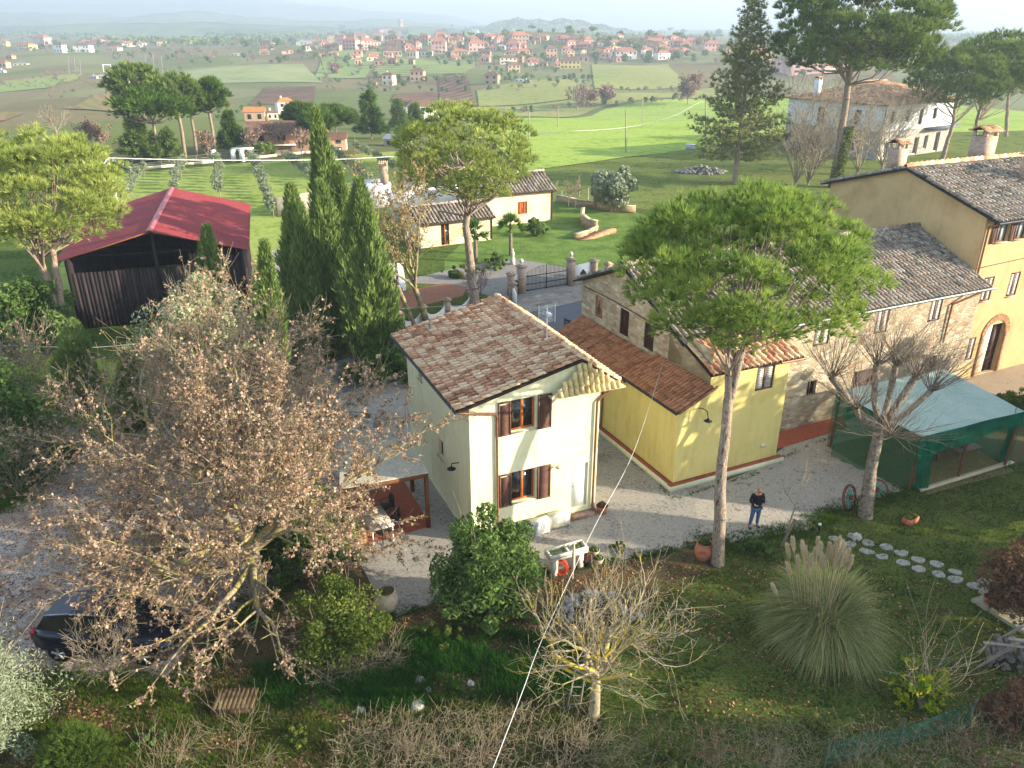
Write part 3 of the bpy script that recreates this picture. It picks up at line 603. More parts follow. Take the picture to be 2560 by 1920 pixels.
b=B(); b.ob((-.28,-.28,0),(AX+.5,0,0),(0,.28,0),(0,0,.24)).ob((-.28,0,0),(.28,0,0),(0,6.5,0),(0,0,.24)).mk('plinth',PLC,an)
b=B(); b.ob((-.26,-.22,.242),(AX+.46,0,0),(0,.22,0),(0,0,.03)).ob((-.22,0,.242),(.22,0,0),(0,6.5,0),(0,0,.03)).mk('plinth_tiles',TERR,an)
roofplane(an,(1.4,-.25,4.38),(1.4,3.7,4.38),(-.25,-.25,3.62),(-.25,3.7,3.62),TILEB,rng,course=.34,pitch=.2,r=.085)
roofplane(an,(1.4,3.7,4.12),(1.4,10.1,4.12),(-.25,3.7,3.38),(-.25,10.1,3.38),TILEB,rng,course=.34,pitch=.2,r=.085)
roofplane(an,(1.15,1.6,5.68),(AX+.4,1.6,5.68),(1.15,-.32,4.98),(AX+.4,-.32,4.98),TILE,rng,pitch=.3,r=.11)
B().path([(-.32,-.25,3.58),(-.32,3.7,3.58)],.055).mk('gutter',GUT,an); B().path([(-.32,3.72,3.34),(-.32,10,3.34)],.055).mk('gutter',GUT,an)
B().path([(AX-.9,-.42,4.95),(AX+.45,-.42,4.93)],.05).mk('gutter',COPPER,an)
B().ob((-.25,-.34,3.58),(1.75,0,.8),(0,.06,0),(0,0,.1)).mk('fascia',TILEB,an)
wpart(an,(1.4,0),(1,0),(0,-1),2.35,3.3,3.65,4.78,frame=SHUT,closed=M('shutter_pale',['#b8b4ac','#d5d2ca'],rough=.35,spec=.6),depth=.05,fw=.08)
B().path([(.9,-.02,3.5),(.9,-.25,3.6),(1.05,-.4,3.5),(1.1,-.45,3.2)],.018).lathe((1.1,-.45,3.05),[(.02,.16),(.05,.12),(.17,.03),(.16,.02)],14).mk('wall_lamp',BLACK,an)
B().lathe((0,0,0),[(.0,0),(.09,.0),(.1,.04),(.05,.08)],12).mk('wall_light',WHITE,an); C.objects[-1].location=(4.6,-.02,.95); C.objects[-1].rotation_euler=(math.pi/2,0,0)
B().path([(.0,5.6,3.4),(-.06,5.6,3.3),(-.06,5.6,0)],.045).mk('downpipe',COPPER,an)
STN=stonemat('old_stone',['#b8a688','#cfc2a4','#a8967a','#ddd4bc','#b8906e','#c8baa0','#9c907a'],'#bfb49a',3.2,2.3,.07,.7)
BRK=stonemat('old_brick',['#b0805c','#c09470','#9a6c50'],'#b8a488',7,2.4,.05,.3)
ston=thing('stone_house','long stone farm building with a weathered tiled roof and brown shutters','house',O2,A2)
XR=19.7; yR,zR=6.3,7.65; yB,zB=10.3,6.0; yF=2.0; zF=5.85
b=B()
fh=[(8.75,9.7,4.1,5.4),(12.55,13.4,4.1,5.35),(16.15,17.0,4.15,5.4),(8.85,9.4,1.6,2.35),(11.75,13.3,.1,2.3),(16.5,17.5,.9,2.2)]
wallface(b,(1.4,yF),(1,0),XR-1.4,0,zF-.1,[(h[0]-1.4,h[1]-1.4,h[2],h[3]) for h in fh],(0,-1),.2)
gh=[(4.0,4.75,4.35,5.55),(6.0,6.75,4.35,5.6),(8.3,8.95,4.5,5.6)]
wallface(b,(1.4,0),(0,1),yB,0,zB-.1,[h for h in gh],(-1,0),.12)
b.poly([(1.4,yF,zB-.1),(1.4,yB,zB-.1),(1.4,yR,zR-.1)]); b.poly([(1.4,yB,0),(XR,yB,0),(XR,yB,zB-.1),(1.4,yB,zB-.1)])
b.mk('wall',STN,ston)
roofplane(ston,(1.1,yR,zR),(XR,yR,zR),(1.1,1.55,5.62),(XR,1.55,5.62),TILEO,rng,pitch=.26,r=.1,course=.4,deck=DECKO)
roofplane(ston,(1.1,yR,zR),(XR,yR,zR),(1.1,yB+.45,5.85),(XR,yB+.45,5.85),TILEO,rng,pitch=.26,r=.1,course=.4,deck=DECKO)
ridgecap(ston,(1.1,yR,zR+.06),(XR,yR,zR+.06),TILEO,rng,.13)
GRG=M('gutter_grey',['#76807e','#94a09c'],rough=.4,metal=.4)
B().path([(5.9,1.48,5.56),(20.0,1.48,5.56)],.065).mk('gutter',GRG,ston)
B().path([(19.1,1.48,5.5),(17.6,1.9,4.9),(17.6,1.92,2.9)],.05).mk('downpipe',COPPER,ston)
PALE=MATS['shutter_pale']; DKS=M('shutter_dark',['#3b2620','#4c332b'],rough=.6,scale=3)
for h in fh[:3]: wpart(ston,(0,yF),(1,0),(0,-1),*h,frame=SHUT,closed=PALE,depth=.03,fw=.09)
f=wpart(ston,(0,yF),(1,0),(0,-1),*fh[3],frame=DKS,depth=.15); b=B()
for i in range(4): b.cyl((8.9+i*.15,yF-.03,1.62),(8.9+i*.15,yF-.03,2.33),.012,k=5)
b.mk('bars',BLACK,f)
B().box((12.52,yF+.12,1.2),(1.5,.05,2.15)).mk('door',DKS,ston); wpart(ston,(0,yF),(1,0),(0,-1),*fh[5],frame=DKS,closed=DKS,depth=.1)
for h in gh[:2]: wpart(ston,(1.4,0),(0,1),(-1,0),*h,frame=DKS,closed=DKS,depth=.04,fw=.08)
ni=B().ob((1.44,8.3,4.5),(0,.65,0),(.03,0,0),(0,0,1.1)).mk('niche',BRK,ston)
B().path([(1.38,8.55,5.1),(1.38,8.62,5.25),(1.38,8.55,5.4)],.015).path([(1.38,8.45,4.95),(1.38,8.62,4.85),(1.38,8.78,4.95),(1.38,8.62,5.05),(1.38,8.45,4.95)],.015).path([(1.38,8.62,4.7),(1.38,8.62,5.2)],.015).mk('iron_ornament',BLACK,ni)
b=B().path([(1.37,10.0,5.7),(1.37,7.5,5.75),(1.37,3.8,5.65)],.018).mk('wall_cable',BLACK,ston)
b=B()
for y0 in (3.88,4.77): b.ob((1.385,y0,4.1),(.01,0,0),(0,.12,0),(0,0,1.6))
yl=thing('farmhouse','tall yellow farmhouse with a grey tiled roof and two brick chimneys, at the right edge','house',O2,A2)
PLO=M('plaster_ochre',['#bea072','#ccb080','#c3a678'],scale=.5,rough=.95,bump=.1,bscale=60)
weather('plaster_ochre',.3); X2=XR+12; yf,yb,ze,za,ym=2.6,12.75,9.0,10.55,7.6
b=B(); wh=[(1.0,1.9,7.5,8.55),(2.4,3.3,7.5,8.55),(.95,1.75,4.4,5.7),(3.0,3.8,4.4,5.7),(.7,1.5,1.1,2.4),(2.2,3.7,.05,2.9)]
wallface(b,(XR,yf),(1,0),12,0,ze-.05,wh,(0,-1),.25)
b.poly([(XR,yf,0),(XR,yb,0),(XR,yb,ze-.05),(XR,ym,za-.08),(XR,yf,ze-.05)]); b.poly([(XR,yb,0),(X2,yb,0),(X2,yb,ze-.05),(XR,yb,ze-.05)])
b.mk('wall',PLO,yl)
roofplane(yl,(XR-.25,ym,za),(X2,ym,za),(XR-.25,yf-.75,ze-.2),(X2,yf-.75,ze-.2),TILEO,rng,pitch=.3,r=.11,course=.42,deck=DECKO)
roofplane(yl,(XR-.25,ym,za),(X2,ym,za),(XR-.25,yb+.6,ze-.15),(X2,yb+.6,ze-.15),TILEO,rng,pitch=.3,r=.11,course=.42,deck=DECKO)
ridgecap(yl,(XR-.3,ym,za+.07),(X2,ym,za+.07),TILE,rng,.15)
for h in wh[:2]: 
    f=wpart(yl,(XR,yf),(1,0),(0,-1),*h,frame=SHUT,glass=M('glass_light',['#8fa2a8','#b8c4c8'],rough=.2,spec=.6),sill=SILL); shutter(f,(XR,yf),(1,0),(0,-1),h[0]-.42,h[0]-.02,h[2],h[3])
for h in wh[2:5]: wpart(yl,(XR,yf),(1,0),(0,-1),*h,frame=SHUT,closed=PALE,depth=.03,fw=.09,sill=SILL)
def arch(cx,z,r0,r1,y,k=12,y2=None):
    b=B()
    for i in range(k):
        a,c=math.pi*i/k,math.pi*(i+1)/k-.03
        P_=[(cx+r*math.cos(t),y,z+r*math.sin(t)) for r,t in ((r0,a),(r1,a),(r1,c),(r0,c))]
        b.poly(P_); b.poly([(p[0],y+.06,p[2]) for p in P_]); b.poly([P_[1],P_[2],(P_[2][0],y+.06,P_[2][2]),(P_[1][0],y+.06,P_[1][2])])
    return b
a_=arch(XR+2.95,2.35,.78,1.12,yf-.05); a_.ob((XR+1.85,yf-.05,0),(.3,0,0),(0,.05,0),(0,0,2.35)); a_.ob((XR+3.74,yf-.05,0),(.3,0,0),(0,.05,0),(0,0,2.35)).mk('door_arch',BRK,yl)
d_=B().ob((XR+2.2,yf+.2,.05),(.72,0,0),(0,.04,0),(0,0,2.8)).mk('door',PALE,yl); B().ob((XR+3.0,yf+.22,.05),(.7,0,0),(0,.04,0),(0,0,2.8)).mk('door',DKS,yl)
B().path([(XR+.25,yf-.7,ze-.3),(XR+.18,yf-.08,ze-.6),(XR+.18,yf-.08,.2)],.055).mk('downpipe',COPPER,yl)
B().path([(XR-.25,yf-.82,ze-.26),(X2,yf-.82,ze-.26)],.06).mk('gutter',GUT,yl)
B().path([(XR+.2,yf-.03,6.3),(XR+6,yf-.03,6.5)],.02).mk('wall_cable',BLACK,yl)
def chim(parent,x,y,z0,z1,s=.75,mat=None,tl=TILE):
    c=B().box((x,y,(z0+z1)/2),(s,s*.8,z1-z0)).mk('chimney',mat or BRK,parent)
    for dx in (-1,1):
        for dy in (-1,1): B().box((x+dx*s*.4,y+dy*s*.32,z1+.12),(s*.16,s*.14,.24)).mk('chimney_pier',mat or BRK,c)
    r=.15
    for sgn in (-1,1):
        P0=np.array((x-s*.62,y,z1+.5));P1=np.array((x+s*.62,y,z1+.5)); Q=np.array((0,sgn*s*.55,-.28)); V,F,rn=tiles(P0,P1-P0,Q,s*1.24,np.linalg.norm(Q),rng,pitch=.2,course=.3,r=.08)
        mk('chimney_cap',V,F,tl,c,rnd=rn)
    B().poly([(x-s*.6,y-s*.5,z1+.24),(x+s*.6,y-s*.5,z1+.24),(x+s*.6,y,z1+.49),(x-s*.6,y,z1+.49)]).poly([(x-s*.6,y+s*.5,z1+.24),(x+s*.6,y+s*.5,z1+.24),(x+s*.6,y,z1+.49),(x-s*.6,y,z1+.49)]).mk('chimney_cap',DECK,c)
BRW=stonemat('pale_brick',['#b8a08c','#c8b29e','#a89080'],'#a89a8c',7,2.4,.05,.2)
chim(yl,XR+1.0,ym+1.7,9.9,11.3,.8,BRW); chim(yl,XR+7.4,ym+1.3,10,11.7,1.1,BRW); chim(yl,XR+6.4,ym-2.6,9.3,10.9,1.0,BRW)
# ---------------------------------------------------------------- pergola
def PG(x,y,z=0): return L1(x,y,z)
pe=thing('pergola','flat grey-roofed wooden pergola against the left wall of the small house','pergola',L1(-3.5,1.5),A1)
PW=M('pergola_wood',['#644028','#7a4e32'],rough=.7,scale=4)
pc=[g(925,1020,2.45),g(733,1056,2.45),g(735,960,2.45),g(888,945,2.45)]
inv=pe.matrix_world
def toL(P,o,rz): q=Matrix.Rotation(-rz,3,'Z')@(Vector(P)-Vector(o)); return np.array(q)
po=tuple(L1(-3.5,1.5)); Pc=[toL(p,po,A1) for p in pc]
zc=2.45
b=B(); lo=[(p[0],p[1],zc-.04) for p in Pc]; hi=[(p[0],p[1],zc) for p in Pc]; b.poly(hi);b.poly(lo)
for i in range(4): b.poly([lo[i],lo[(i+1)%4],hi[(i+1)%4],hi[i]])
b.mk('roof',M('fibre_roof',['#bcb8a6','#d2cdb9','#aeaa98','#dcd7c4'],scale=1.6,scale2=9,rough=.9),pe)
def lerp(a,b_,t): return a+(b_-a)*t
c0=sum(Pc)/4
for p in Pc:
    q=p+(c0-p)*.05; b=B().box((q[0],q[1],1.2),(.14,.14,2.36)).mk('post',PW,pe)
for i in range(4):
    p,q=Pc[i],Pc[(i+1)%4]; p=p+(c0-p)*.04; q=q+(c0-q)*.04; d=q-p; d[2]=0; nL=np.array((-d[1],d[0],0))/np.linalg.norm(d)
    B().ob((p[0],p[1],zc-.2),d,nL*.08,(0,0,.15)).mk('beam',PW,pe)
for t in (.2,.4,.6,.8):
    p=lerp(Pc[0],Pc[1],t); q=lerp(Pc[3],Pc[2],t); d=q-p; d[2]=0; nL=np.array((-d[1],d[0],0))/np.linalg.norm(d); B().ob((p[0],p[1],zc-.14),d*.98,nL*.06,(0,0,.09)).mk('rafter',PW,pe)
# ---------------------------------------------------------------- barn
BA=math.atan2(3.1,10.5); bo=Vector((-27.54,46.89,0))
bn=thing('barn','dark timber barn with a red corrugated roof, behind the cypresses','barn',bo,BA)
RED=M('red_sheet_roof',['#7a3034','#94403f','#86363a','#90484a'],rough=.55,scale=.5,scale2=4,spec=.3)
BW_=10.95; BL_=15.0
def corr(name,P0,P1,Q0,Q1,mat,parent,per=.25,h=.035,th=0):
    P0,P1,Q0,Q1=[np.array(p,float) for p in (P0,P1,Q0,Q1)]; n=int(np.linalg.norm(P1-P0)/per)*4; t=np.linspace(0,1,n+1)[:,None]
    nn=np.cross(P1-P0,Q0-P0); nn/=np.linalg.norm(nn); nn=nn if nn[2]>0 or (abs(nn[2])<.01 and nn[1]<0) else -nn
    o=nn*(np.sin(np.arange(n+1)*math.pi/2)[:,None]*h)
    V=np.concatenate([P0+(P1-P0)*t+o,Q0+(Q1-Q0)*t+o]); i=np.arange(n)
    return mk(name,V,np.stack([i,i+1,i+n+2,i+n+1],1),mat,parent)
corr('roof',(BW_/2,-.3,6.02),(BW_/2,BL_,6.02),(-.2,-.3,4.45),(-.2,BL_,4.45),RED,bn)
corr('roof',(BW_/2,-.3,6.02),(BW_/2,BL_,6.02),(BW_+.2,-.3,4.45),(BW_+.2,BL_,4.45),RED,bn)
B().poly([(BW_/2-.2,-.3,6.02),(BW_/2,-.3,6.1),(BW_/2,BL_,6.1),(BW_/2-.2,BL_,6.02)]).poly([(BW_/2+.2,-.3,6.02),(BW_/2,-.3,6.1),(BW_/2,BL_,6.1),(BW_/2+.2,BL_,6.02)]).mk('ridge_cap',M('ridge_cap_red',['#b0565a','#c07074'],rough=.5,scale=3),bn)
BWD=M('barn_boards',['#1c1a1c','#383034','#4a3c3a'],rough=.85,scale=3,stretch=(3,3,.3),w=.5)
b=B(); x=.35
while x<BW_-.4:
    zt_=3.6 if x<7.2 else 4.4-.1*(x-7); b.ob((x,.25+.03*((int(x/.24))%2),0),(.21,0,0),(0,.03,0),(0,0,zt_)); x+=.235
b.mk('front_boards',BWD,bn,rnd=True)
b=B(); y=.3
while y<BL_-.2: b.ob((BW_-.35,y,0),(.03,0,0),(0,.2,0),(0,0,4.3)); y+=.235
b.mk('side_boards',BWD,bn,rnd=True); b=B(); y=.3
while y<BL_-.2: b.ob((.3,y,0),(.03,0,0),(0,.2,0),(0,0,4.35)); y+=.235
b.mk('side_boards',BWD,bn,rnd=True)
B().ob((.3,BL_-.3,0),(BW_-.6,0,0),(0,.05,0),(0,0,4.4)).mk('back_boards',BWD,bn)
for x in (.45,BW_/2,BW_-.5):
    for y in (.35,BL_-.5): B().box((x,y,2.2 if x!=BW_/2 else 2.95),(.2,.2,4.4 if x!=BW_/2 else 5.9)).mk('post',BWD,bn)
for s in (0,1):
    b=B().ob((BW_/2,-.22,5.93),(-BW_/2-.1 if s==0 else BW_/2+.1,0,-1.52),(0,.1,0),(0,0,.07)).mk('rafter',M('rafter_orange',['#7a4a30','#94603e']),bn)
for y in np.linspace(1.5,BL_-1,6):
    B().ob((.4,y,4.2),(BW_-.8,0,0),(0,.12,0),(0,0,.14)).mk('tie_beam',BWD,bn)
# ================================================================ TREES
def crown_clumps(rng,cx,rx,ry,rz,n,flat=.35):
    "clump centres through the upper part of a dome"
    P=[]
    while len(P)<n:
        q=rng.rand(3)*2-1; d=np.linalg.norm(q)
        if d>1 or d<.55: continue
        if q[2]<-flat or (q[2]<0 and math.hypot(q[0],q[1])<.35): continue
        P.append(q)
    P=np.array(P)
    return np.array(cx)+P*np.array((rx,ry,rz)),P
def umbrella(name,label,base,trunks,cc,r,n_cl,cl_r,n_t,n_n,nl,nw,mat,seed,group=None,bark=BARKP,flat=.35,forkz=None,cat='tree',skirt=0):
    "trunks: list of (points,radii) in world coordinates; cc crown centre; r=(rx,ry,rz)"
    rng=np.random.RandomState(seed); base=Vector(base); t=thing(name,label,cat,base,0,group); b0=np.array(base)
    S=Skel(seed); ends=[]; trk=[]
    for pts,rs in trunks:
        pts=[np.array(p,float)-b0 for p in pts]; 
        # resample smoothly with small wiggles
        k=14; tt=np.linspace(0,1,len(pts)); T=np.linspace(0,1,k); Q=np.stack([np.interp(T,tt,[p[i] for p in pts]) for i in range(3)],1); RR=np.interp(T,tt,rs)
        Q[1:-1,:2]+=rng.normal(size=(k-2,2))*.02*rs[0]/.2; S.chain(Q,RR*1.0); ends.append((Q[-1],RR[-1])); trk.append((Q,RR))
    c=np.array(cc)-b0; P,N=crown_clumps(rng,c,*r,n_cl,flat)
    # limbs reaching to the clumps
    for i,p in enumerate(P):
        if i%3 and n_cl>60: continue
        e,re=ends[i%len(ends)]; 
        Qk=trk[i%len(trk)]; e,re=Qk[0][max(8,13-rng.randint(6))],Qk[1][10]; a=e; m=e+(p-e)*.5; m[2]-=.12*np.linalg.norm(p-e)*(1 if p[2]>e[2] else -.2); m+=rng.normal(size=3)*.1*r[0]/4
        rr=re*.38; pts=[a,a+(m-a)*.5+rng.normal(size=3)*.05,m,m+(p-m)*.6,p]
        S.chain(pts,[rr,rr*.8,rr*.6,rr*.35,rr*.12])
    V,F=S.mesh(8,4,.03); mk('trunk',V,F,bark,t)
    n=n_cl*n_t; ci=np.repeat(np.arange(n_cl),n_t); d=rdir(rng,n); d[:,2]=np.abs(d[:,2])*.9+d[:,2]*.1; d=nrm(d+N[ci]*.55)
    cr=(cl_r*(.65+.6*rng.rand(n_cl)))[ci][:,None]
    Tp=P[ci]+d*cr*(.55+.45*rng.rand(n,1))*np.array((1,1,.75))
    V,F,rn=needles(rng,Tp,nrm(d+np.array((0,0,.45))),n_n,nl,nw,.55)
    cl=rng.rand(n_cl); rn=.55*rn+.45*np.repeat(cl[ci],n_n)
    mk('crown',V,F,mat,t,rnd=rn); return t
# near pine on the right of the small house
tb=g(1550,1222); Yn=[23.1,23.3,23.6,24,24.4,24.8,25]
tp=[at(u,v,y) for (u,v),y in zip([(1550,1222),(1552,1110),(1562,980),(1576,860),(1580,790),(1580,720),(1600,620)],Yn)]
umbrella('stone_pine','big stone pine with tall bare trunk and wide crown in front of the yellow annex',tb,[(tp,[.25,.21,.18,.17,.17,.15,.08]),([tp[3]+Vector((.05,0,0)),at(1600,770,24.3),at(1622,700,24.6)],[.12,.11,.08])],at(1612,585,25.2),(4.0,3.8,2.35),230,.72,24,17,.33,.028,NEED,5,flat=.75)
tb=g(1028,668); tp=[tb,at(1020,600,52.2),at(1005,500,52.6),at(1012,430,53),at(1005,360,53)]
umbrella('stone_pine','stone pine with a pale trunk rising behind the small house roof beside the villa',tb,[(tp,[.36,.28,.24,.2,.12])],at(1005,338,53.2),(4.6,4.3,2.9),180,.85,22,13,.4,.048,NEEDY,6,flat=.75)
tb=g(148,738); 
umbrella('stone_pine','stone pine with twin forked trunks at the left edge beside the barn',tb,[([tb,at(135,690,44.4),at(110,620,44.3),at(78,540,44),at(66,490,44)],[.3,.26,.22,.19,.16]),([at(138,690,44.4),at(125,600,44.2),at(112,540,44.2),at(100,490,44.2)],[.2,.18,.17,.14])],at(90,418,44),(4.1,3.9,3.0),190,.85,24,14,.38,.04,NEEDY,7,flat=.75)
# cypresses
def cypress(label,base,H,Rr,seed,n=5000,lean=(0,0),size=.16,group='cypresses beside the barn'):
    rng=np.random.RandomState(seed); t=thing('cypress',label,'tree',base,0,group)
    prof=lambda z:np.interp(z,[0,.08,.3,.6,.85,1],[.45,.8,1,.78,.38,.03])
    nz,na=26,18; Z=np.linspace(0,1,nz); A=np.linspace(0,2*np.pi,na,endpoint=False); ph=rng.rand(6)*6.28
    def rad(z,a): return Rr*prof(z)*(.84+.16*np.sin(3*a+ph[0]+z*7)+.13*np.sin(5*a+ph[1]-z*13)+.09*np.sin(9*a+z*31+ph[2])+.07*np.sin(14*a-z*47+ph[4]))
    zz,aa=np.meshgrid(Z,A,indexing='ij'); rr=rad(zz,aa)*.9; V=np.stack([rr*np.cos(aa)+lean[0]*zz,rr*np.sin(aa)+lean[1]*zz,.15+zz*H*.97],-1).reshape(-1,3)
    i=np.arange(nz-1)[:,None]*na+np.arange(na)[None]; j=np.arange(nz-1)[:,None]*na+(np.arange(na)[None]+1)%na
    F=np.stack([i,j,j+na,i+na],-1).reshape(-1,4)
    z=rng.rand(n)**.85; a=rng.rand(n)*6.283; r=rad(z,a)*(.82+.36*rng.rand(n)**2); P=np.stack([r*np.cos(a)+lean[0]*z,r*np.sin(a)+lean[1]*z,z*H+.1],1)
    D=nrm(np.stack([np.cos(a)*.38,np.sin(a)*.38,np.ones(n)],1)); v2,f2,r2=needles(rng,P,D,3,size*2.6,size*.75,.32)
    cl=.5+.5*np.sin(a*4+z*22+ph[3])*np.sin(z*31+a*3); r2=.6*r2+.4*np.repeat(cl,3)
    mk('crown',np.concatenate([V,v2]),[F,f2+len(V)],CYP,t,rnd=np.concatenate([np.full(len(F),.25),r2]),smooth=False)
    V,F=tubes([[0,0,0]],[[lean[0]*.2,lean[1]*.2,H*.25]],[.16],[.1],7); mk('trunk',V,F,BARK,t); return t
def cyp(label,ub,vb,ut,vt,wpx,Y,seed,**k):
    b=at(ub,vb,Y); b.z=0; tp=at(ut,vt,Y); F=Y*cp+CH*sp-8*sp
    return cypress(label,b,tp.z,wpx*K/2*F/FPX,seed,lean=(tp.x-b.x,0),**k)
cyp('tallest dark cypress, farthest back of the cluster',735,640,682,246,84,50,31)
cyp('broad tall cypress, rightmost of the cluster and closest to the white car cover',805,800,776,400,124,40.5,32,n=8000)
cyp('tall cypress in the middle of the cluster',730,760,692,405,104,43,33,n=6500)
cyp('tall cypress, leftmost of the cluster, nearest the barn',672,740,628,412,96,42,34,n=6500)
cyp('second tall cypress just right of the tallest one',760,700,730,372,74,46,39,n=6000)
cyp('small slim cypress rising out of the brown oak right of the barn',590,800,573,536,58,36,35,n=4000)
cyp('small cypress poking above the silver-leaved tree in front of the barn',462,720,448,500,70,42,36,n=4000)
cyp('short bushy cypress at the foot of the twin-trunk pine',165,850,160,708,86,36,37,n=4500,group=None)
cyp('low young cypress half hidden by the oak, left part',268,870,274,770,50,33,38,n=2500,group=None)
# leafless and brown-leaved trees
OAKB=M('bark_oak',['#5c5244','#857a68','#756a58','#948a74','#a89a4a','#7c725f'],scale=2.5,detail=3)
BRK_=BARK
def bare(name,label,base,Ht,r0,seed,bark=TWIGL,trunk_h=.25,forks=4,lev=3,leafmat=None,nleaf=0,leafsize=.06,spread=.7,lean=(0,0,1),group=None,L=None,cat='tree',kids=(4,4,4),wander=.16,up=.05,minr=.006,ratio=.6,start=.25,forkspread=.75,nseg=5,twr=.02,h0=None,extra=()):
    rng=np.random.RandomState(seed); t=thing(name,label,cat,base,0,group); S=Skel(seed); ln=nrm(np.array(lean,float))
    th=Ht*trunk_h; tip=ln*th
    if trunk_h>0: S.chain([np.array((0,0,-.1)),ln*th*.5+rng.normal(size=3)*.03,tip],[r0*1.15,r0*.95,r0*.85])
    L=L or (Ht-th)*.62
    for i in range(forks):
        a=6.283*(i+rng.rand()*.5)/forks; s=forkspread*(.6+.6*rng.rand()); d=ln*math.cos(s)+np.array((math.cos(a),math.sin(a),0))*math.sin(s)
        S.grow(tip if trunk_h>0 else np.array((math.cos(a),math.sin(a),0))*r0*2,d,L*(.8+.4*rng.rand()),r0*.55,lev,nseg,wander,up,kids,ratio,spread,.6,start,minr)
    for dd in extra: S.grow(ln*th*.8,dd,3.0,r0*.45,3,5,.16,-.005,(4,4,5),.55,.8,.6,.2,minr)
    V,F=S.mesh(7,3,.025); 
    zmax=V[:,2].max(); 
    mk('trunk' if cat=='tree' else 'stems',V,F,bark,t)
    if nleaf: 
        tipP=S.alongpts(nleaf,twr)+rng.normal(size=(nleaf,3))*leafsize*.8; v,f=leaves(rng,tipP,leafsize,.7); mk('leaves',v,f,leafmat,t,rnd=rng.rand(nleaf))
    return t
oak=bare('oak_tree','large oak keeping its brown dead leaves on lichened limbs, over the parking yard',g(562,1305),9.6,.28,41,bark=OAKB,trunk_h=.22,forks=9,lev=4,leafmat=LEAFB,nleaf=52000,leafsize=.046,kids=(4,4,4,4),forkspread=1.0,spread=.8,L=3.4,minr=.006,wander=.2,up=.045,nseg=5,extra=[(-.1,-1,.1),(-.55,-.9,.06),(.35,-1,.1),(-1,-.45,.12)])
bare('oak_tree','second brown-leaved oak behind the large one, towards the barn',g(610,1085),8.2,.2,42,trunk_h=.25,forks=5,lev=4,leafmat=LEAFB,nleaf=13000,leafsize=.055,kids=(4,4,4,4),forkspread=.8,L=3.5)
bare('oak_tree','low left-hand oak with brown leaves, in front of the barn boards',g(335,1000),7.4,.18,43,trunk_h=.15,forks=6,lev=4,leafmat=LEAFB,nleaf=11000,leafsize=.05,kids=(4,4,4,4),forkspread=.95,L=3.35,up=.05)
bare('yard_tree','lichen-yellow bare tree with a few brown leaves beside the villa drive',g(925,700),8.2,.2,44,trunk_h=.3,forks=4,lev=3,leafmat=M('pale_dead_leaf',['#a58c62','#c0a878','#8e7448'],w=.6,transl=.3),nleaf=3800,leafsize=.06,kids=(4,4,4),forkspread=.45,L=3.9,up=.06,bark=OAKB,lean=(-.3,0,1),group='pair of lichened yard trees')
bare('yard_tree','thinner lichened bare tree just left of its twin by the villa drive',g(895,702),8.0,.16,45,trunk_h=.35,forks=3,lev=3,leafmat=MATS['pale_dead_leaf'],nleaf=2600,leafsize=.06,kids=(4,4,4),forkspread=.4,L=3.7,up=.06,bark=OAKB,lean=(-.35,0,1),group='pair of lichened yard trees')
wal=bare('walnut_tree','bare pruned walnut with yellow-lichened limbs in the foreground',g(1282,1548),4.8,.15,46,trunk_h=.3,forks=8,lev=3,spread=.7,kids=(4,5,4),forkspread=.95,L=2.15,minr=.005,wander=.26,up=.1)
LICH=M('lichen_bark',['#8d8268','#b8a040','#d4b436','#9b8e6c'],scale=3.5); rng=np.random.RandomState(14)
for a_,e_,z_,l_ in [(2.9,.25,1.5,1.25),(3.3,.5,2.1,1.1),(2.6,.9,2.6,1.0),(.5,.75,2.3,1.2),(5.9,.4,1.7,1.1),(4.4,.6,1.9,.9),(1.2,1.0,2.8,.9)]:
    d_=np.array((math.cos(a_)*math.cos(e_),math.sin(a_)*math.cos(e_),math.sin(e_))); p0=np.array((0,0,z_*.8)); p1=p0+d_*l_*.5+rng.normal(size=3)*.06; p2=p1+d_*l_*.5+np.array((0,0,.08)); B().path([p0,p1,p2],[.055,.045,.036],7).mk('pruned_limb',LICH,wal)
for k,(u,v,h,s) in enumerate([(1690,1180,1.6,.2)]):
    bare('sapling','thin bare sapling leaning beside the man',g(1700,1152),2.3,.035,61,trunk_h=.5,forks=3,lev=2,kids=(3,3),L=.9,lean=(.12,0,1),minr=.005,forkspread=.9)
S=B().path([tuple(g(1688,1180)),tuple(g(1688,1180)+Vector((.35,.05,1.15)))],[.06,.04]); tag(S.mk('wooden_stake',BARK),'short leaning wooden stake propping the sapling','stake')
# pollarded mulberry by the net tent
def pollard():
    base=g(1868,1120); t=thing('mulberry_tree','pollarded mulberry with knobbly limbs and long bare shoots beside the green net tent','tree',base); S=Skel(77); rng=S.rng; b0=np.array(base)
    pts=[at(1868,1120,26.1),at(1882,1010,26.4),at(1900,930,26.6)]; pts=[np.array(p)-b0 for p in pts]; pts[0][2]=-.05; S.chain(pts,[.3,.22,.2])
    for (u,v),Y,r in [((1796,815),26.6,.13),((1893,790),27.0,.14),((1935,790),27.4,.14),((1975,820),26.6,.15),((2010,845),27.2,.11),((1850,880),26.0,.1),((1925,940),26.0,.08)]:
        e=np.array(at(u,v,Y))-b0; m=(pts[2]+e)/2+rng.normal(size=3)*.12-np.array((0,0,.1)); S.chain([pts[2],pts[2]+(m-pts[2])*.6,m,e],[.13,.11,r*.8,r*.95])
        for j in range(36):
            d=rdir(rng,1)[0]; d[2]=abs(d[2])*.9+.1; d=nrm(d+nrm(e-pts[2])*.5); S.grow(e+rdir(rng,1)[0]*.08,d,1.6*(.6+.7*rng.rand()),.017,1,4,.1,.05,(3,),.5,.4,.6,.3,.005)
    V,F=S.mesh(8,3,.03); mk('trunk',V,F,M('bark_dark',['#5a4e44','#85786a','#9c9080'],scale=8,bump=1,bscale=16),t)
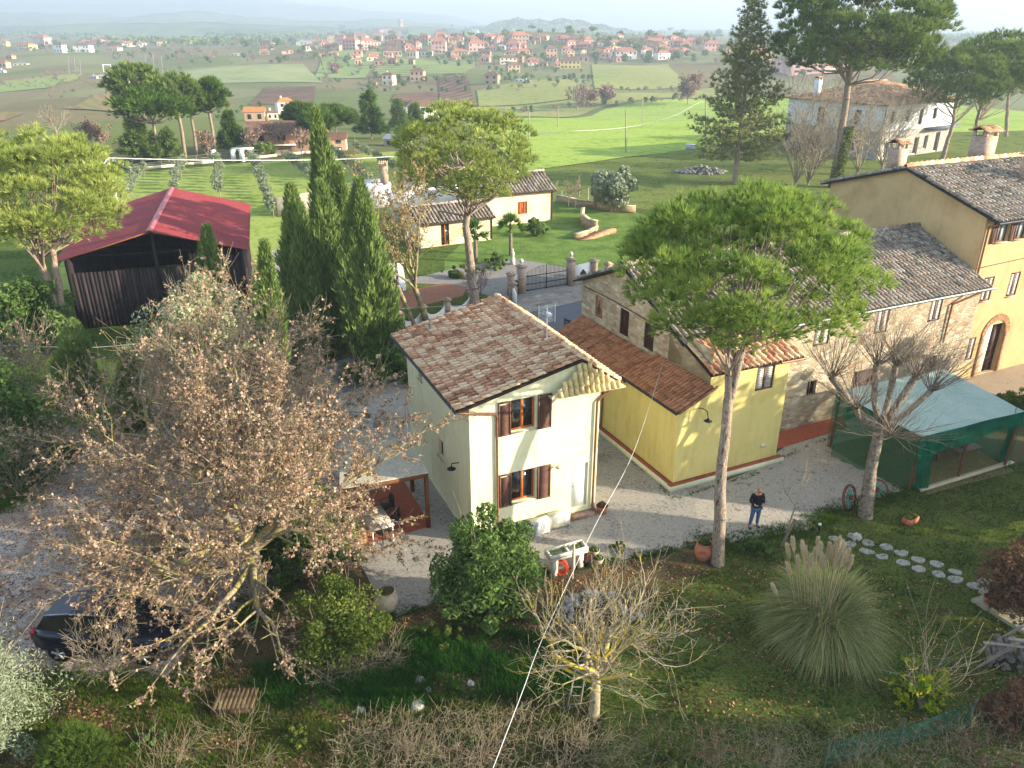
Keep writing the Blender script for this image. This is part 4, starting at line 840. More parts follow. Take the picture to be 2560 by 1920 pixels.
pollard()
# ---------------------------------------------------------------- leafy bushes
def bush(name,label,base,shape,H,n,size,mat,seed,stems=True,group=None,cat='bush',asp=.5,clump=40,hull=True):
    "shape=(rx,ry); leaves in clumps over a lumpy volume"
    rng=np.random.RandomState(seed); t=thing(name,label,cat,base,0,group); rx,ry=shape
    q=rdir(rng,clump)*(.35+.75*rng.rand(clump,1)); q[:,2]=q[:,2]*.5+.5; q[:,:2]*=(1.08-.35*np.clip(q[:,2:3],0,1)); C0=q*np.array((rx,ry,H)); C0[:,2]=np.clip(C0[:,2],.12*H,None)
    cr=np.minimum(rx,H*.5)*.34*(.45+.95*rng.rand(clump)); ci=rng.randint(clump,size=n); d=rdir(rng,n)
    P=C0[ci]+d*(cr[ci]*(.35+.65*rng.rand(n)**.4))[:,None]; P[:,2]=np.abs(P[:,2])
    V,F=leaves(rng,P,size,asp,bias=d,bw=.7); rn=.6*rng.rand(n)+.4*rng.rand(clump)[ci]; mk('foliage',V,F,mat,t,rnd=rn)
    if stems:
        S=Skel(seed)
        for i in range(6): S.grow((rng.normal()*.1,rng.normal()*.1,0),rdir(rng,1)[0]*.5+np.array((0,0,1)),H*.7,.03,1,4,.1,.02,(3,),.6,.6,.6)
        V,F=S.mesh(5,3); mk('stems',V,F,TWIG,t)
    return t
bush('laurel_bush','tall glossy laurel bush covering the lower corner of the small house',g(1063,1330),(1.55,1.4),3.9,22000,.075,LEAFG,51,clump=90)
bush('privet_bush','yellow-green bush at the near edge of the concrete yard beside the big pale jar',g(742,1410),(1.3,1.2),2.4,15000,.05,LEAFY,52,clump=60)
bush('holm_oak','silver-leaved evergreen tree in front of the red-roofed barn',g(455,890),(2.7,2.4),6.4,24000,.1,LEAFW,53,clump=80,cat='tree')
bush('olive_tree','grey olive tree filling the lower left corner',g(-20,1620),(1.75,1.6),3.9,22000,.055,LEAFS,54,clump=90,cat='tree',asp=.22)
bush('dark_hedge','large dark evergreen thicket at the left edge below the pine',g(20,1010),(3.2,2.2),4.2,16000,.1,LEAFG,55,clump=60)
bush('dark_hedge','dark ivy-clad thicket behind the oak beside the pergola',g(660,1240),(1.8,1.5),3.2,14000,.08,LEAFG,56,clump=60)
bush('dark_hedge','dark evergreen shrub left of the barn corner',g(70,760),(3.0,2.5),4.5,9000,.13,LEAFG,57,clump=50)
bush('dark_hedge','dark evergreen undergrowth along the foot of the cypresses',g(820,830),(2.2,1.2),2.2,7000,.09,LEAFG,58,clump=40)
bush('low_shrub','small round dark shrub right of the big pine trunk near the man',g(1635,1195),(.75,.45),.6,3500,.05,LEAFG,59,clump=25,stems=False)
bush('clipped_hedge','clipped green hedge behind the net tent at the right edge',g(2165,905),(2.6,.9),1.5,9000,.06,LEAFY,60,clump=60,stems=False,cat='hedge')
bush('beech_bush','rust-leaved bush at the right edge beside the stone slab',g(2200,1330),(1.3,1.4),2.6,12000,.06,LEAFR,62,clump=60)
bush('beech_bush','rust-leaved low bush in the lower right corner',g(2190,1560),(1.3,1.0),1.3,9000,.05,LEAFR,63,clump=50)
bush('box_hedge','low clipped hedge row along the villa path',g(1000,600),(1.9,.9),.9,5000,.08,LEAFG,64,clump=30,stems=False,cat='hedge')
bush('box_hedge','low hedge right of the villa path by the statue',g(1075,575),(.9,2.4),.9,4000,.08,LEAFG,65,clump=30,stems=False,cat='hedge')
bush('round_shrub','dark round shrub beside the right-hand palm',g(1155,510),(1.1,1.1),1.6,3500,.1,LEAFG,66,clump=30,stems=False)
bush('fig_bush','sprawling low shrub with yellowing leaves at the clothes line',g(1985,1520),(.75,.7),1.7,900,.085,M('fig_leaf',['#3e6a1c','#6c8f24','#b8b428','#507a22'],w=.8,transl=.4),67,clump=24)
bare('bare_shrub','thin wand-like stems rising from the yellowing shrub by the clothes line',g(1990,1525),2.3,.03,68,trunk_h=0,forks=12,lev=1,kids=(3,),forkspread=.35,L=2.0,cat='bush')
def juniper(base,label):
    rng=np.random.RandomState(70); t=thing('juniper_bush',label,'bush',base); n=2600; a=rng.rand(n)*6.28; e=rng.rand(n)**.7*1.35; d=np.stack([np.cos(a)*np.sin(e),np.sin(a)*np.sin(e),np.cos(e)],1); P=d*np.array((.85,.8,1.15))*(.35+.65*rng.rand(n,1))
    V,F,r=needles(rng,P,nrm(d+np.array((0,0,.35))),12,.2,.022,.6); mk('foliage',V,F,M('juniper',['#3c5024','#5e7434','#7c8c44'],scale=1.5,w=.6,transl=.3),t,rnd=r)
juniper(g(165,1655),'feathery yellow-green juniper beside the lower left olive tree')
# pampas grass
def pampas():
    base=g(1772,1392); t=thing('pampas_grass','huge clump of pampas grass with cream plumes on the lawn','grass clump',base); rng=np.random.RandomState(81)
    n=12000; cq=rng.randint(70,size=n); ca_=rng.rand(70)*6.283; ct_=rng.rand(70); a=ca_[cq]+rng.normal(size=n)*.16; tilt=.08+1.0*np.clip(ct_[cq]+rng.normal(size=n)*.12,0,1)**.9; L=(2.6-.4*tilt)*(.45+.75*rng.rand(n)); p0=np.stack([np.cos(a)*.45*rng.rand(n),np.sin(a)*.45*rng.rand(n),np.zeros(n)],1)
    k=5; V=[];cur=p0.copy(); d=np.stack([np.cos(a)*np.sin(tilt*.5),np.sin(a)*np.sin(tilt*.5),np.cos(tilt*.5)],1); side=np.stack([-np.sin(a),np.cos(a),np.zeros(n)],1)+rdir(rng,n)*.4; side=nrm(side); w=.011
    rows=[]
    for j in range(k+1):
        ww=w*(1-j/k*.85); rows.append((cur-side*ww,cur+side*ww)); cur=cur+d*(L/k)[:,None]; d=nrm(d+np.stack([np.cos(a)*.3,np.sin(a)*.3,-.5*(.5+tilt)],1)*((.5+.3*j)*.8)+rdir(rng,n)*.2)
    V=np.stack([x for r in rows for x in r],1); V[:,:,2]=np.maximum(V[:,:,2],.01); V=V.reshape(-1,3)
    F=np.concatenate([np.stack([np.arange(n)*2*(k+1)+2*j,np.arange(n)*2*(k+1)+2*j+1,np.arange(n)*2*(k+1)+2*j+3,np.arange(n)*2*(k+1)+2*j+2],1) for j in range(k)])
    mk('leaves',V,F,M('pampas_leaf',['#4a5c30','#6e7e42','#98a064','#bcb282','#66783c','#c8bc94'],w=.85,transl=.35),t,rnd=np.tile(rng.rand(n),k))
    PL=M('pampas_plume',['#cbb693','#ddceb0','#e9dec6'],w=.6,transl=.4)
    for i in range(26):
        if i>=17: u,v=[(1792,1172),(1815,1160),(1826,1175),(1842,1200),(1712,1160),(1752,1198),(1780,1200),(1820,1195),(1700,1215)][i-17]
        elif i<6: u,v=[(1700,1175),(1722,1200),(1740,1180),(1768,1160),(1773,1172),(1745,1215)][i]
        else: u,v=[(1800,1180),(1808,1165),(1815,1178),(1822,1168),(1828,1190),(1835,1185),(1808,1200),(1762,1185),(1733,1168),(1667,1260),(1775,1195)][i-6]
        top=np.array(at(u,v,base.y+rng.normal()*.3))-np.array(base); b_=np.array((top[0]*.35,top[1]*.35,0)); ax=nrm(top-b_); S=[]
        v1,f1=tubes([b_],[top-ax*.3],[.008],[.006],4); n=420; tt=rng.rand(n); P=top-ax*(.05+tt[:,None]*.5); ww=.055*np.sin(np.clip(tt*1.1+.05,0,1)*np.pi)**.6+.01; P=P+rdir(rng,n)*ww[:,None]*rng.rand(n,1)
        v2,f2,r2=needles(rng,P,np.tile(ax,(n,1)),3,.11,.012,.5); mk('plume',np.concatenate([v1,v2]),[f1,f2+len(v1)],PL,t,rnd=np.concatenate([np.zeros(len(f1)),r2]))
pampas()
# palms
def palm(label,base,H,seed):
    rng=np.random.RandomState(seed); t=thing('palm_tree',label,'palm',base,0,'fan palms in the villa garden'); V,F=tubes([[0,0,0]],[[0,0,H]],[.16],[.13],8); mk('trunk',V,F,BARK,t)
    P=[];D=[]
    for i in range(30):
        a=rng.rand()*6.28; e=rng.rand()*1.9-.1; d=np.array((math.cos(a)*math.sin(e),math.sin(a)*math.sin(e),math.cos(e))); hub=np.array((0,0,H))+d*.65; P.append(hub);D.append(d)
    P=np.array(P);D=np.array(D); V,F,r=needles(rng,P,D,26,.75,.07,.75); v1,f1=tubes(np.tile([0,0,H],(30,1)),P,np.full(30,.015),np.full(30,.012),3)
    mk('fronds',np.concatenate([v1,V]),[f1,F+len(v1)],M('palm_leaf',['#284a1a','#47702a','#7f9a42'],w=.6,transl=.3),t,rnd=np.concatenate([np.zeros(len(f1)),r]))
palm('fan palm in front of the villa beside its lawn, right of the stone pine trunk',g(1103,552),2.3,91); palm('fan palm left of the stone pine trunk by the villa porch',g(1066-38,566),2.2,92)
# ---------------------------------------------------------------- mid-distance trees
def small_tree(name,label,ub,vb,vt,wpx,mat,seed,kind='round',group=None,n=2600,Y=None,lsz=None,place=True):
    b=gt(ub,vb); F=b.y*cp+(CH-b.z)*sp; top=at(ub,vt,b.y); H=max(1,top.z-b.z); Rr=wpx*K/2*F/FPX
    rng=np.random.RandomState(seed); t=thing(name,label,'tree',b,0,group); S=Skel(seed)
    s=lsz or max(.09,F*.0018)
    if kind=='umbrella':
        P,N=crown_clumps(rng,(0,0,H*.79),Rr*.95,Rr*.95,H*.21,60,.75); n_t=18; ci=np.repeat(np.arange(60),n_t); d=rdir(rng,60*n_t); d[:,2]=np.abs(d[:,2]); Tp=P[ci]+d*Rr*.22; V,F_,r=needles(rng,Tp,nrm(d+N[ci]*.6+np.array((0,0,.4))),7,s*4,s*.9,.5); r=.5*r+.5*np.repeat(rng.rand(60)[ci],7)
        mk('crown',V,F_,mat,t,rnd=r); S.chain([np.array((0,0,0)),np.array((.1,.1,H*.35)),np.array((0,0,H*.68))],[H*.026,H*.022,H*.018])
        for p in P[::3]: S.chain([np.array((0,0,H*.6)),(p+np.array((0,0,H*.58)))/2-np.array((0,0,H*.02)),p],[H*.012,H*.008,H*.003])
    elif kind=='conifer':
        k=70; zz=np.sort(.14+.84*rng.rand(k)); P=[];D=[]
        for z in zz:
            a=rng.rand()*6.28; L=Rr*(1.05-z)**.75*(.55+.55*rng.rand()); nn=max(5,int(30*L/Rr)); tt=rng.rand(nn)*.85+.15
            q=np.stack([math.cos(a)*L*tt,math.sin(a)*L*tt,z*H-L*.12*tt**2*0+rng.normal(size=nn)*.02*H*0+L*.1*tt],1)+rng.normal(size=(nn,3))*Rr*.07; P.append(q); D.append(np.tile((math.cos(a)*.8,math.sin(a)*.8,.35),(nn,1)))
            S.chain([np.array((0,0,z*H-.02*H)),np.array((math.cos(a)*L,math.sin(a)*L,z*H+L*.1))],[H*.006,H*.002])
        P=np.concatenate(P);D=nrm(np.concatenate(D)); V,F_,r=needles(rng,P,D,9,s*3.6,s*.9,.8); mk('crown',V,F_,mat,t,rnd=r); S.chain([np.array((0,0,0)),np.array((0,0,H*.5)),np.array((0,0,H))],[H*.018,H*.012,H*.003])
    elif kind=='bare':
        for i in range(5):
            a=i*1.26+rng.rand(); S.grow((0,0,H*.15),(math.cos(a)*.4,math.sin(a)*.4,1),H*.5,H*.014,2,4,.12,.06,(4,4),.6,.6,.6,.25,H*.0012+F*.00022)
        S.chain([np.array((0,0,0)),np.array((0,0,H*.2))],[H*.022,H*.018])
        if n: 
            q=S.alongpts(n,H*.008)+rng.normal(size=(n,3))*s; V,F_=leaves(rng,q,s*.8,.7); mk('leaves',V,F_,mat,t,rnd=rng.rand(n))
    else:
        cl=30; q=rdir(rng,cl)*(.5+.4*rng.rand(cl,1)); q[:,2]=q[:,2]*.85; C0=q*np.array((Rr,Rr,H*.42))+np.array((0,0,H*.57)); ci=rng.randint(cl,size=n); d=rdir(rng,n); P=C0[ci]+d*min(Rr,H*.45)*.36*(.5+.5*rng.rand(n,1)); V,F_=leaves(rng,P,s*1.3,.6,d,.6)
        mk('crown',V,F_,mat,t,rnd=.6*rng.rand(n)+.4*rng.rand(cl)[ci]); S.chain([np.array((0,0,-.1)),np.array((0,0,H*.5))],[H*.035,H*.02])
    V,F_=S.mesh(6,3,H*.008); mk('trunk',V,F_,BARKP if kind in('umbrella','conifer') else TWIG,t); return t
NEEDH=M('pine_needles_far',['#2f4a1c','#54702a','#7c8f3c'],scale=.4,w=.6,transl=.3)
small_tree('stone_pine','umbrella pine with forked trunk, front left of the grove-side pine group',345,352,208,152,NEEDH,101,'umbrella')
small_tree('stone_pine','tall pine behind the front pines of the grove-side group',320,335,150,110,NEEDD,102,'umbrella')
small_tree('stone_pine','pine in the middle of the grove-side group',400,340,170,110,NEEDD,103,'umbrella')
small_tree('stone_pine','lone umbrella pine with a bare trunk, rightmost of the grove-side group',465,335,177,76,NEEDH,104,'umbrella')
small_tree('stone_pine','leaning pine beside the lone umbrella pine',425,335,190,80,NEEDD,105,'umbrella')
small_tree('cedar_tree','dark conifer under the pines at the garden corner',305,352,260,110,NEEDD,106,'conifer')
small_tree('cedar_tree','dark conifer between the pine trunks',365,350,280,70,NEEDD,114,'conifer')
small_tree('cedar_tree','green conifer left of the brick farmhouse',505,332,243,64,NEEDH,107,'conifer')
small_tree('stone_pine','small pine rising behind the brick farmhouse',660,325,232,70,NEEDH,108,'umbrella')
small_tree('stone_pine','small pine right of the tall cypress tip',728,322,238,80,NEEDH,109,'umbrella')
small_tree('cedar_tree','tall cedar behind the mid pine, left of the dark conifers',803,300,196,72,NEEDH,110,'conifer')
small_tree('cedar_tree','dark cone-shaped evergreen, left of a pair',862,282,218,34,NEEDD,111,'conifer')
small_tree('cedar_tree','dark cone-shaped evergreen, right of a pair',898,280,226,44,NEEDD,112,'conifer')
small_tree('olive_tree','rounded grey-green olive tree on the villa bank',1321,458,358,104,LEAFS,113,n=7000)
DEAD=M('dead_leaf_far',['#7a5c4c','#94786a','#a58c7a'],w=.6,transl=.2)
for k,(u,v,vt,w_,nl,lb) in enumerate([(125,300,225,40,0,'pale bare poplar in the left field'),(188,328,262,70,500,'bare tree left of a pair in the left field'),(225,325,268,66,500,'bare tree right of a pair in the left field'),(600,332,262,80,300,'bare tree before the brick farmhouse'),(1247,240,182,44,200,'bare tree at the edge of the wheat field'),(1310,225,188,46,1500,'brown-leaved tree at the far edge of the wheat field'),(1270,232,190,40,900,'brown bare tree beside the wheat field'),(1485,226,160,90,2600,'rust-coloured tree group at the top corner of the wheat field'),(450,345,285,70,500,'bare tree under the pines by the fence'),(1178,465,395,60,0,'white-barked bare tree against the villa wall'),(1238,440,388,36,0,'thin bare tree left of the olive'),(725,160,138,36,600,'bare tree by the farm road')]):
    small_tree('bare_tree',lb,u,v,vt,w_,DEAD,120+k,'bare',n=nl)
small_tree('bare_tree','bare tree at the left corner of the brick farmhouse',548,338,275,60,DEAD,171,'bare',n=300)
small_tree('stone_pine','small pine hiding the right end of the brick farmhouse',690,333,250,66,NEEDH,172,'umbrella')
small_tree('bare_tree','bare tree before the peach wing of the farmhouse',652,338,280,54,DEAD,173,'bare',n=500)
small_tree('shrub_tree','rounded dark shrub at the garden fence before the farmhouse',575,340,306,46,NEEDD,174)
# right-hand group
def cone_tree(label,base,H,Rr,seed,z0=.14):
    rng=np.random.RandomState(seed); t=thing('spruce_tree',label,'tree',base); S=Skel(seed); P=[];D=[]
    S.chain([np.array((0,0,-.1)),np.array((.05,0,H*.5)),np.array((0,0,H))],[H*.017,H*.011,.03])
    for i in range(190):
        z=z0+(1-z0)*(i/190)**.95; a=i*2.4+rng.rand(); L=Rr*min(1,(1.04-z)*1.25)**.8*(.6+.5*rng.rand()); dr=.12-.35*z*0
        p0=np.array((0,0,z*H)); pts=[p0]
        for j in range(1,5): q=j/4; pts.append(p0+np.array((math.cos(a+.15*q)*L*q,math.sin(a+.15*q)*L*q,-L*.12*q+L*.22*q*q)))
        S.chain(pts,[.05*(1.1-z),.04*(1.1-z),.03*(1.1-z),.015,.008])
        nn=max(8,int(40*L/Rr)); tt=.2+.8*rng.rand(nn); q=np.array(pts)[(tt*3.99).astype(int)]; q2=np.array(pts)[np.minimum((tt*3.99).astype(int)+1,4)]; f=(tt*3.99)%1; c=q*(1-f[:,None])+q2*f[:,None]+rng.normal(size=(nn,3))*np.array((.28,.28,.14)); P.append(c); D.append(np.tile((math.cos(a)*.6,math.sin(a)*.6,.35),(nn,1)))
    P=np.concatenate(P); D=nrm(np.concatenate(D)); V,F,r=needles(rng,P,D,14,.5,.075,.8); mk('crown',V,F,M('spruce_needles',['#56643a','#7a8250','#9a9c62','#aaa874'],scale=.3,w=.55,transl=.3),t,rnd=r); V,F=S.mesh(7,3); mk('trunk',V,F,BARKP,t)
cone_tree('tall layered spruce reaching above the horizon right of the wheat field',g(1586,396),20.5,6.3,131)
tb=g(1802,405); P0=[tb,at(1812,330,tb.y),at(1826,230,tb.y),at(1840,130,tb.y),at(1850,70,tb.y)]
umbrella('stone_pine','giant stone pine with an ivy-clad trunk in front of the white farmhouse',tb,[(P0,[.55,.48,.4,.3,.16])],at(1858,70,tb.y+1),(9.0,8.,5.4),260,1.6,26,14,.7,.08,NEEDD,132,flat=.7)
tv=B(); rng=np.random.RandomState(9)
n=2500; z=rng.rand(n)*7; a=rng.rand(n)*6.28; P=np.stack([np.cos(a)*(.55+.15*rng.rand(n)),np.sin(a)*(.55+.15*rng.rand(n)),z],1)+np.stack([z*.06,z*0,z*0],1); V,F=leaves(rng,P,.14,.8); iv=thing('ivy',"ivy climbing the giant pine's trunk",'ivy',tb); mk('foliage',V,F,LEAFY,iv,rnd=rng.rand(n))
for k,(u,v,um,cu,cv,rx,rz,lb) in enumerate([(2033,352,2060,2070,175,6.2,3.6,'dark stone pine with a forked trunk beside the white farmhouse'),(2100,345,2112,2150,150,6.5,4.0,'dark stone pine, middle trunk of the right-edge row'),(2173,295,2178,2215,140,8.,4.5,'dark stone pine at the far right edge')]):
    tb=g(u,v); umbrella('stone_pine',lb,tb,[([tb,at((u+um)/2,v-45,tb.y),at(um,v-90,tb.y),at(cu,cv,tb.y+1)],[.36,.3,.24,.12])],at(cu,cv,tb.y+2),(rx,rx*.9,rz),150,1.5,22,13,.65,.08,NEEDD,140+k,flat=.75)
for k,(u,v,vt,lb) in enumerate([(1717,402,200,'leafless multi-stemmed tree between the spruce and the ivy-clad pine'),(1852,378,205,'leafless multi-stemmed tree in front of the white farmhouse'),(1745,400,270,'low thicket of bare stems behind the pine crown'),(1905,365,215,'leafless tree before the corner of the white farmhouse'),(1760,372,215,'leafless tree at the left corner of the white farmhouse')]):
    b=g(u,v); top=at(u,vt,b.y); bare('bare_tree',lb,b,top.z,.16,150+k,bark=TWIG,trunk_h=.03,forks=9,lev=3,kids=(3,3,4),forkspread=.5,L=top.z*.62,minr=.016,ratio=.55,start=.3,up=.04,wander=.1)
# trees that stand outside the picture to the right and throw the long shadows
for k,(x,y,h) in enumerate([(29,25.3,10.3),(30,19.9,8.6),(29,14.5,9.6),(28,10.5,9.2),(31,28.3,8.6),(36,33,8)]):
    bush('evergreen_tree','evergreen standing right of the garden, outside the view',(x,y,0),(2.4,2.6),h,5000,.28,LEAFG,160+k,clump=60,cat='tree',group='row of evergreens to the right of the garden')
# olive grove rows
op=None; OL=[]
protos=[]
for k in range(4):
    rng=np.random.RandomState(200+k); t=thing('young_olive_tree','x','olive tree',(0,0,-50),0,None); n=420; cl=9; C0=rdir(rng,cl)*.38+np.array((0,0,1.15)); ci=rng.randint(cl,size=n); P=C0[ci]+rdir(rng,n)*.34*rng.rand(n,1)**.4; V,F=leaves(rng,P,.12,.4); mk('crown',V,F,LEAFS,t,rnd=rng.rand(n)); V,F=tubes([[0,0,-.05]],[[0,0,1]],[.05],[.035],5); mk('trunk',V,F,TWIG,t); protos.append(t)
rows=[((312,376),(272,440),'leftmost grove row by the concrete pole'),((396,366),(378,418),'second grove row from the left'),((470,356),(475,428),'grove row directly above the barn roof'),((544,343),(590,470),'grove row ending at the concrete wall stub'),((615,346),(690,402),'grove row just left of the tall cypress tip'),((706,330),(800,402),'grove row just right of the tall cypress tip'),((770,328),(850,372),'rightmost grove row beside the mid pine')]
rng=np.random.RandomState(5); k=0
for a,b_,lb in rows:
    A=g(*a);Bq=g(*b_); L=(Bq-A).length; n=max(5,int(L/1.9))
    for i in range(n):
        p=A+(Bq-A)*(i/(n-1))+Vector((rng.normal()*.12,rng.normal()*.15,0)); s=.8+.35*rng.rand()
        lab='young olive in the '+lb
        if k<4: o=protos[k]; o.location=p; o.scale=(s,s,s); o.rotation_euler=(0,0,rng.rand()*6); tag(o,lab,'olive tree',"young olives of the grove")
        else: dup(protos[k%4],p,rng.rand()*6.28,s,lab,"young olives of the grove",'olive tree')
        k+=1
# ================================================================ GRASS, LITTER, SCRUB
def blades(name,poly,n,h,wd,mat,seed,spread=.6,z=.01,kind='stuff',density=None,label=None):
    rng=np.random.RandomState(seed); q=samp(rng,poly,n)
    ns=np.sin(q[:,0]*1.7+np.sin(q[:,1]*2.3)*1.5)+np.sin(q[:,1]*2.9+q[:,0]); keep=rng.rand(n)<np.clip(.55+.3*ns,.12,1); q=q[keep]; n=len(q)
    P=np.column_stack([q,np.full(n,z)]); V,F,r=needles(rng,P,np.tile((0,0,1.),(n,1)),4,h,wd,spread); V[:,2]=np.maximum(V[:,2],0)
    r=.5*r+.5*np.repeat(.5+.5*np.sin(q[:,0]*3+1)*np.sin(q[:,1]*2.2),4)
    o=mk(name,V,F,mat,None,rnd=r); return tag(o,label,kind=kind)
BLD=M('grass_blade',['#263a12','#3e5a18','#5c7a22','#7c8c34'],w=.7,transl=.35)
BLG=M('iris_blade',['#22401a','#315a20','#4b7428'],w=.7,transl=.3)
BLDRY=M('dry_grass',['#6a5a3c','#94835a','#5c6a2c','#a89a70'],w=.8,transl=.3)
blades('grass',[(1290,1345),(1545,1200),(1745,1145),(1880,1100),(1985,1062),(2330,970),(2330,1300),(2330,1800),(1200,1800)],26000,.1,.02,BLD,301)
blades('grass',[(-100,1480),(420,1470),(700,1430),(1300,1500),(1300,1760),(-100,1760)],16000,.17,.022,BLDRY,302)
blades('grass',[(-100,1480),(420,1470),(700,1430),(1300,1500),(1300,1760),(-100,1760)],36000,.16,.024,BLD,303)
blades('iris_bed',[(850,1380),(1000,1350),(1260,1400),(1300,1500),(1000,1520),(820,1540),(780,1470)],5200,.42,.03,BLG,304,.75)
blades('iris_bed',[(540,1440),(700,1440),(830,1500),(800,1560),(560,1520)],2200,.36,.03,BLG,305,.75)
blades('grass',[(-60,1000),(80,960),(180,950),(60,1030),(-60,1100)],3000,.3,.03,BLD,306)
blades('grass',[(-100,1120),(60,1060),(70,1040),(-100,1040)],3500,.25,.03,BLDRY,307)
def edgegrass(line,n,h,seed,mat,w_=.28):
    rng=np.random.RandomState(seed); P=[np.array(g(*p)[:2]) for p in line]; L=np.array([np.linalg.norm(b_-a_) for a_,b_ in zip(P,P[1:])]); i=rng.choice(len(L),n,p=L/L.sum()); t=rng.rand(n,1); q=np.array(P)[i]*(1-t)+np.array(P)[i+1]*t; k=(np.sin(q[:,0]*2.7)+np.sin(q[:,1]*3.9+q[:,0]*5))>-.5; q=q[k]+rng.normal(size=(k.sum(),2))*w_
    V,F,r=needles(rng,np.column_stack([q,np.full(len(q),.02)]),np.tile((0,0,1.),(len(q),1)),5,h,.02,.8); V[:,2]=np.maximum(V[:,2],0); tag(mk('grass',V,F,mat,None,rnd=r),kind='stuff')
edgegrass([(1490,1160),(1570,1175),(1640,1160),(1745,1145),(1800,1105),(1880,1085),(1985,1060)],3800,.14,330,BLD)
edgegrass([(763,1190),(842,1339),(985,1286),(1120,1240),(1250,1225),(1385,1203),(1520,1174)],2600,.12,331,BLD,.12)
edgegrass([(620,1260),(470,1370),(440,1440),(380,1500),(200,1475),(60,1480),(-60,1500)],4000,.16,332,BLD,.35)
edgegrass([(-60,1110),(30,1090),(90,1030),(200,960),(330,905),(500,850)],3200,.18,333,BLD,.35)
edgegrass([(1290,925),(1450,1075),(1470,1075),(1670,1012),(1665,1000),(1820,935)],700,.07,334,BLD,.07)
def litter(poly,n,size,mat,seed):
    rng=np.random.RandomState(seed); q=samp(rng,poly,n); ns=np.sin(q[:,0]*1.1+np.sin(q[:,1]*1.3)*2)+.6*np.sin(q[:,1]*2.1+q[:,0]*.7); q=q[rng.rand(n)<np.clip(.5+.4*ns,.06,1)]; n=len(q)
    V,F=leaves(rng,np.column_stack([q,np.full(n,.03)]),size,.7,bias=np.tile((0,0,1.),(n,1)),bw=1.6); V[:,2]=np.maximum(V[:,2],.012); tag(mk('leaf_litter',V,F,mat,None,rnd=rng.rand(n)),kind='stuff')
LIT=M('fallen_leaf',['#5a3c2a','#85583a','#a87a54','#c09a74','#6b4a34'],w=.9,transl=.1)
litter([(-100,1150),(100,1040),(330,905),(640,900),(750,1190),(440,1440),(380,1490),(-100,1490)],16000,.045,LIT,311)
litter([(-100,1490),(420,1462),(700,1420),(1300,1500),(1300,1760),(-100,1760)],24000,.05,LIT,312)
litter([(842,1341),(1120,1242),(1390,1206),(1545,1230),(1250,1420),(700,1420),(640,1300)],5000,.045,LIT,313)
litter([(1400,1300),(1600,1200),(2300,1300),(2300,1760),(1300,1700)],6000,.04,LIT,314)
# tangled undergrowth along the bottom
def tangle(poly,n,mat,seed,L=.5,z1=.5,label=None):
    rng=np.random.RandomState(seed); q=samp(rng,poly,n); P=np.column_stack([q,rng.rand(n)**2*z1]); d=rdir(rng,n); d[:,2]=np.abs(d[:,2])*.9; d=nrm(d); l=(L*(.4+rng.rand(n)))[:,None]; m=P+d*l*.5+rdir(rng,n)*.05; e=m+nrm(d+rdir(rng,n)*.6)*l*.5; e[:,2]=np.maximum(e[:,2],.02)
    V,F=tubes(np.concatenate([P,m]),np.concatenate([m,e]),np.full(2*n,.005),np.full(2*n,.0035),3); tag(mk('undergrowth',V,F,mat,None),label,kind='stuff')
tangle([(760,1570),(1000,1545),(1300,1560),(1300,1700),(700,1700)],1500,M('dry_stem',['#7c6c56','#a69880','#90826a','#6c5c48'],scale=2),320)
tangle([(1300,1590),(2300,1560),(2300,1700),(1300,1700)],1500,MATS['dry_stem'],321,.4,.4)
tangle([(-100,900),(110,850),(130,950),(-100,1040)],1500,MATS['dry_stem'],322,.9,1.2)
tangle([(640,1440),(860,1380),(900,1440),(700,1500)],700,MATS['dry_stem'],323,.5,.4)
for k_,(u_,v_,w_,h_,n_,lb_) in enumerate([(1000,1610,.5,.45,1500,'low green weed clump left of the rope at the bottom edge'),(1445,1640,.6,.5,1600,'low green weed clump under the walnut at the bottom edge'),(640,1600,.5,.4,1200,'low green weed clump among the bare shrubs, lower left of centre'),(1340,1190,.4,.35,600,'small green weed clump at the edge of the concrete'),(1760,1580,.6,.4,1300,'ivy-green weed clump beside the net fence'),(1490,1500,.7,.3,1500,'mat of green weeds on the lawn right of the walnut'),(330,1600,.6,.35,1200,'low weed clump right of the juniper'),(560,1350,.8,.7,2200,'dark shrub under the oak beside the concrete yard'),(950,1390,.9,.6,2000,'low dark shrub at the foot of the laurel, left side'),(1180,1360,.8,.6,2000,'low dark shrub at the foot of the laurel, right side')]): bush('weed_clump',lb_,g(u_,v_),(w_,w_*.8),h_,n_,.04,LEAFY if k_%3 else LEAFG,350+k_,clump=16,stems=False)
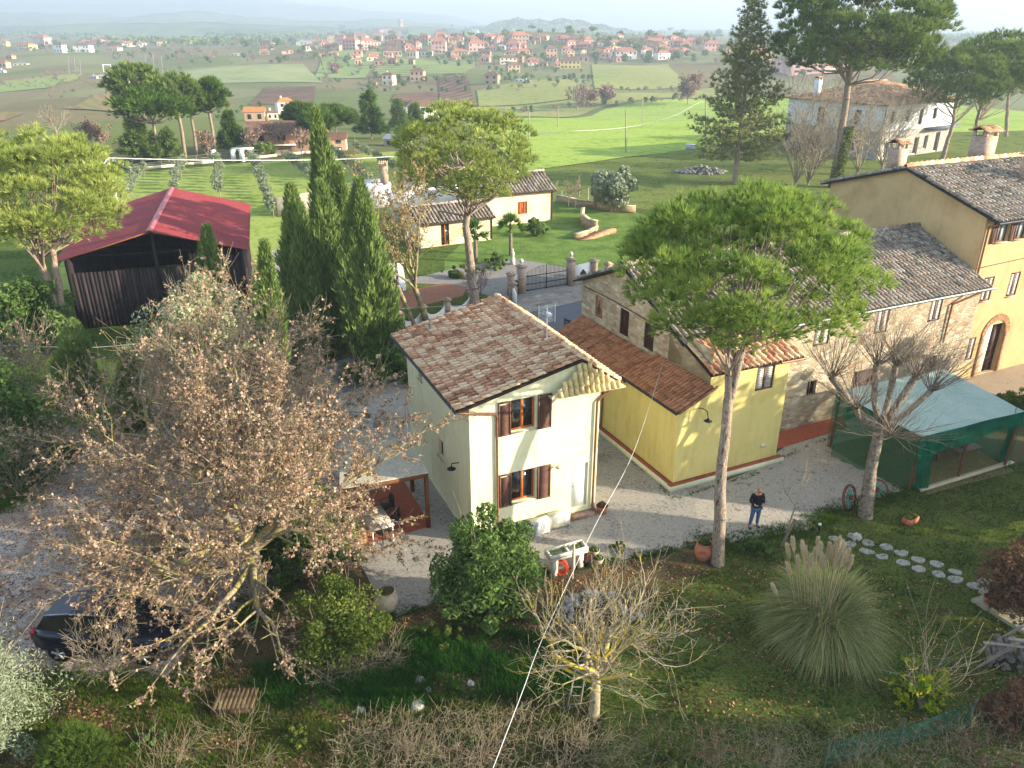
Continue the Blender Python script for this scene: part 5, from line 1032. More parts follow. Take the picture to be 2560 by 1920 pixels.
# bare foreground shrubs
SCR=M('scrub_twig',['#6c5f4c','#96876e','#80725c','#a89a80'],scale=3); spots=[(360,1700,1.7,'at the bottom edge below the car'),(520,1660,1.9,'with long pale wands at the bottom, left of centre'),(640,1640,1.6,'just right of the pale wands at the bottom'),(760,1640,1.5,'low in the bottom scrub below the privet'),(900,1650,1.3,'left of the rope at the bottom edge'),(1040,1640,1.2,'where the rope meets the bottom edge'),(1150,1620,1.3,'right of the rope at the bottom edge'),(1270,1640,1.2,'below the walnut trunk'),(1400,1660,1.1,'bottom edge right of the walnut'),(1540,1660,1.1,'bottom edge beneath the clothes line'),(1660,1670,1.0,'bottom edge left of the net fence'),(300,1640,1.1,'near the juniper'),(1850,1670,1.0,'bottom edge beside the net fence'),(2080,1640,1.2,'lower right beside the rust bush')]
for k,(u,v,h,lb) in enumerate(spots):
    if k in (2,3,6,8,11): continue
    bare('bare_shrub','bare twiggy shrub '+lb,g(u,v),h*.95,.014,401+k,bark=SCR,trunk_h=0,forks=7,lev=2,kids=(4,4),forkspread=.7,L=h*.62,cat='bush',group='bare shrubs along the bottom edge',minr=.0035,wander=.2,leafmat=LEAFR if k in(9,13) else None,nleaf=300 if k in (9,13) else 0,leafsize=.035)
bare('bare_shrub','small bare tree growing in front of the parked car',g(245,1478),1.75,.06,431,bark=TWIG,trunk_h=.3,forks=6,lev=3,kids=(3,4,4),forkspread=1.05,L=.95,minr=.005,cat='tree',up=.08,wander=.22)
bare('bare_shrub','grey brushwood standing at the left edge beside the path',g(40,1060),2.6,.03,432,bark=TWIG,trunk_h=0,forks=12,lev=2,kids=(3,4),forkspread=.4,L=1.9,cat='bush',minr=.006)
bare('bare_shrub','brown bramble thicket left of the twin-trunk pine foot',g(60,830),2.6,.03,433,bark=TWIG,trunk_h=0,forks=14,lev=2,kids=(4,5),forkspread=.8,L=2.0,cat='bush',leafmat=LEAFB,nleaf=1500,leafsize=.06,minr=.01)
bare('bare_shrub','reddish leafless shrub on the villa drive',g(1035,640),1.9,.03,434,bark=M('red_twig',['#7a4a44','#96645c'],scale=3),trunk_h=0,forks=10,lev=2,kids=(3,4),forkspread=.6,L=1.4,cat='bush',minr=.008)
# ================================================================ VILLA, GATE, WALLS
def solid(name,pts,z0,z1,mat,parent,o=(0,0,0)):
    b=B(); lo=[(p[0]-o[0],p[1]-o[1],z0) for p in pts]; hi=[(p[0]-o[0],p[1]-o[1],z1) for p in pts]; b.poly(hi);b.poly(lo); n=len(pts)
    for i in range(n): b.poly([lo[i],lo[(i+1)%n],hi[(i+1)%n],hi[i]])
    return b.mk(name,mat,parent)
def c5(x,y,z=0): return g((850+.38879*x)/K,(350+.38879*y)/K,z)
rng=np.random.RandomState(21)
PLV=M('plaster_villa',['#d8c8a4','#e4d8b8','#c9b48c'],scale=.5,rough=.95)
def block(label,FR,FL,zE,dep,zR,over,win,cat='house'):
    FR=Vector((FR[0],FR[1],0));FL=Vector((FL[0],FL[1],0)); u=(FR-FL); W=u.length; u.normalize(); rz=math.atan2(u.y,u.x)
    t=thing('villa',label,cat,FL,rz); b=B(); ins=over
    wallface(b,(ins,ins),(1,0),W-2*ins,0,zE,[(h[0]-ins,h[1]-ins,h[2],h[3]) for h in win],(0,-1),.15)
    for x in (ins,W-ins): b.poly([(x,ins,0),(x,dep*2-ins,0),(x,dep*2-ins,zE),(x,dep,zR-.1),(x,ins,zE)])
    b.poly([(ins,dep*2-ins,0),(W-ins,dep*2-ins,0),(W-ins,dep*2-ins,zE),(ins,dep*2-ins,zE)]); b.mk('wall',PLV,t)
    for s in (0,1): roofplane(t,(0,dep,zR),(W,dep,zR),(0,0 if s==0 else 2*dep,zE),(W,0 if s==0 else 2*dep,zE),TILEO,rng,pitch=.34,r=.13,course=.5,deck=DECKO)
    ridgecap(t,(0,dep,zR+.07),(W,dep,zR+.07),TILEO,rng,.14)
    for h in win: wpart(t,(0,ins),(1,0),(0,-1),*h,frame=FRAMEO,closed=FRAMEO if h[2]>.1 else None,depth=.08,fw=.07)
    B().path([(W-.1,.05,zE-.05),(W-ins+.03,ins-.05,zE-.25),(W-ins+.03,ins-.05,.1)],.06).mk('downpipe',DKS,t)
    B().path([(0,-.05,zE-.06),(W,-.05,zE-.06)],.07).mk('gutter',DKS,t)
    return t
vh=block('villa wing with a grey tiled roof and one small brown window, behind the stone pine',c5(1393,315,3.1),c5(930,355,3.1),3.0,2.9,4.35,.35,[(3.6,4.6,.9,2.1)])
vl=block('lower villa porch wing with dark tiled roof, left of the stone pine trunk',c5(1000,490,2.15),c5(500,545,2.15),2.1,2.2,3.15,.3,[(2.2,3.0,.02,1.9)])
wt=thing('villa_terrace','white villa wall with lattice screens behind the lower wing','wall',c5(380,330,2.2)); wo=np.array(wt.location)
a=c5(330,400,2.0);b_=c5(900,330,2.0); a.z=b_.z=0
d=b_-a; L=d.length; d.normalize(); nL=Vector((-d.y,d.x,0))
bb=B().ob(a-wt.location*1.0+Vector((0,0,wt.location.z)),d*L,nL*.3,(0,0,2.9)); wt.location.z=0; bb=B().ob(a-wt.location,d*L,nL*.3,(0,0,2.9)); bb.mk('wall',WHITE,wt)
b=B()
for s in (.35,.72):
    o=a-wt.location+d*L*s-nL*.06+Vector((0,0,1.7)); 
    for i in range(-6,10): 
        for sg in (1,-1):
            x0=i*.25; p=o+d*max(0,min(1.8,x0)); 
            xa,xb=x0,x0+1.1*sg
            pts=[(xa,0),(xb,1.1)]
            if min(xa,xb)<0 or max(xa,xb)>1.9: continue
            b.cyl(o+d*xa,o+d*xb+Vector((0,0,1.1)),.03,k=4)
b.mk('lattice',M('lattice_wood',['#a8794c','#bd8e5e']),wt)
B().ob(c5(150,330,2.)-wt.location-Vector((0,0,2)),d*3.2,nL*3,(0,0,2.6)).mk('wing_wall',M('pale_blue_wall',['#b4b8c4','#c8ccd6']),wt)
chim(wt,*(c5(285,250,3)-wt.location)[:2],2.5,4.3,.8,BRW)
solar=thing('skylight','blue-tinted skylight on the villa behind the bare yard tree','skylight',c5(470,215,3.4)); solar.location.z=0
B().ob((-1,0,2.6),(2,0,0),(0,1.4,.5),(0,0,.08)).mk('pane',M('blue_glass',['#5f7890','#8aa2b4'],rough=.1,spec=.6),solar); B().ob((-1.1,-.1,0),(2.2,0,0),(0,1.6,0),(0,0,2.55)).mk('frame',WHITE,solar)
# gate
gl=c5(1165,985);gr=c5(1480,935)
def pillar(p,label,h=1.95,w_=.5,ball=True,name='gate_pillar',group=None,mat=BRW):
    t=thing(name,label,'pillar',p,.47,group); B().box((0,0,h/2),(w_,w_,h)).mk('shaft',mat,t); B().box((0,0,h+.04),(w_+.14,w_+.14,.09)).box((0,0,h+.12),(w_*.8,w_*.8,.08)).mk('cap',mat,t)
    if ball: B().lathe((0,0,h+.16),[(.14,0),(.06,.06),(.06,.12),(.13,.18),(.16,.27),(.13,.37),(.05,.43),(0,.44)],14).mk('finial',M('finial_stone',['#b8b2a6','#d2ccc0']),t,smooth=True)
    return t
pillar(gl,'brick gate pillar with stone ball finial, left of the iron gate'); pillar(gr,'brick gate pillar with stone ball finial, right of the iron gate')
gt_=thing('iron_gate','black wrought iron double gate of the villa','gate',gl,math.atan2((gr-gl).y,(gr-gl).x)); GW=(gr-gl).length
for s in (0,1):
    b=B(); x0=.28 if s==0 else GW/2+.02; x1=GW/2-.02 if s==0 else GW-.28
    for z in (.12,.55,1.15): b.ob((x0,-.02,z),(x1-x0,0,0),(0,.04,0),(0,0,.05))
    n=16
    for i in range(n+1):
        x=x0+(x1-x0)*i/n; f=(i/n if s==0 else 1-i/n); h=1.35+.45*math.sin(f*1.57); b.cyl((x,0,.08),(x,0,h),.016 if i not in(0,n) else .035,.014,k=4); b.cyl((x,0,h),(x,0,h+.1),.03,.002,k=4)
    b.mk('gate_leaf',BLACK,gt_)
def qpanel(a,b_,label,h=1.45,quat=True,concave=False):
    d=(b_-a); L=d.length; t=thing('wall_panel',label,'wall panel',a,math.atan2(d.y,d.x))
    b=B()
    if concave:
        n=10; hh=[.28+.62*abs(2*i/n-1)**2.2 for i in range(n+1)]
        for i in range(n):
            x0,x1=L*i/n,L*(i+1)/n
            P_=[(x0,-.06,0),(x1,-.06,0),(x1,-.06,hh[i+1]),(x0,-.06,hh[i])]; Q=[(p[0],.06,p[2]) for p in P_]; b.poly(P_).poly(Q).poly([P_[3],P_[2],Q[2],Q[3]])
    else: b.ob((0,-.07,0),(L,0,0),(0,.14,0),(0,0,h))
    pn=b.mk('panel',WHITE,t)
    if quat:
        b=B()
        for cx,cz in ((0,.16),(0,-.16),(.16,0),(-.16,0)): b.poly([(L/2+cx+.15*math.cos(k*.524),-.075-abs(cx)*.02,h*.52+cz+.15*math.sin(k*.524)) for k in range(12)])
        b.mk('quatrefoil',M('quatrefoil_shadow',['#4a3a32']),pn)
    return t
e=(gr-gl).normalized()
p2=gr+e*1.75+Vector((.25,.45,0)); qpanel(gr+e*.3,p2-e*.25,'white wall panel with a dark quatrefoil opening, right of the gate'); pillar(p2,'low brick pillar right of the quatrefoil panel',1.5,.45,False)
p3=p2+e*1.3; qpanel(p2+e*.3,p3-e*.2,'second white panel right of the gate, partly behind the stone house',1.0,False,True); pillar(p3,'stub brick pillar nearest the stone house',1.1,.45,False)
q1=gl+Vector((-.75,-.4,0)); q2=q1+Vector((.15,-1.1,0)); q3=q2+Vector((.2,-1.5,0))
qpanel(q1+Vector((.2,.1,0)),gl-e*.28,'narrow white panel with quatrefoil left of the gate'); pillar(q1,'brick pillar at the corner left of the gate',1.5,.42,False); pillar(q2,'lower brick pillar stepping toward the road left of the gate',1.15,.4,False)
qpanel(q3,q2,'white sloping wall stub left of the gate',.9,False)
pp=[c5(240,1290),c5(385,1212),c5(540,1170),c5(690,1122),c5(850,1070)]; lbs=['at the far left','second from the left','in the middle','just above the roof edge','hidden end']
for i,p in enumerate(pp[1:]): pillar(p,'short brick fence pillar %s of the white scalloped fence'%lbs[i+1],1.0,.36,False,'fence_pillar',None)
for i in range(4): qpanel(pp[i],pp[i+1],'white scalloped fence panel, %s, beside the street behind the small house'%(['leftmost','second','third','fourth'][i]),.9,False,True)
# covered car on the drive
cc=c5(365,960); t=thing('covered_car','car under a crumpled silver-white cover on the villa drive','car',cc+Vector((-.4,1.0,0)),1.75)
rng=np.random.RandomState(4); nx_,ny_=30,16; X=np.linspace(-2.1,2.1,nx_); A_=np.linspace(0,math.pi,ny_); V=[]
for x in X:
    h=np.interp(x,[-2.1,-1.9,-1.0,-.6,.6,1.3,1.9,2.1],[.5,.85,.98,1.5,1.52,1.25,1.0,.55]); wd=np.interp(x,[-2.1,-1.8,1.8,2.1],[.6,.85,.85,.65])
    for a_ in A_: V.append((x+rng.normal()*.02,wd*np.sign(math.cos(a_))*abs(math.cos(a_))**.45+rng.normal()*.02,max(.12,.12+(h-.12)*abs(math.sin(a_))**.5+rng.normal()*.025)))
i=(np.arange(nx_-1)[:,None]*ny_+np.arange(ny_-1)[None]).ravel(); mk('cover',np.array(V),np.stack([i,i+1,i+1+ny_,i+ny_],1),M('silver_cover',['#c8ccd2','#e6e8ec','#b0b6c0'],rough=.4,spec=.5,bump=.5,scale=3),t)
for x in (-1.3,1.3): B().cyl((x,-.84,.3),(x,-.66,.3),.3,k=16).mk('wheel',BLACK,t)
# statue, garden walls, steps, rubble, tank
t=thing('garden_statue','small pale statue on a plinth at the end of the villa hedge','statue',c5(1110,800)); B().box((0,0,.25),(.4,.4,.5)).mk('plinth',MATS['finial_stone'],t); B().lathe((0,0,.5),[(.15,0),(.12,.2),(.17,.35),(.14,.5),(.06,.58),(.1,.66),(.08,.76),(0,.8)],10).mk('figure',MATS['finial_stone'],t,smooth=True)
GWAL=stonemat('garden_wall_stone',['#a89272','#bda684','#96805f'],'#a89a80',3,2,.06,.4)
def wallrun(pts,h,label,mat=GWAL,w_=.3,name='garden_wall'):
    pts=[Vector((p[0],p[1],0)) for p in pts]; t=thing(name,label,'wall',pts[0]); b=B()
    for a,c in zip(pts,pts[1:]):
        d=(c-a); n=Vector((-d.y,d.x,0)).normalized()*w_; b.ob(a-pts[0]-n/2,d,n,(0,0,h))
    b.mk('wall',mat,t); b=B()
    for a,c in zip(pts,pts[1:]):
        d=(c-a); n=Vector((-d.y,d.x,0)).normalized()*(w_+.1); b.ob(a-pts[0]-n/2+Vector((0,0,h+.002)),d,n,(0,0,.06))
    b.mk('coping',M('coping_stone',['#c0b090','#cfc2a4'],scale=3),t)
wallrun([c5(1395,395),c5(1520,425),c5(1650,440),c5(1780,465),c5(1900,470)],.7,'long low stone wall bounding the villa garden at the back')
wallrun([c5(1560,500),c5(1555,545),c5(1600,580),c5(1650,590)],1.0,'curved retaining wall round the olive bank')
wallrun([c5(1650,590),c5(1590,620),c5(1510,640)],.5,'curved low wall beside the brick steps')
wallrun([g(600,468),g(670,455),g(685,448)],1.8,'weathered concrete wall stub at the foot of the olive grove',M('old_concrete',['#8c8678','#a09a8a','#7c7468'],scale=2,bump=.3))
t=thing('brick_steps','flight of worn brick steps leading down from the villa garden','steps',c5(1560,640)); 
for i in range(7):
    p=c5(1540+i*22,648-i*6)-t.location; B().ob((p.x,p.y,0),(1.6,.9,0),(-.2,.45,0),(0,0,.06+.05*i)).mk('step',BRK,t)
for i,(x,y) in enumerate([(1425,400),(1445,405),(1470,430),(1515,435),(1595,385),(1540,360)]):
    B().cyl(c5(x,y),c5(x,y)+Vector((0,0,1.3)),.05,k=6).mk('fence_post',M('pale_post',['#b8b0a0','#cfc8ba'])); tag(C.objects[-1],'thin pale fence post between the villa garden and the meadow','post','pale posts by the garden wall')
t=thing('rubble_heap','heap of broken grey rubble at the edge of the rough meadow','rubble',g(1515,372)); rng=np.random.RandomState(8); b=B()
for i in range(220):
    a=rng.rand()*6.28; r=rng.rand()**.6; s=.15+.3*rng.rand(); h=.9*(1-r); b.box((math.cos(a)*r*3.4,math.sin(a)*r*2.2,h*rng.rand()+.1),(s,s*.8,s*.6),rng.rand()*3)
b.mk('stones',M('rubble',['#77736e','#a09b96','#8a8580'],w=.6),t,rnd=True)
t=thing('water_tank','small pale square tank standing at the edge of the wheat','tank',g(1491,322)); B().box((0,0,.35),(1.3,1,.7)).mk('body',M('tank_grey',['#a4aab0','#bcc2c8']),t); B().box((0,0,.73),(1.4,1.1,.06)).mk('lid',WHITE,t)
ROUGH=M('rough_meadow',['#46582c','#64743a','#7c8048','#56683a'],scale=.35,scale2=2.5,world=True,rough=1,spec=0)
drape('rough_meadow',[(1130,368),(1400,335),(1560,312),(1800,290),(2330,280)],[(1200,430),(1420,455),(1560,440),(1800,420),(2330,420)],ROUGH,.1,40,12,terr=False,lv=2)
# ================================================================ WHITE FARMHOUSE
Wm=Vector((52.7,118.2,0)); wa=math.atan2(10.3,15.3); t=thing('white_farmhouse','white-over-grey farmhouse under renovation with hipped tiled roof, behind the giant pine','house',Wm,wa)
WL,WD,WH=18.6,16.5,7.6; CB=M('bare_block_wall',['#96938c','#aba79f','#8a867e'],scale=1.2,rough=1); WP=M('white_render',['#d9dde2','#e6e8ea'],scale=.6,rough=.9)
low=[(1.6,2.7,.1,2.6),(5.6,6.5,.9,2.6),(9.0,10.2,.1,2.6),(11.6,12.6,.7,2.7),(14.6,15.8,.1,3.0)]; upw=[(1.8,2.8,5.0,6.6),(5.6,6.6,5.0,6.6),(9.0,10.0,4.4,6.6),(12.6,13.6,5.0,6.6)]
lw2=[(3.4,4.6,.9,2.4),(9.8,11.6,.1,2.6)]; uw2=[(3.6,4.7,4.6,6.6),(9.8,11.0,4.4,6.6)]
b=B(); wallface(b,(0,0),(1,0),WL,0,3.9,low,(0,-1),.3); wallface(b,(0,0),(0,1),WD,0,3.9,lw2,(-1,0),.3); b.poly([(WL,0,0),(WL,WD,0),(WL,WD,3.9),(WL,0,3.9)]).poly([(0,WD,0),(WL,WD,0),(WL,WD,3.9),(0,WD,3.9)]); b.mk('lower_wall',CB,t)
b=B(); wallface(b,(-.01,-.01),(1,0),WL,3.9,WH,upw,(0,-1),.3); wallface(b,(-.01,0),(0,1),WD,3.9,WH,uw2,(-1,0),.3); b.poly([(WL,0,3.9),(WL,WD,3.9),(WL,WD,WH),(WL,0,WH)]); b.mk('upper_wall',WP,t)
DARK=M('dark_interior',['#1c1816','#2a2420']); 
for h in low+upw: wpart(t,(0,0),(1,0),(0,-1),*h,frame=WHITE if h in low else DKS,glass=DARK,depth=.2,fw=.1,mull=False)
for h in lw2+uw2: wpart(t,(0,0),(0,1),(-1,0),*h,frame=WHITE if h in lw2 else DKS,glass=DARK,depth=.2,fw=.1,mull=False)
b=B(); ov=.7; e=[(-ov,-ov,WH-.1),(WL+ov,-ov,WH-.1),(WL+ov,WD+ov,WH-.1),(-ov,WD+ov,WH-.1)]; r1=(WD/2*.8,WD/2,WH+2.4); r2=(WL-WD/2*.8,WD/2,WH+2.4)
b.poly([e[0],e[1],r2,r1]).poly([e[1],e[2],r2]).poly([e[2],e[3],r1,r2]).poly([e[3],e[0],r1]); rd=b.mk('roof',DECK,t)
def tilefill(P0,P1,P2,P3,parent,pitch=.36,r=.14,course=.6):
    "tiles over a trapezoid: lower edge P0-P1, upper edge P3-P2"
    P0,P1,P2,P3=[np.array(p,float) for p in (P0,P1,P2,P3)]; ex=(P1-P0)/np.linalg.norm(P1-P0); v=P3-P0; up=v-ex*np.dot(v,ex); L=np.linalg.norm(up); dn=-up/L; W=np.linalg.norm(P1-P0); xa=np.dot(P3-P0,ex); xb=np.dot(P2-P0,ex)
    nn=np.cross(ex,dn); nn=nn if nn[2]>0 else -nn
    V,F,rn=tiles(P0+up+nn*.02,ex,dn,W,L,rng,pitch,course,r,mask=lambda x,y:(x>xa*(1-y/L))&(x<W-(W-xb)*(1-y/L)),seg=3); mk('roof_tiles',V,F,TILE,parent,rnd=rn)
tilefill(e[0],e[1],r2,r1,rd); tilefill(e[3],e[0],r1,r1,rd); tilefill(e[1],e[2],r2,r2,rd); 
ridgecap(t,r1,r2,M('ridge_pale',['#b08a6c','#c8a484'],w=.5),rng,.2); ridgecap(t,e[0],r1,MATS['ridge_pale'],rng,.2)
chim(t,1.2,12.5,7.6,10.3,.9,WP)
B().path([(.15,-.12,WH-.2),(.15,-.12,.1)],.07).mk('downpipe',COPPER,t)
B().ob((11,-1.2,3.6),(7.6,0,0),(0,1.2,0),(0,0,.25)).mk('balcony_slab',M('slab_dark',['#56606a','#6a747c']),t)
# ================================================================ BRICK FARMHOUSE AND HOUSES BEYOND THE GROVE
RTER=M('roof_terracotta',['#8a5240','#a86a52','#b87a60','#96604c'],scale=1.5,stretch=(1,1,1),rough=1)
RDRK=M('roof_dull',['#5c463c','#7c6052','#6a5044'],scale=1.5,rough=1); RORG=M('roof_orange',['#b06a3c','#c8824e'],scale=1.5,rough=1)
WC={k:M('wall_'+k,[a,b_],scale=.3,rough=1) for k,a,b_ in [('pink','#c9a096','#d8b0a4'),('white','#dddad4','#eceae6'),('cream','#ddd0b0','#e8dcc0'),('tan','#a88e74','#b89e84'),('peach','#d4a888','#e0b898'),('yellow','#d8c07a','#e4ce8c'),('brick','#96745c','#a6846c'),('grey','#a8a6a2','#bab8b4')]}
def farhouse(label,u,v,wpx,hpx,col,roof,seed,group=None,name='house',floors=None,rot=None,gable=False,cat='house'):
    rng=np.random.RandomState(seed); b0=gt(u,v); F=b0.y*cp+(CH-b0.z)*sp; s=F/FPX*K; W=wpx*s; Ht=hpx*s; rz=(rng.rand()-.5)*.9 if rot is None else rot; cr,sr=math.cos(rz),abs(math.sin(rz)); D=W*.62; f=W/(W*cr+D*sr); W*=f;D*=f
    zE=Ht*.78; zR=zE+min(Ht*.3,D*.32); t=thing(name,label,cat,b0-Vector((0,0,.3)),rz,group); Wm_=WC[col]; b=B(); x0,x1,y0,y1=-W/2,W/2,0,D
    fl=floors or max(1,int(round(zE/3.0))); 
    b.poly([(x0,y0,-1),(x1,y0,-1),(x1,y0,zE),(x0,y0,zE)]).poly([(x0,y1,-1),(x1,y1,-1),(x1,y1,zE),(x0,y1,zE)]); b.poly([(x0,y0,-1),(x0,y1,-1),(x0,y1,zE),(x0,y0,zE)]).poly([(x1,y0,-1),(x1,y1,-1),(x1,y1,zE),(x1,y0,zE)])
    if gable: b.poly([(x0,y0,zE),(x0,y1,zE),(x0,D/2,zR)]).poly([(x1,y0,zE),(x1,y1,zE),(x1,D/2,zR)])
    b.mk('wall',Wm_,t); o=.45*min(1,W/9); th=.16
    b=B(); e=[(x0-o,-o,zE-.05),(x1+o,-o,zE-.05),(x1+o,D+o,zE-.05),(x0-o,D+o,zE-.05)]; k=D*.45 if not gable else -o; r1=(x0+k,D/2,zR+.1); r2=(x1-k,D/2,zR+.1)
    b.poly([e[0],e[1],r2,r1]).poly([e[1],e[2],r2]).poly([e[2],e[3],r1,r2]).poly([e[3],e[0],r1]).poly(e); rf_=b.mk('roof',roof,t)
    if rng.rand()<.6: B().box((x0+W*.3,D*.6,zR+.1),(.6,.6,1.2)).mk('chimney',Wm_,rf_)
    nw=max(2,min(5,int(W/2.6))); fh_=zE/fl
    for j in range(fl):
        for i in range(nw):
            if rng.rand()<.12: continue
            x=x0+W*(i+.5)/nw; B().box((x,-.02,fh_*(j+.55)),(W/nw*.36,.08,fh_*.46)).mk('window',DARK,t)
    if rng.rand()<.5 and W>8:
        B().box((0,-.6,fh_*.98),(W*.55,1.2,.14)).mk('balcony',WC['cream'],t)
    return t
farhouse('brick farmhouse with dark roof behind the olive grove fence, under the small pines',612,332,150,62,'brick',RDRK,501,floors=2,rot=.25,gable=True,name='farmhouse')
farhouse('peach wing of the farmhouse, right of the tall cypress tip',718,325,62,36,'peach',RDRK,502,floors=2,rot=.1,gable=True,name='farmhouse')
farhouse('white farmhouse with an orange roof beyond the brick farmhouse',621,248,44,36,'white',RORG,503,floors=2,rot=.5)
farhouse('low tan barn with orange roof left of the white farmhouse',551,262,46,28,'tan',RORG,504,floors=1,rot=.2,gable=True,name='far_barn',cat='barn')
farhouse('small shed between the orange-roofed barn and the farmhouse',590,258,26,20,'cream',RDRK,505,floors=1)
farhouse('white house with dark brown roof behind the mid pine crown',915,258,84,38,'white',RDRK,506,floors=2,rot=.35)
farhouse('open grey-roofed shed right of the cedar',852,316,62,24,'grey',M('roof_grey',['#8a8f94','#a0a4a8']),507,floors=1,gable=True,name='far_shed',cat='shed')
HL=[ # crop-2 pixel list: x, base y, width, height, colour, roof
(635,345,95,95,'pink',0),(880,330,110,66,'pink',0),(1110,335,100,66,'pink',0),(1105,372,105,50,'cream',0),(1085,412,115,52,'cream',1),(1160,292,125,80,'tan',0),(1290,262,95,40,'peach',0),(1045,290,90,56,'pink',0),(1460,287,100,50,'tan',0),(1565,325,110,50,'brick',0),(1600,290,70,42,'pink',0),(1362,372,80,74,'tan',1),(1480,442,135,66,'yellow',1),(1120,465,95,60,'tan',1),(970,542,105,76,'tan',1),(495,522,95,82,'peach',1),(305,548,90,82,'cream',1),(205,552,60,32,'brick',1),(340,362,135,46,'tan',1),(515,362,135,42,'cream',1),(770,372,120,52,'tan',0),(905,366,110,24,'white',2),(60,322,110,78,'pink',0),(180,322,100,76,'pink',0),(330,282,90,54,'tan',1),(540,266,70,46,'peach',0),(620,272,90,36,'pink',0),(720,272,58,36,'peach',0),(768,270,50,34,'peach',0),(822,272,54,36,'peach',0),(860,226,60,36,'white',2),(970,256,65,36,'cream',0),(1815,292,120,42,'tan',1),(1768,386,60,72,'cream',0),(1840,386,140,72,'white',0),(2030,302,150,50,'tan',0),(1985,366,70,60,'white',0),(2085,382,100,54,'white',0),(2185,302,80,46,'tan',0),(375,232,120,42,'tan',1),(560,216,130,40,'cream',1),(470,216,60,46,'tan',1),(232,232,70,46,'tan',1),(300,226,70,50,'tan',1),(1010,318,110,30,'grey',2),(1200,262,90,40,'cream',0),(1240,420,60,24,'cream',0),(1370,402,60,36,'tan',1),(1150,520,60,14,'white',2),(1210,535,50,22,'grey',2),(1900,290,60,46,'tan',1),(2110,256,110,22,'tan',1),(2260,300,80,50,'pink',0),(2330,296,90,56,'tan',1),(2400,330,120,60,'pink',0),(2520,360,90,66,'tan',1)]
LN=['pink house','tall cream house','tan house','brick-toned house']
for k,(x,y,w_,h_,c_,r_) in enumerate(HL):
    u=734.4+.3359*x; v=.3359*y; side='left part' if u<920 else ('middle' if u<1180 else ('right part' if u<1380 else 'far right end')); rowz='along the skyline' if v<80 else ('on the upper slope' if v<105 else ('on the lower slope' if v<130 else 'below the town'))
    farhouse('%s %s %s house %s, %s of the hill town'%(('wide' if w_>105 else ('small' if w_<75 else 'mid-sized')),c_,['red-roofed','brown-roofed','grey-roofed'][r_],rowz,side),u,v,w_*.336,h_*.336,c_,[RTER,RDRK,M('roof_grey',['#8a8f94'])][r_],520+k,'houses of the hill town')
HL2=[(255,287,110,56,'pink',0),(375,337,80,60,'white',1),(525,337,105,56,'white',1),(150,322,125,44,'yellow',0),(20,302,60,42,'yellow',0),(620,292,80,42,'peach',0),(720,332,95,32,'cream',0),(830,302,90,32,'cream',0),(910,302,60,32,'white',0),(1040,292,60,34,'yellow',1),(690,287,70,26,'peach',0),(770,292,60,30,'tan',0),(1710,322,90,56,'peach',1),(1700,352,70,34,'tan',0),(1850,347,80,32,'peach',1),(2005,327,80,42,'cream',1),(1965,290,130,26,'grey',2),(2040,290,70,54,'tan',1),(800,502,110,40,'white',1),(795,537,90,22,'white',2),(660,502,70,22,'white',2),(602,504,45,20,'grey',2),(1520,357,80,14,'white',2),(130,420,90,16,'cream',2),(20,440,70,50,'peach',0),(10,470,40,22,'white',2),(60,380,60,30,'tan',0),(2150,330,80,50,'tan',1),(2190,290,60,50,'pink',0),(560,290,70,30,'peach',0)]
for k,(x,y,w_,h_,c_,r_) in enumerate(HL2):
    u=.3359*x;v=.3359*y
    farhouse('%s %s-walled house of the left village, %s'%(['red-roofed','brown-roofed','flat-roofed'][r_],c_,('at its left end' if u<90 else ('left of centre' if u<200 else ('right of centre' if u<420 else 'at its right end'))) if v<140 else 'by the playing field'),u,v,w_*.336,h_*.336,c_,[RTER,RDRK,M('roof_grey',['#8a8f94'])][r_],600+k,'houses of the left-hand village')
rng=np.random.RandomState(77)
for k in range(46):
    u=[310,330,345,365,380,290,520,470,130,160,200,235,40,560,600,640,660,690,180][k%19]+rng.rand()*26-13; v=[40,42,44,41,39,43,36,38,47,50,45,40,52,48,50,47,58,60,42][k%19]+rng.rand()*8-2
    farhouse('tiny pale house on the hazy far hills at the left',u,v,4+rng.rand()*5,2.6+rng.rand()*2,['white','pink','cream'][k%3],RTER,700+k,'houses on the far hills',floors=1,name='far_house')
for k in range(120):
    u=690+rng.rand()*800; f_=rng.rand(); v=80+f_*62+6*math.sin(u/60); farhouse('small house crowded into the roofs of the hill town',u,v,12+rng.rand()*16,9+rng.rand()*9,['pink','tan','cream','peach','brick','tan'][k%6],[RTER,RDRK,RTER][k%3],1100+k,'small houses of the hill town')
for k in range(16):
    u=1290+rng.rand()*250; farhouse('small house in the trees at the right end of the hill town',u,92+rng.rand()*22,16+rng.rand()*12,11+rng.rand()*5,['pink','tan','cream','peach'][k%4],[RTER,RDRK][k%2],760+k,'houses at the right end of the hill town')
farhouse('long terrace of pink flats seen between the spruce and the giant pine',1775,158,150,34,'pink',RDRK,790,floors=3,rot=.12); farhouse('pale yellow house behind the spruce',1640,128,60,24,'yellow',RTER,791)
tw=gt(866,72); F=tw.y*cp; s=F/FPX*K; t=thing('bell_tower','square brick bell tower rising above the hill town','tower',tw,.3); B().box((0,0,13*s),(9.5*s,9.5*s,28*s)).mk('shaft',WC['tan'],t)
b=B().box((0,0,27.6*s),(11*s,11*s,1.2*s)).mk('cornice',WC['tan'],t)
for a in (-1,1): B().box((a*2*s,-4.8*s,22*s),(1.6*s,.3,4*s)).mk('belfry_opening',DARK,t)
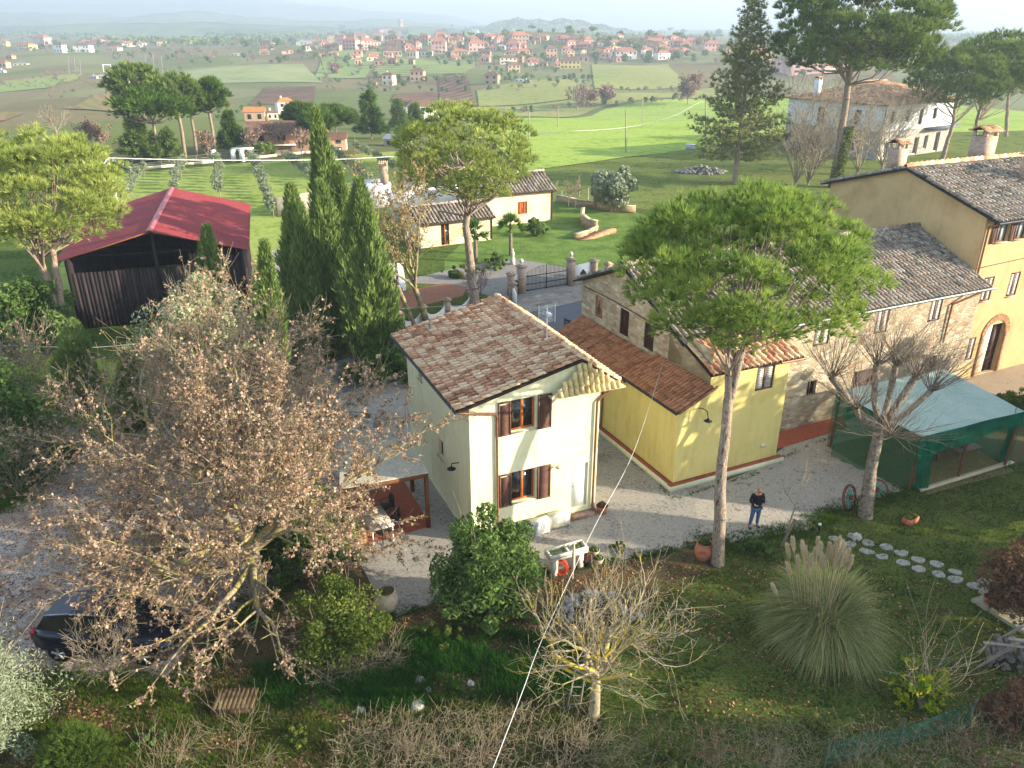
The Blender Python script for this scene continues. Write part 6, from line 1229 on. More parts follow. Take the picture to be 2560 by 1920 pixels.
# far trees
def fartree(kind,seed):
    rng=np.random.RandomState(seed); t=B()
    if kind=='bare':
        S=Skel(seed)
        for i in range(5): S.grow((0,0,.12),(math.cos(i*1.3)*.45,math.sin(i*1.3)*.45,1),.5,.022,2,3,.12,.06,(4,5),.6,.7,.6,.2,.006)
        V,F=S.mesh(4,3); n=260; q=S.alongpts(n,.01)+rng.normal(size=(n,3))*.03; v,f=leaves(rng,q,.03,.7)
        me=mesh('bare_far_tree',np.concatenate([V,v]),[F,f+len(V)],[TWIG,DEAD],rnd=np.concatenate([np.zeros(len(F)),rng.rand(n)]),midx=[0]*len(F)+[1]*n); return me
    sh={'round':(.5,.5,.42,.55,240,.085,NEEDH),'dark':(.42,.42,.44,.55,240,.09,NEEDD),'cyp':(.13,.13,.48,.5,150,.07,CYP),'olive':(.45,.45,.36,.5,200,.075,LEAFS),'pine':(.5,.5,.2,.8,240,.08,NEEDD)}[kind]
    cl=14; q=rdir(rng,cl)*.75; C0=q*np.array(sh[:3])*.75+np.array((0,0,sh[3])); n=sh[4]; ci=rng.randint(cl,size=n); d=rdir(rng,n); P=C0[ci]+d*np.array(sh[:3])*.4*rng.rand(n,1)**.3; V,F=leaves(rng,P,sh[5],.65,d,.6); rn=.5*rng.rand(n)+.5*rng.rand(cl)[ci]
    v1,f1=tubes([[0,0,-.05]],[[0,0,.6]],[.035],[.02],4)
    return mesh('far_tree',np.concatenate([V,v1]),[F,f1+len(V)],[sh[6],TWIG],rnd=np.concatenate([rn,[0]*len(f1)]),midx=[0]*n+[1]*len(f1))
FT={k:[fartree(k,810+i*7+j) for j in range(2)] for i,k in enumerate(['round','dark','cyp','olive','pine','bare'])}
LBT={'round':'green bushy tree','dark':'dark evergreen tree','cyp':'slim cypress','olive':'grey-green olive tree','pine':'umbrella pine','bare':'brown leafless tree'}
def scat(rect,n,kinds,px,where,group,seed):
    rng=np.random.RandomState(seed)
    for i in range(n):
        u=rect[0]+rng.rand()*(rect[2]-rect[0]); tt=rng.rand(); v=rect[1]+tt*(rect[3]-rect[1]); 
        if len(rect)>4: v+=rect[4]*(u-rect[0])/(rect[2]-rect[0])
        k=kinds[rng.randint(len(kinds))]; b=gt(u,v); F=b.y*cp+(CH-b.z)*sp; s=(px[0]+rng.rand()*(px[1]-px[0]))*F/FPX*K*(1.3 if k=='cyp' else 1)
        o=bpy.data.objects.new({'round':'broadleaf_tree','dark':'evergreen_tree','cyp':'cypress','olive':'olive_tree','pine':'umbrella_pine','bare':'bare_tree'}[k],FT[k][rng.randint(2)]); C.objects.link(o); o.location=b-Vector((0,0,.05*s)); o.scale=(s*(.9+.4*rng.rand()),s,s*(.8+.3*rng.rand())); o.rotation_euler=(0,0,rng.rand()*6.28); tag(o,LBT[k]+' '+where,'tree',group)
scat((690,70,1290,92),85,['round','dark','dark','cyp','pine','bare'],(10,19),'among the upper houses of the hill town','trees on the skyline of the hill town',901)
scat((690,92,1300,150),125,['round','dark','olive','bare','cyp','dark'],(9,17),'between the lower houses of the hill town','trees on the lower slope of the hill town',902)
scat((1050,150,1280,182),55,['olive','dark','round'],(9,14),'in the orchards below the hill town','trees in the orchards below the town',903)
scat((1280,80,1580,140),70,['dark','dark','round','bare','pine'],(12,26),'at the right end of the hill town','trees at the right end of the hill town',904)
scat((780,168,1010,200),40,['dark','olive','round','bare'],(9,18),'around the farmhouses below the vineyard','trees around the farmhouses below the vineyard',905)
scat((0,84,240,118),70,['olive','bare','dark','round'],(7,14),'in the left-hand village','trees in the left-hand village',906)
scat((240,92,690,140),95,['dark','round','bare','olive','bare'],(9,20),'in the belt beyond the left-hand fields','trees of the belt beyond the left fields',907)
scat((1000,250,1460,256,-38),50,['bare','bare','round'],(8,17),'in the scrub line above the wheat field','brown trees of the scrub line above the wheat',908)
scat((1040,188,1560,200),34,['bare','dark','olive'],(7,15),'in the meadows behind the wheat field','trees in the meadows behind the wheat',909)
scat((100,150,420,215),40,['bare','dark','olive'],(7,16),'in the hedges of the left fields','trees in the hedges of the left fields',910)
scat((10,166,190,192),60,['olive'],(4,7),'in the small far olive grove at the left','olives of the small far grove at the left',911)
scat((450,230,760,262),30,['dark','bare','round'],(9,18),'around the orange-roofed farm','trees around the orange-roofed farm',912)
scat((830,276,1010,320),16,['dark','olive','bare','round'],(12,24),'behind the grove fence, left of the mid pine crown','trees behind the grove fence left of the mid pine',913)
scat((680,135,830,200),30,['dark','bare','olive'],(8,16),'beside the far farm road','trees beside the far farm road',914)
scat((1690,100,2212,180),46,['bare','dark','round'],(14,26),'behind the pines on the right','trees behind the pines on the right',915)
scat((1420,70,1700,100),18,['dark','pine','round'],(10,18),'on the skyline behind the spruce','trees on the skyline behind the spruce',916)
rng=np.random.RandomState(66)
def wood(name,n,f,s0,mat,label,seed):
    rng=np.random.RandomState(seed); P=f(rng,n); V,F=leaves(rng,P,s0,.7); tag(mk(name,V,F,mat,None,rnd=rng.rand(n)),label,kind='stuff')
def onhill(rng,n):
    x=10+rng.normal(size=n)*85; y=2330+rng.normal(size=n)*100; x[::3]=160+rng.normal(size=len(x[::3]))*85; y[::3]=2290; return np.column_stack([x,y,zt(x,y)+rng.rand(n)*9+2*np.sin(x/9)])
wood('hill_wood',5200,onhill,3.6,NEEDD,'dark wood covering the hill behind the town',67)
def onplain(rng,n):
    y=1000+rng.rand(n)*1300; x=(rng.rand(n)*1.5-.85)*y; k=(np.sin(x/90)+np.sin(y/70+x/200))>.75; x=x[k];y=y[k]; q=np.column_stack([x,y,zt(x,y)+rng.rand(len(x))*6]); return q[np.arange(n)%len(q)]
wood('distant_wood',9000,onplain,4.2,NEEDD,'hedges and woods of the distant plain',68)
# ================================================================ POLES, WIRES, ROPE
POLE=M('pole_wood',['#8d8272','#a89c8a'],scale=4)
def pole(ub,vb,vt,label,r=.11,terr=True,lean=0,Y=None,group='wooden poles in the wheat field'):
    b=gt(ub,vb) if terr else at(ub,vb,Y); 
    if not terr: b.z=0
    top=at(ub+lean,vt,b.y); t=thing('utility_pole',label,'pole',b,0,group); B().cyl((0,0,-.2),(top.x-b.x,0,top.z-b.z),r*1.2,r*.8,k=8).mk('post',POLE,t); return b,top
pole(1352,331,240,'tallest wooden pole in the middle of the wheat field'); pole(1524,324,215,'wooden pole in the wheat just left of the spruce'); pole(1205,274,230,'thin pole in the far wheat behind its mid pine'); pole(1388,264,212,'thin pole at the far edge of the wheat field'); pole(1143,302,242,'wooden pole beside the mid pine crown'); pole(1080,264,238,'shortest pole at the far left corner of the wheat')
pb=Vector((-33.2,67.2,0)); pt=at(232,341,67.0); t=thing('utility_pole','leaning pale concrete pole behind the barn','pole',pb); d_=pt-pb; B().cyl((0,0,0),d_,.19,.13,k=10).mk('post',M('concrete_pole',['#b0a690','#c8bfaa']),t); B().cyl(tuple(d_-Vector((-.5,0,.25))),tuple(d_-Vector((.2,0,.25))),.04,k=5).cyl(tuple(d_-Vector((-.4,0,.28))),tuple(d_-Vector((-.4,0,.05))),.06,k=6).mk('insulator',METG,t)
def wire(name,pts,r,mat,label,cat='cable',sub=6):
    pts=[np.array(p,float) for p in pts]; Q=[]
    for i in range(len(pts)-1):
        p0=pts[max(0,i-1)];p1=pts[i];p2=pts[i+1];p3=pts[min(len(pts)-1,i+2)]
        for j in range(sub):
            s=j/sub; Q.append(.5*((2*p1)+(-p0+p2)*s+(2*p0-5*p1+4*p2-p3)*s*s+(-p0+3*p1-3*p2+p3)*s**3))
    Q.append(pts[-1]); return tag(B().path(Q,r,5).mk(name,mat),label,cat)
CW=M('cable_white',['#cfcfcb','#dededa'],rough=.5); CG=M('cable_grey',['#8f8f8c','#a8a8a4'],rough=.6)
wire('cable',[at(1442,752,32.3),at(1372,968,25.5),at(1283,1140,20.5),at(1175,1372,15.5),at(1130,1490,13.4),at(1064,1662,11)],.0085,CW,'pale cable slanting from the annex gable down to the bottom edge','cable')
wire('cable',[pt,at(450,346,72),at(700,345,82),at(850,338,90)],.035,CW,'white overhead cable running right from the concrete pole over the grove')
wire('cable',[pt,at(225,352,66),at(205,362,64),at(160,372,60)],.045,CW,'short looping cable left of the concrete pole')
wire('cable',[at(1000,300,92),at(1150,288,105),at(1345,276,120),at(1450,252,122),at(1524,217,124),at(1620,205,125),at(1740,197,128)],.03,CW,'sagging white overhead cable above the wheat field')
wire('cable',[at(-30,745,40),at(100,749,40),at(240,748,41),at(420,722,42),at(620,690,43.5),at(850,668,45),at(1090,655,44),at(1262,640,43.5)],.02,CG,'thin grey cable crossing from the left edge to the stone house')
# ================================================================ FENCE AND GATE BY THE GROVE
def meshfence(pts,h,label,nm='wire_fence',post=True,z0=.0):
    t=thing(nm,label,'fence',pts[0]); b=B(); o=pts[0]; c=B()
    for a,d in zip(pts,pts[1:]):
        v=d-a; L=v.length; n=max(1,int(L/2.2)); nn=Vector((-v.y,v.x,0)).normalized()*.18; c.ob(a-o-nn/2,v,nn,(0,0,.35))
        for i in range(n+1): p=a+v*i/n-o; b.cyl(p,p+Vector((0,0,h)),.035,k=5)
        for z in (.55,.8,h): b.cyl(a-o+Vector((0,0,z)),d-o+Vector((0,0,z)),.018,k=4)
    c.mk('low_wall',WC['cream'],t); b.mk('railing',METG,t)
def c1(x,y,z=0): return g(.38879*x/K,.38879*y/K,z)
meshfence([c1(925,1090),c1(1160,1068),c1(1375,1045)],1.2,'low wall with wire railing along the top of the grove, left of the garden gate')
meshfence([c1(1565,1030),c1(1780,1005),c1(2000,985),c1(2190,968)],1.2,'low wall with railing in front of the brick farmhouse')
meshfence([c1(730,1035),c1(800,1075),c1(860,1098),c1(925,1090)],1.4,'side fence of the pine garden at the far left of the grove')
for i,x in enumerate((1380,1505,1560)):
    p=c1(x,1040); pillar(p,['white pillar left of the far garden gate','white pillar right of the far garden gate','white pillar under the little canopy by the garden gate'][i],1.5,.6,False,'gate_pillar',None,WHITE)
t=thing('garden_gate','low grey metal gate in the grove fence','gate',c1(1390,1042)); d=c1(1500,1035)-t.location; b=B()
for i in range(9): b.cyl(d*i/8,d*i/8+Vector((0,0,1.25)),.03,k=4)
for z in (.2,1.2): b.cyl((0,0,z),d+Vector((0,0,z)),.03,k=4)
b.mk('leaf',METG,t)
t=thing('gate_canopy','small flat white canopy beside the far garden gate','canopy',c1(1570,1035)); B().box((0,0,1.75),(3.0,1.0,.16)).mk('slab',WHITE,t); B().box((.9,0,.83),(.3,.5,1.66)).mk('support',WHITE,t)
# goal and floodlight masts
for k,(x,yb,yt) in enumerate([(940,440,350),(990,450,352),(1045,460,360),(445,480,365),(485,480,368),(520,480,372)]):
    b0=gt(.3359*x,.3359*yb); tp=at(.3359*(x-8),.3359*yt,b0.y); B().cyl(b0,tp,.25,.15,k=5).mk('floodlight_mast',METG); tag(C.objects[-1],'slender floodlight mast by the far playing field, %s group'%('right-hand' if x>700 else 'left-hand'),'mast','floodlight masts of the playing field')
b0=gt(.3359*668,.3359*462); b1=gt(.3359*718,.3359*460); h=Vector((0,0,4)); tag(B().path([b0,b0+h,b1+h,b1],.2,5).mk('goal_frame',WHITE),'white goal frame on the far playing field','goal')
# ================================================================ NET TENT
NETR=M('green_net_roof',['#8ca296','#9cb0a4','#a8baae'],scale=.8,scale2=14,rough=.7)
NETS=M('green_net_side',['#0f6a50','#1c7e62'],scale=2,scale2=20,transl=.45,alpha=.5)
NETD=M('green_net_fold',['#0b6048','#1a8a68'],scale=2,transl=.45,alpha=.85)
cl,cb2,cr,cf=g(1806,845,2.75),g(2038,797,2.9),g(2215,888,2.75),g(1990,944,2.6)
mid=(cl+cb2+cr+cf)/4
to=Vector((mid.x,mid.y,0)); t=thing('net_tent','garden shelter roofed and draped with green shade netting beside the pollarded mulberry','shelter',to)
rng=np.random.RandomState(12)
def sheet(name,A,Bq,Cq,Dq,mat,parent,n=24,m=14,wav=0,amp=.05,sag=0,o=to):
    A,Bq,Cq,Dq=[np.array(p-o) for p in (A,Bq,Cq,Dq)]; V=[]
    nn=np.cross(Bq-A,Dq-A); nn/=np.linalg.norm(nn)
    for j in range(m):
        t_=j/(m-1)
        for i in range(n):
            s=i/(n-1); p=(A*(1-s)+Bq*s)*(1-t_)+(Dq*(1-s)+Cq*s)*t_; p=p+nn*(amp*math.sin(s*wav+math.sin(t_*4)*1.2)*(.25+t_*.75))+np.array((0,0,-sag*math.sin(s*math.pi)*math.sin(t_*math.pi) if sag else 0)); V.append(p)
    V=np.array(V); V[:,2]=np.maximum(V[:,2],.01); i=(np.arange(m-1)[:,None]*n+np.arange(n-1)[None]).ravel()
    return mk(name,V,np.stack([i,i+1,i+1+n,i+n],1),mat,parent,smooth=True)
sheet('roof_net',cl,cb2,cr,cf,NETR,t,30,24,9,.025,.08)
gl2,gf,gr2=g(1808,1010),g(1975,1062),g(2172,1000)
def dn(p,q=None,z=0): return Vector((p.x,p.y,z))
sheet('side_net',cl,cf,dn(cf)*.5+gf*.5,dn(cl)*.5+gl2*.5,NETS,t,40,16,34,.07)
sheet('front_net',cf,cr,cr+Vector((-.05,-.1,-.55)),cf+Vector((.0,-.1,-1.0)),NETD,t,30,10,12,.05)
sheet('front_net',cf,cf+(cr-cf)*.16,gf+Vector((.55,.1,0)),gf,NETD,t,18,14,26,.09)
sheet('front_net',cr+(cf-cr)*.10,cr+(cb2-cr)*.1,gr2+Vector((.3,.5,.1)),gr2+Vector((-.2,.1,.05)),NETD,t,16,14,22,.1)
sheet('back_net',cr,cb2,dn(cb2),dn(cr),NETS,t,26,10,20,.05); sheet('back_net',cl,cb2,dn(cb2),dn(cl),NETS,t,26,10,20,.05)
for p in (cl,cb2,cr,cf,(cl+cf)/2,(cr+cf)/2): q=p+(mid-p)*.05-to; B().cyl((q.x,q.y,0),(q.x,q.y,p.z-.05),.06,k=7).mk('post',PW,t)
for a,c in ((cl,cf),(cf,cr),(cr,cb2),(cb2,cl)): 
    a=a+(mid-a)*.05-to;c=c+(mid-c)*.05-to; B().cyl(a-Vector((0,0,.1)),c-Vector((0,0,.1)),.05,k=5).mk('beam',PW,t)
flat('tent_floor',[tuple(dn(cl)),tuple(dn(cb2)),tuple(dn(cr)+Vector((.1,-.3,0))),tuple(dn(cf)+Vector((.1,-.4,0)))],6,M('mossy_floor',['#5c5434','#7a7044','#6b6a3a','#8a8058'],scale=1.2,scale2=9,world=True),px=False)
wallrun([gf+Vector((.2,-.05,0)),gr2+Vector((.2,-.1,0))],.09,'low pale kerb along the front of the net shelter',M('kerb_pale',['#b8b09c','#cac2b0'],scale=3),.14,'kerb')
WPL=M('weathered_plank',['#7c746a','#9a9186'],scale=5)
bp=g(2085,985); t=thing('garden_bench','grey slatted bench under the front of the net shelter','bench',bp,.35); b=B()
for i in range(4): b.box((0,-.16+.11*i,.42),(1.35,.09,.03))
b.mk('seat',WPL,t)
for x in (-.55,.55): B().path([(x,-.2,0),(x,-.15,.41),(x,.15,.41),(x,.2,0)],.018).mk('leg',METG,t)
def chair(base,rz,label,mat,group,plastic=True):
    t=thing('chair',label,'chair',base,rz,group); B().box((0,0,.43),(.44,.42,.035)).mk('seat',mat,t)
    for x in (-.19,.19):
        for y in (-.18,.18): B().cyl((x*1.15,y*1.15,0),(x,y,.42),.02,.022,6).mk('leg',mat,t)
    b=B()
    if plastic:
        n=12; 
        for i in range(n):
            a,c=math.pi*i/n,math.pi*(i+1)/n; b.cyl((.22*math.cos(a),.2+.03*math.sin(a),.6+.3*math.sin(a)),(.22*math.cos(c),.2+.03*math.sin(c),.6+.3*math.sin(c)),.024,k=5)
        for x in (-.22,.22): b.cyl((x,.19,.42),(x,.2,.6),.024,k=5)
        for x in (-.12,-.04,.04,.12): b.box((x,.215,.64),(.05,.015,.42))
    else:
        for x in (-.2,.2): b.cyl((x,.2,.42),(x,.24,.95),.02,k=5)
        for z in (.6,.75,.9): b.box((0,.22,z),(.4,.02,.06))
    b.mk('backrest',mat,t)
    for x in (-.24,.24): B().path([(x,-.15,.43),(x,-.15,.62),(x,.18,.64)],.02,5).mk('armrest',mat,t) if plastic else None
    return t
BRC=M('chair_brown',['#5a3a26','#6e4a32']); BLC=M('chair_dark_green',['#161c1c','#232b2b'],rough=.4,spec=.5)
for k,(u,v,m_,lb) in enumerate([(1999,985,BRC,'brown wooden chair, front one in the row under the net shelter'),(2012,972,BRC,'brown wooden chair behind the front one under the net shelter'),(2028,972,BRC,'brown wooden chair nearest the dark table under the net shelter'),(2052,962,MATS['white_paint'],'pale chair behind the dark table under the net shelter')]): chair(g(u,v),.6+k,lb,m_,'chairs under the net shelter',False)
t=thing('table','long dark table under the net shelter','table',g(2035,985),.35); B().box((0,0,.72),(1.6,.8,.05)).mk('tabletop',BLC,t)
for x in (-.7,.7):
    for y in (-.32,.32): B().cyl((x,y,0),(x,y,.7),.03,k=6).mk('leg',BLC,t)
# cart wheels
def cartwheel(base,rz,tilt,r,label):
    t=thing('cart_wheel',label,'wheel',base,rz,'old cart wheels against the mulberry'); t.rotation_euler=(tilt,0,rz); RD=M('wheel_red',['#6a382a','#7e4a38'],scale=4)
    b=B(); n=28
    for i in range(n):
        a,c=6.283*i/n,6.283*(i+1)/n
        P_=[(q*math.cos(s),d,r+q*math.sin(s)) for s in (a,c) for q in (r*.86,r) for d in (-.04,.04)]
        b.add(P_,[(0,1,5,4),(2,3,7,6),(0,2,6,4),(1,3,7,5)])
    b.mk('rim',RD,t); B().cyl((0,-.12,r),(0,.12,r),.1,.08,12).mk('hub',RD,t)
    for i in range(12): a=6.283*i/12; B().cyl((.08*math.cos(a),0,r+.08*math.sin(a)),(r*.88*math.cos(a),0,r+r*.88*math.sin(a)),.035,.028,6).mk('spoke',M('spoke_green',['#5c8270','#74998a'],scale=5),t)
cartwheel(g(1838,1101),.75,-.3,.52,'red-rimmed cart wheel with green spokes leaning on the left of the mulberry trunk')
cartwheel(g(1890,1078),-.5,-.25,.42,'darker cart wheel half hidden behind the mulberry trunk')
# pots and planters
TC=M('terracotta',['#a8644a','#c07c5e','#965640'],scale=4,rough=.9); JARP=M('pale_jar',['#b8a488','#cdbba0','#a8957c'],scale=4)
def pot(name,label,base,prof,mat,plant=None,ps=.2,seed=1,cat='pot',pn=300):
    t=thing(name,label,cat,base); B().lathe((0,0,0),prof,22).mk('body',mat,t,smooth=True)
    r,z=prof[-1]; B().poly([(r*.9*math.cos(k*.4),r*.9*math.sin(k*.4),z-.06) for k in range(15)]).mk('soil',EARTH,t)
    if plant:
        rng=np.random.RandomState(seed); P=rdir(rng,pn)*ps*rng.rand(pn,1)**.4; P[:,2]=np.abs(P[:,2])+z-.03; V,F=leaves(rng,P,.035,.5); mk('plant',V,F,plant,t,rnd=rng.rand(pn))
JP=[(.0,0),(.16,0),(.22,.06),(.3,.3),(.33,.5),(.3,.68),(.24,.78),(.27,.83),(.24,.85)]
pot('terracotta_jar','large terracotta jar beside the foot of the near pine trunk',g(1518,1208),[(r,z*.85) for r,z in JP],TC,LEAFG,.2,2,'jar')
pot('clay_jar','big pale round-bellied jar at the tip of the concrete yard',g(836,1318),[(r*1.2,z*.95) for r,z in JP],JARP,None,cat='jar')
t=thing('flower_trough','rectangular terracotta trough of greenery on the lawn near the mulberry','planter',g(1965,1130),.6); b=B(); b.ob((-.3,-.17,0),(.6,0,0),(0,.03,0),(0,0,.28)).ob((-.3,.14,0),(.6,0,0),(0,.03,0),(0,0,.28)).ob((-.3,-.14,0),(.03,0,0),(0,.28,0),(0,0,.28)).ob((.27,-.14,0),(.03,0,0),(0,.28,0),(0,0,.28)).mk('trough',TC,t); rng=np.random.RandomState(3); P=rng.rand(260,3)*np.array((.5,.26,.2))+np.array((-.25,-.13,.18)); V,F=leaves(rng,P,.04,.5); mk('plant',V,F,LEAFG,t,rnd=rng.rand(260))
SP2=[(.12,0),(.14,.02),(.18,.2),(.2,.26),(.19,.27)]
pot('flower_pot','dark pot with a spiky dark plant beside the white planter table',g(1268,1222),[(r*1.1,z*1.2) for r,z in SP2],BLACK,LEAFR,.24,4); pot('flower_pot','pale ribbed pot just right of the dark plant pot',g(1292,1218),SP2,JARP,LEAFG,.14,5); pot('flower_pot','small pale pot with green sprigs, rear one of the pot trio',g(1283,1200),SP2,JARP,LEAFG,.16,6); pot('flower_pot','terracotta pot at the corner of the small house by the downpipe',g(1300,1108),[(r*1.2,z*1.3) for r,z in SP2],TC,LEAFR,.2,7)
# white concrete planter table
pb_=g(1222,1232); t=thing('planter_table','white concrete trough on pedestals at the edge of the yard','planter',pb_,.42); CW2=M('white_concrete',['#c9c4b4','#dcd8ca'],scale=4,bump=.2)
b=B(); L_,W_=1.45,.5
b.ob((-L_/2,-W_/2,.72),(L_,0,0),(0,W_,0),(0,0,.06)).ob((-L_/2,-W_/2,.78),(L_,0,0),(0,.07,0),(0,0,.16)).ob((-L_/2,W_/2-.07,.78),(L_,0,0),(0,.07,0),(0,0,.16))
for x in (-L_/2,-.04,L_/2-.07): b.ob((x,-W_/2+.07,.78),(.07,0,0),(0,W_-.14,0),(0,0,.159))
b.mk('trough',CW2,t)
for x in (-.5,.5): B().box((x,0,.36),(.2,.34,.718)).mk('pedestal',CW2,t)
rng=np.random.RandomState(5); P=rng.rand(220,3)*np.array((1.2,.3,.14))+np.array((-.6,-.15,.84)); V,F=leaves(rng,P,.035,.5); mk('plant',V,F,LEAFY,t,rnd=rng.rand(220))
hb=g(1210,1243); b=B()
rng=np.random.RandomState(6); pts=[]
for i in range(150):
    a=i*.42; r=.24+.035*math.sin(i*.37); pts.append((hb.x+r*math.cos(a),hb.y+.12*math.sin(i*.11)+.08,.3+r*math.sin(a)))
tag(b.path(pts,.017,5).mk('garden_hose',M('hose_red',['#b8402c','#d05a40'],rough=.5)),'coil of red garden hose hanging below the white planter','hose')
t=thing('sunshade','closed cream sunshade standing by the red hose','parasol',g(1237,1252)); B().cyl((0,0,0),(0,0,1.5),.018,k=6).mk('pole',WHITE,t); B().lathe((0,0,.35),[(.02,0),(.07,.12),(.06,.6),(.03,1.1),(0,1.2)],8).mk('canopy',M('canvas_pink',['#c9a08c','#dcc0a8']),t)
# stone cage / fire-pit ruin by the walnut
t=thing('dry_stone_wall','broken dry-stone ring with a grey stone heap behind the walnut','wall',g(1290,1330)); rng=np.random.RandomState(18); b=B()
for i in range(80):
    a=-.6+rng.rand()*4.6; r=.95+.18*rng.randn(); s=.08+.1*rng.rand(); b.box((math.cos(a)*r,math.sin(a)*r*.7,s*.3+rng.rand()*.4),(s*1.3,s,s*.7),rng.rand()*3)
b.mk('stones',MATS['rubble'],t,rnd=True)
t=thing('mesh_screen','rusty wire mesh screen leaning over the stone ring','mesh screen',g(1270,1285),.1); b=B()
for i in range(13): b.cyl((i*.12-.75,0,0),(i*.12-.75,.25,.85),.007,k=4)
for z in range(7): b.cyl((-.75,z*.04,z*.14),(.7,z*.04,z*.14),.007,k=4)
b.mk('mesh',M('rust',['#4a4038','#5c4e44']),t)
for k,(u,v,s,lb) in enumerate([(905,1472,.2,'pale triangular rock in the iris bed'),(925,1495,.15,'small pale rock right of the triangular one'),(1017,1478,.12,'little pale rock near the rope'),(890,1400,.16,'flat grey stone on the bank below the jar'),(780,1535,.14,'pale stone in the scrub bottom left of the iris bed'),(1850,1163,.22,'white boulder at the start of the stepping stones'),(903,1530,.25,'tan rock below the iris bed')]):
    rng=np.random.RandomState(k); b=B(); p=g(u,v); q=rdir(rng,10)*s; 
    n=9; P0=[(s*(.8+.4*rng.rand())*math.cos(6.28*i/n),s*(.8+.4*rng.rand())*math.sin(6.28*i/n),0) for i in range(n)]; P1=[(x*.6,y*.6,s*.6+rng.rand()*.05) for x,y,z in P0]
    for i in range(n): b.poly([P0[i],P0[(i+1)%n],P1[(i+1)%n],P1[i]])
    b.poly(P1); o=b.mk('rock',M('rock_pale',['#9a9488','#bcb6aa','#aca698'],scale=6,bump=.5)); o.location=p; tag(o,lb,'rock')
# ladder on the walnut
lb0=g(1238,1535); t=thing('ladder','grey wooden ladder leaning into the walnut tree','ladder',lb0)
for x in (-.17,.17): B().cyl((x,0,0),(x*.8+.25,.35,1.7),.025,k=6).mk('rail',WPL,t)
for i in range(6): z=.2+.26*i; f=z/1.7; B().cyl((-.17+.25*f,.35*f,z),(.17+.25*f*.9,.35*f,z),.018,k=5).mk('rung',WPL,t)
# compost box
t=thing('timber_box','square of rotting timber boards set in the scrub below the car','timber box',g(510,1530),.05); b=B()
for i in range(9): b.ob((-.55+.125*i,-.3,.28),(.115,0,0),(0,.75,0),(0,0,.02))
b.mk('lid',M('rotten_board',['#54452f','#6e5c42','#625138'],w=.6,scale=6),t,rnd=True); B().ob((-.55,-.3,0),(1.12,0,0),(0,.03,0),(0,0,.27)).mk('side',WOODD,t); B().ob((-.57,-.3,0),(.03,0,0),(0,.75,0),(0,0,.27)).mk('side',WOODD,t)
# pergola furniture
t=thing('table','white-topped garden table under the grey pergola','table',g(815,1155),.5); B().box((0,0,.72),(.9,1.5,.04)).mk('tabletop',M('table_grey',['#a8a29c','#bdb7b0']),t)
for x in (-.38,.38):
    for y in (-.68,.68): B().cyl((x,y,0),(x,y,.7),.03,k=6).mk('leg',WHITE,t)
for k,(u,v,rz,lb) in enumerate([(852,1140,-1.2,'dark green plastic chair nearest the pergola post'),(838,1112,-1.0,'dark green plastic chair on the far side of the pergola table'),(826,1168,2.6,'dark green plastic chair at the front end of the pergola table')]): chair(g(u,v),rz,lb,BLC,'dark plastic chairs under the pergola')
t=thing('brick_oven','round brick barbecue at the front corner of the pergola','oven',g(775,1178)); B().lathe((0,0,0),[(.33,0),(.33,.6),(.38,.62),(.38,.68),(0,.69)],18).mk('body',BRK,t)
# street iron fence, bins etc between houses
a,c=c5(1440,1290),c5(1555,1335); meshd=thing('iron_fence','black iron bar gate between the small house and the stone house','gate',a); b=B(); d=c-a
for i in range(15): b.cyl(d*i/14,d*i/14+Vector((0,0,1.45)),.022,k=4)
for z in (.15,1.35): b.cyl((0,0,z),d+Vector((0,0,z)),.03,k=4)
b.mk('bars',BLACK,meshd); B().box(tuple(d+Vector((.15,0,.8))),(.3,.3,1.6)).mk('post',BLACK,meshd)
bush('low_shrub','small green shrub at the foot of the stone house corner by the iron gate',c5(1552,1210),(.4,.4),.8,900,.05,LEAFG,340,clump=12,stems=False)
# lamp post in garden, white bollard
t=thing('garden_light','short black garden light post with a white top by the gravel edge','garden light',g(1765,1165)); B().cyl((0,0,0),(0,0,.62),.035,k=8).mk('post',BLACK,t); B().lathe((0,0,.62),[(.04,0),(.06,.03),(.05,.08),(0,.11)],10).mk('lamp',WHITE,t)
# clothes lines and net fence
PEG=M('peg_white',['#c8d0cc','#e0e4e0'])
def line(pts,label,posts,pegs):
    t=thing('clothes_line',label,'clothes line',Vector((pts[0].x,pts[0].y,0))); o=Vector((pts[0].x,pts[0].y,0)); P=[p-o for p in pts]; Q=[]
    for a,c in zip(P,P[1:]):
        for i in range(8): s=i/8; q=a+(c-a)*s; q.z-=.12*math.sin(s*math.pi); Q.append(q)
    Q.append(P[-1]); B().path(Q,.006,4).mk('line',WHITE,t)
    for k in pegs: q=Q[k%len(Q)]; B().box((q.x,q.y,q.z-.03),(.02,.02,.1)).mk('peg',PEG,t)
    for i in posts: p=P[i]; B().cyl((p.x,p.y,0),(p.x,p.y,p.z+.05),.025,.02,6).mk('post',M('post_green_grey',['#4a5448','#606a5c']),t)
line([g(1655,1332,.0)+Vector((0,0,0)),at(1710,1372,19.2),at(1850,1425,18.7),g(2010,1468,1.0)],'upper white clothes line slanting across in front of the pampas grass',[3],[7,12,20])
line([at(1622,1487,17.4),at(1836,1500,17.2),at(2020,1538,16.8)],'lower white clothes line with pegs above the net fence',[0,1,2],[1,5,9,12,15])
t=thing('net_fence','sagging green plastic net fence in the lower right scrub','fence',g(1780,1659)); o=g(1780,1659); d=g(2090,1570)-o; b=B(); n=44; m_=10
for i in range(n+1): s=i/n; z1=.75+.1*math.sin(s*9); b.cyl(d*s+Vector((0,0,.02)),d*s+Vector((.03,0,z1)),.006,k=3)
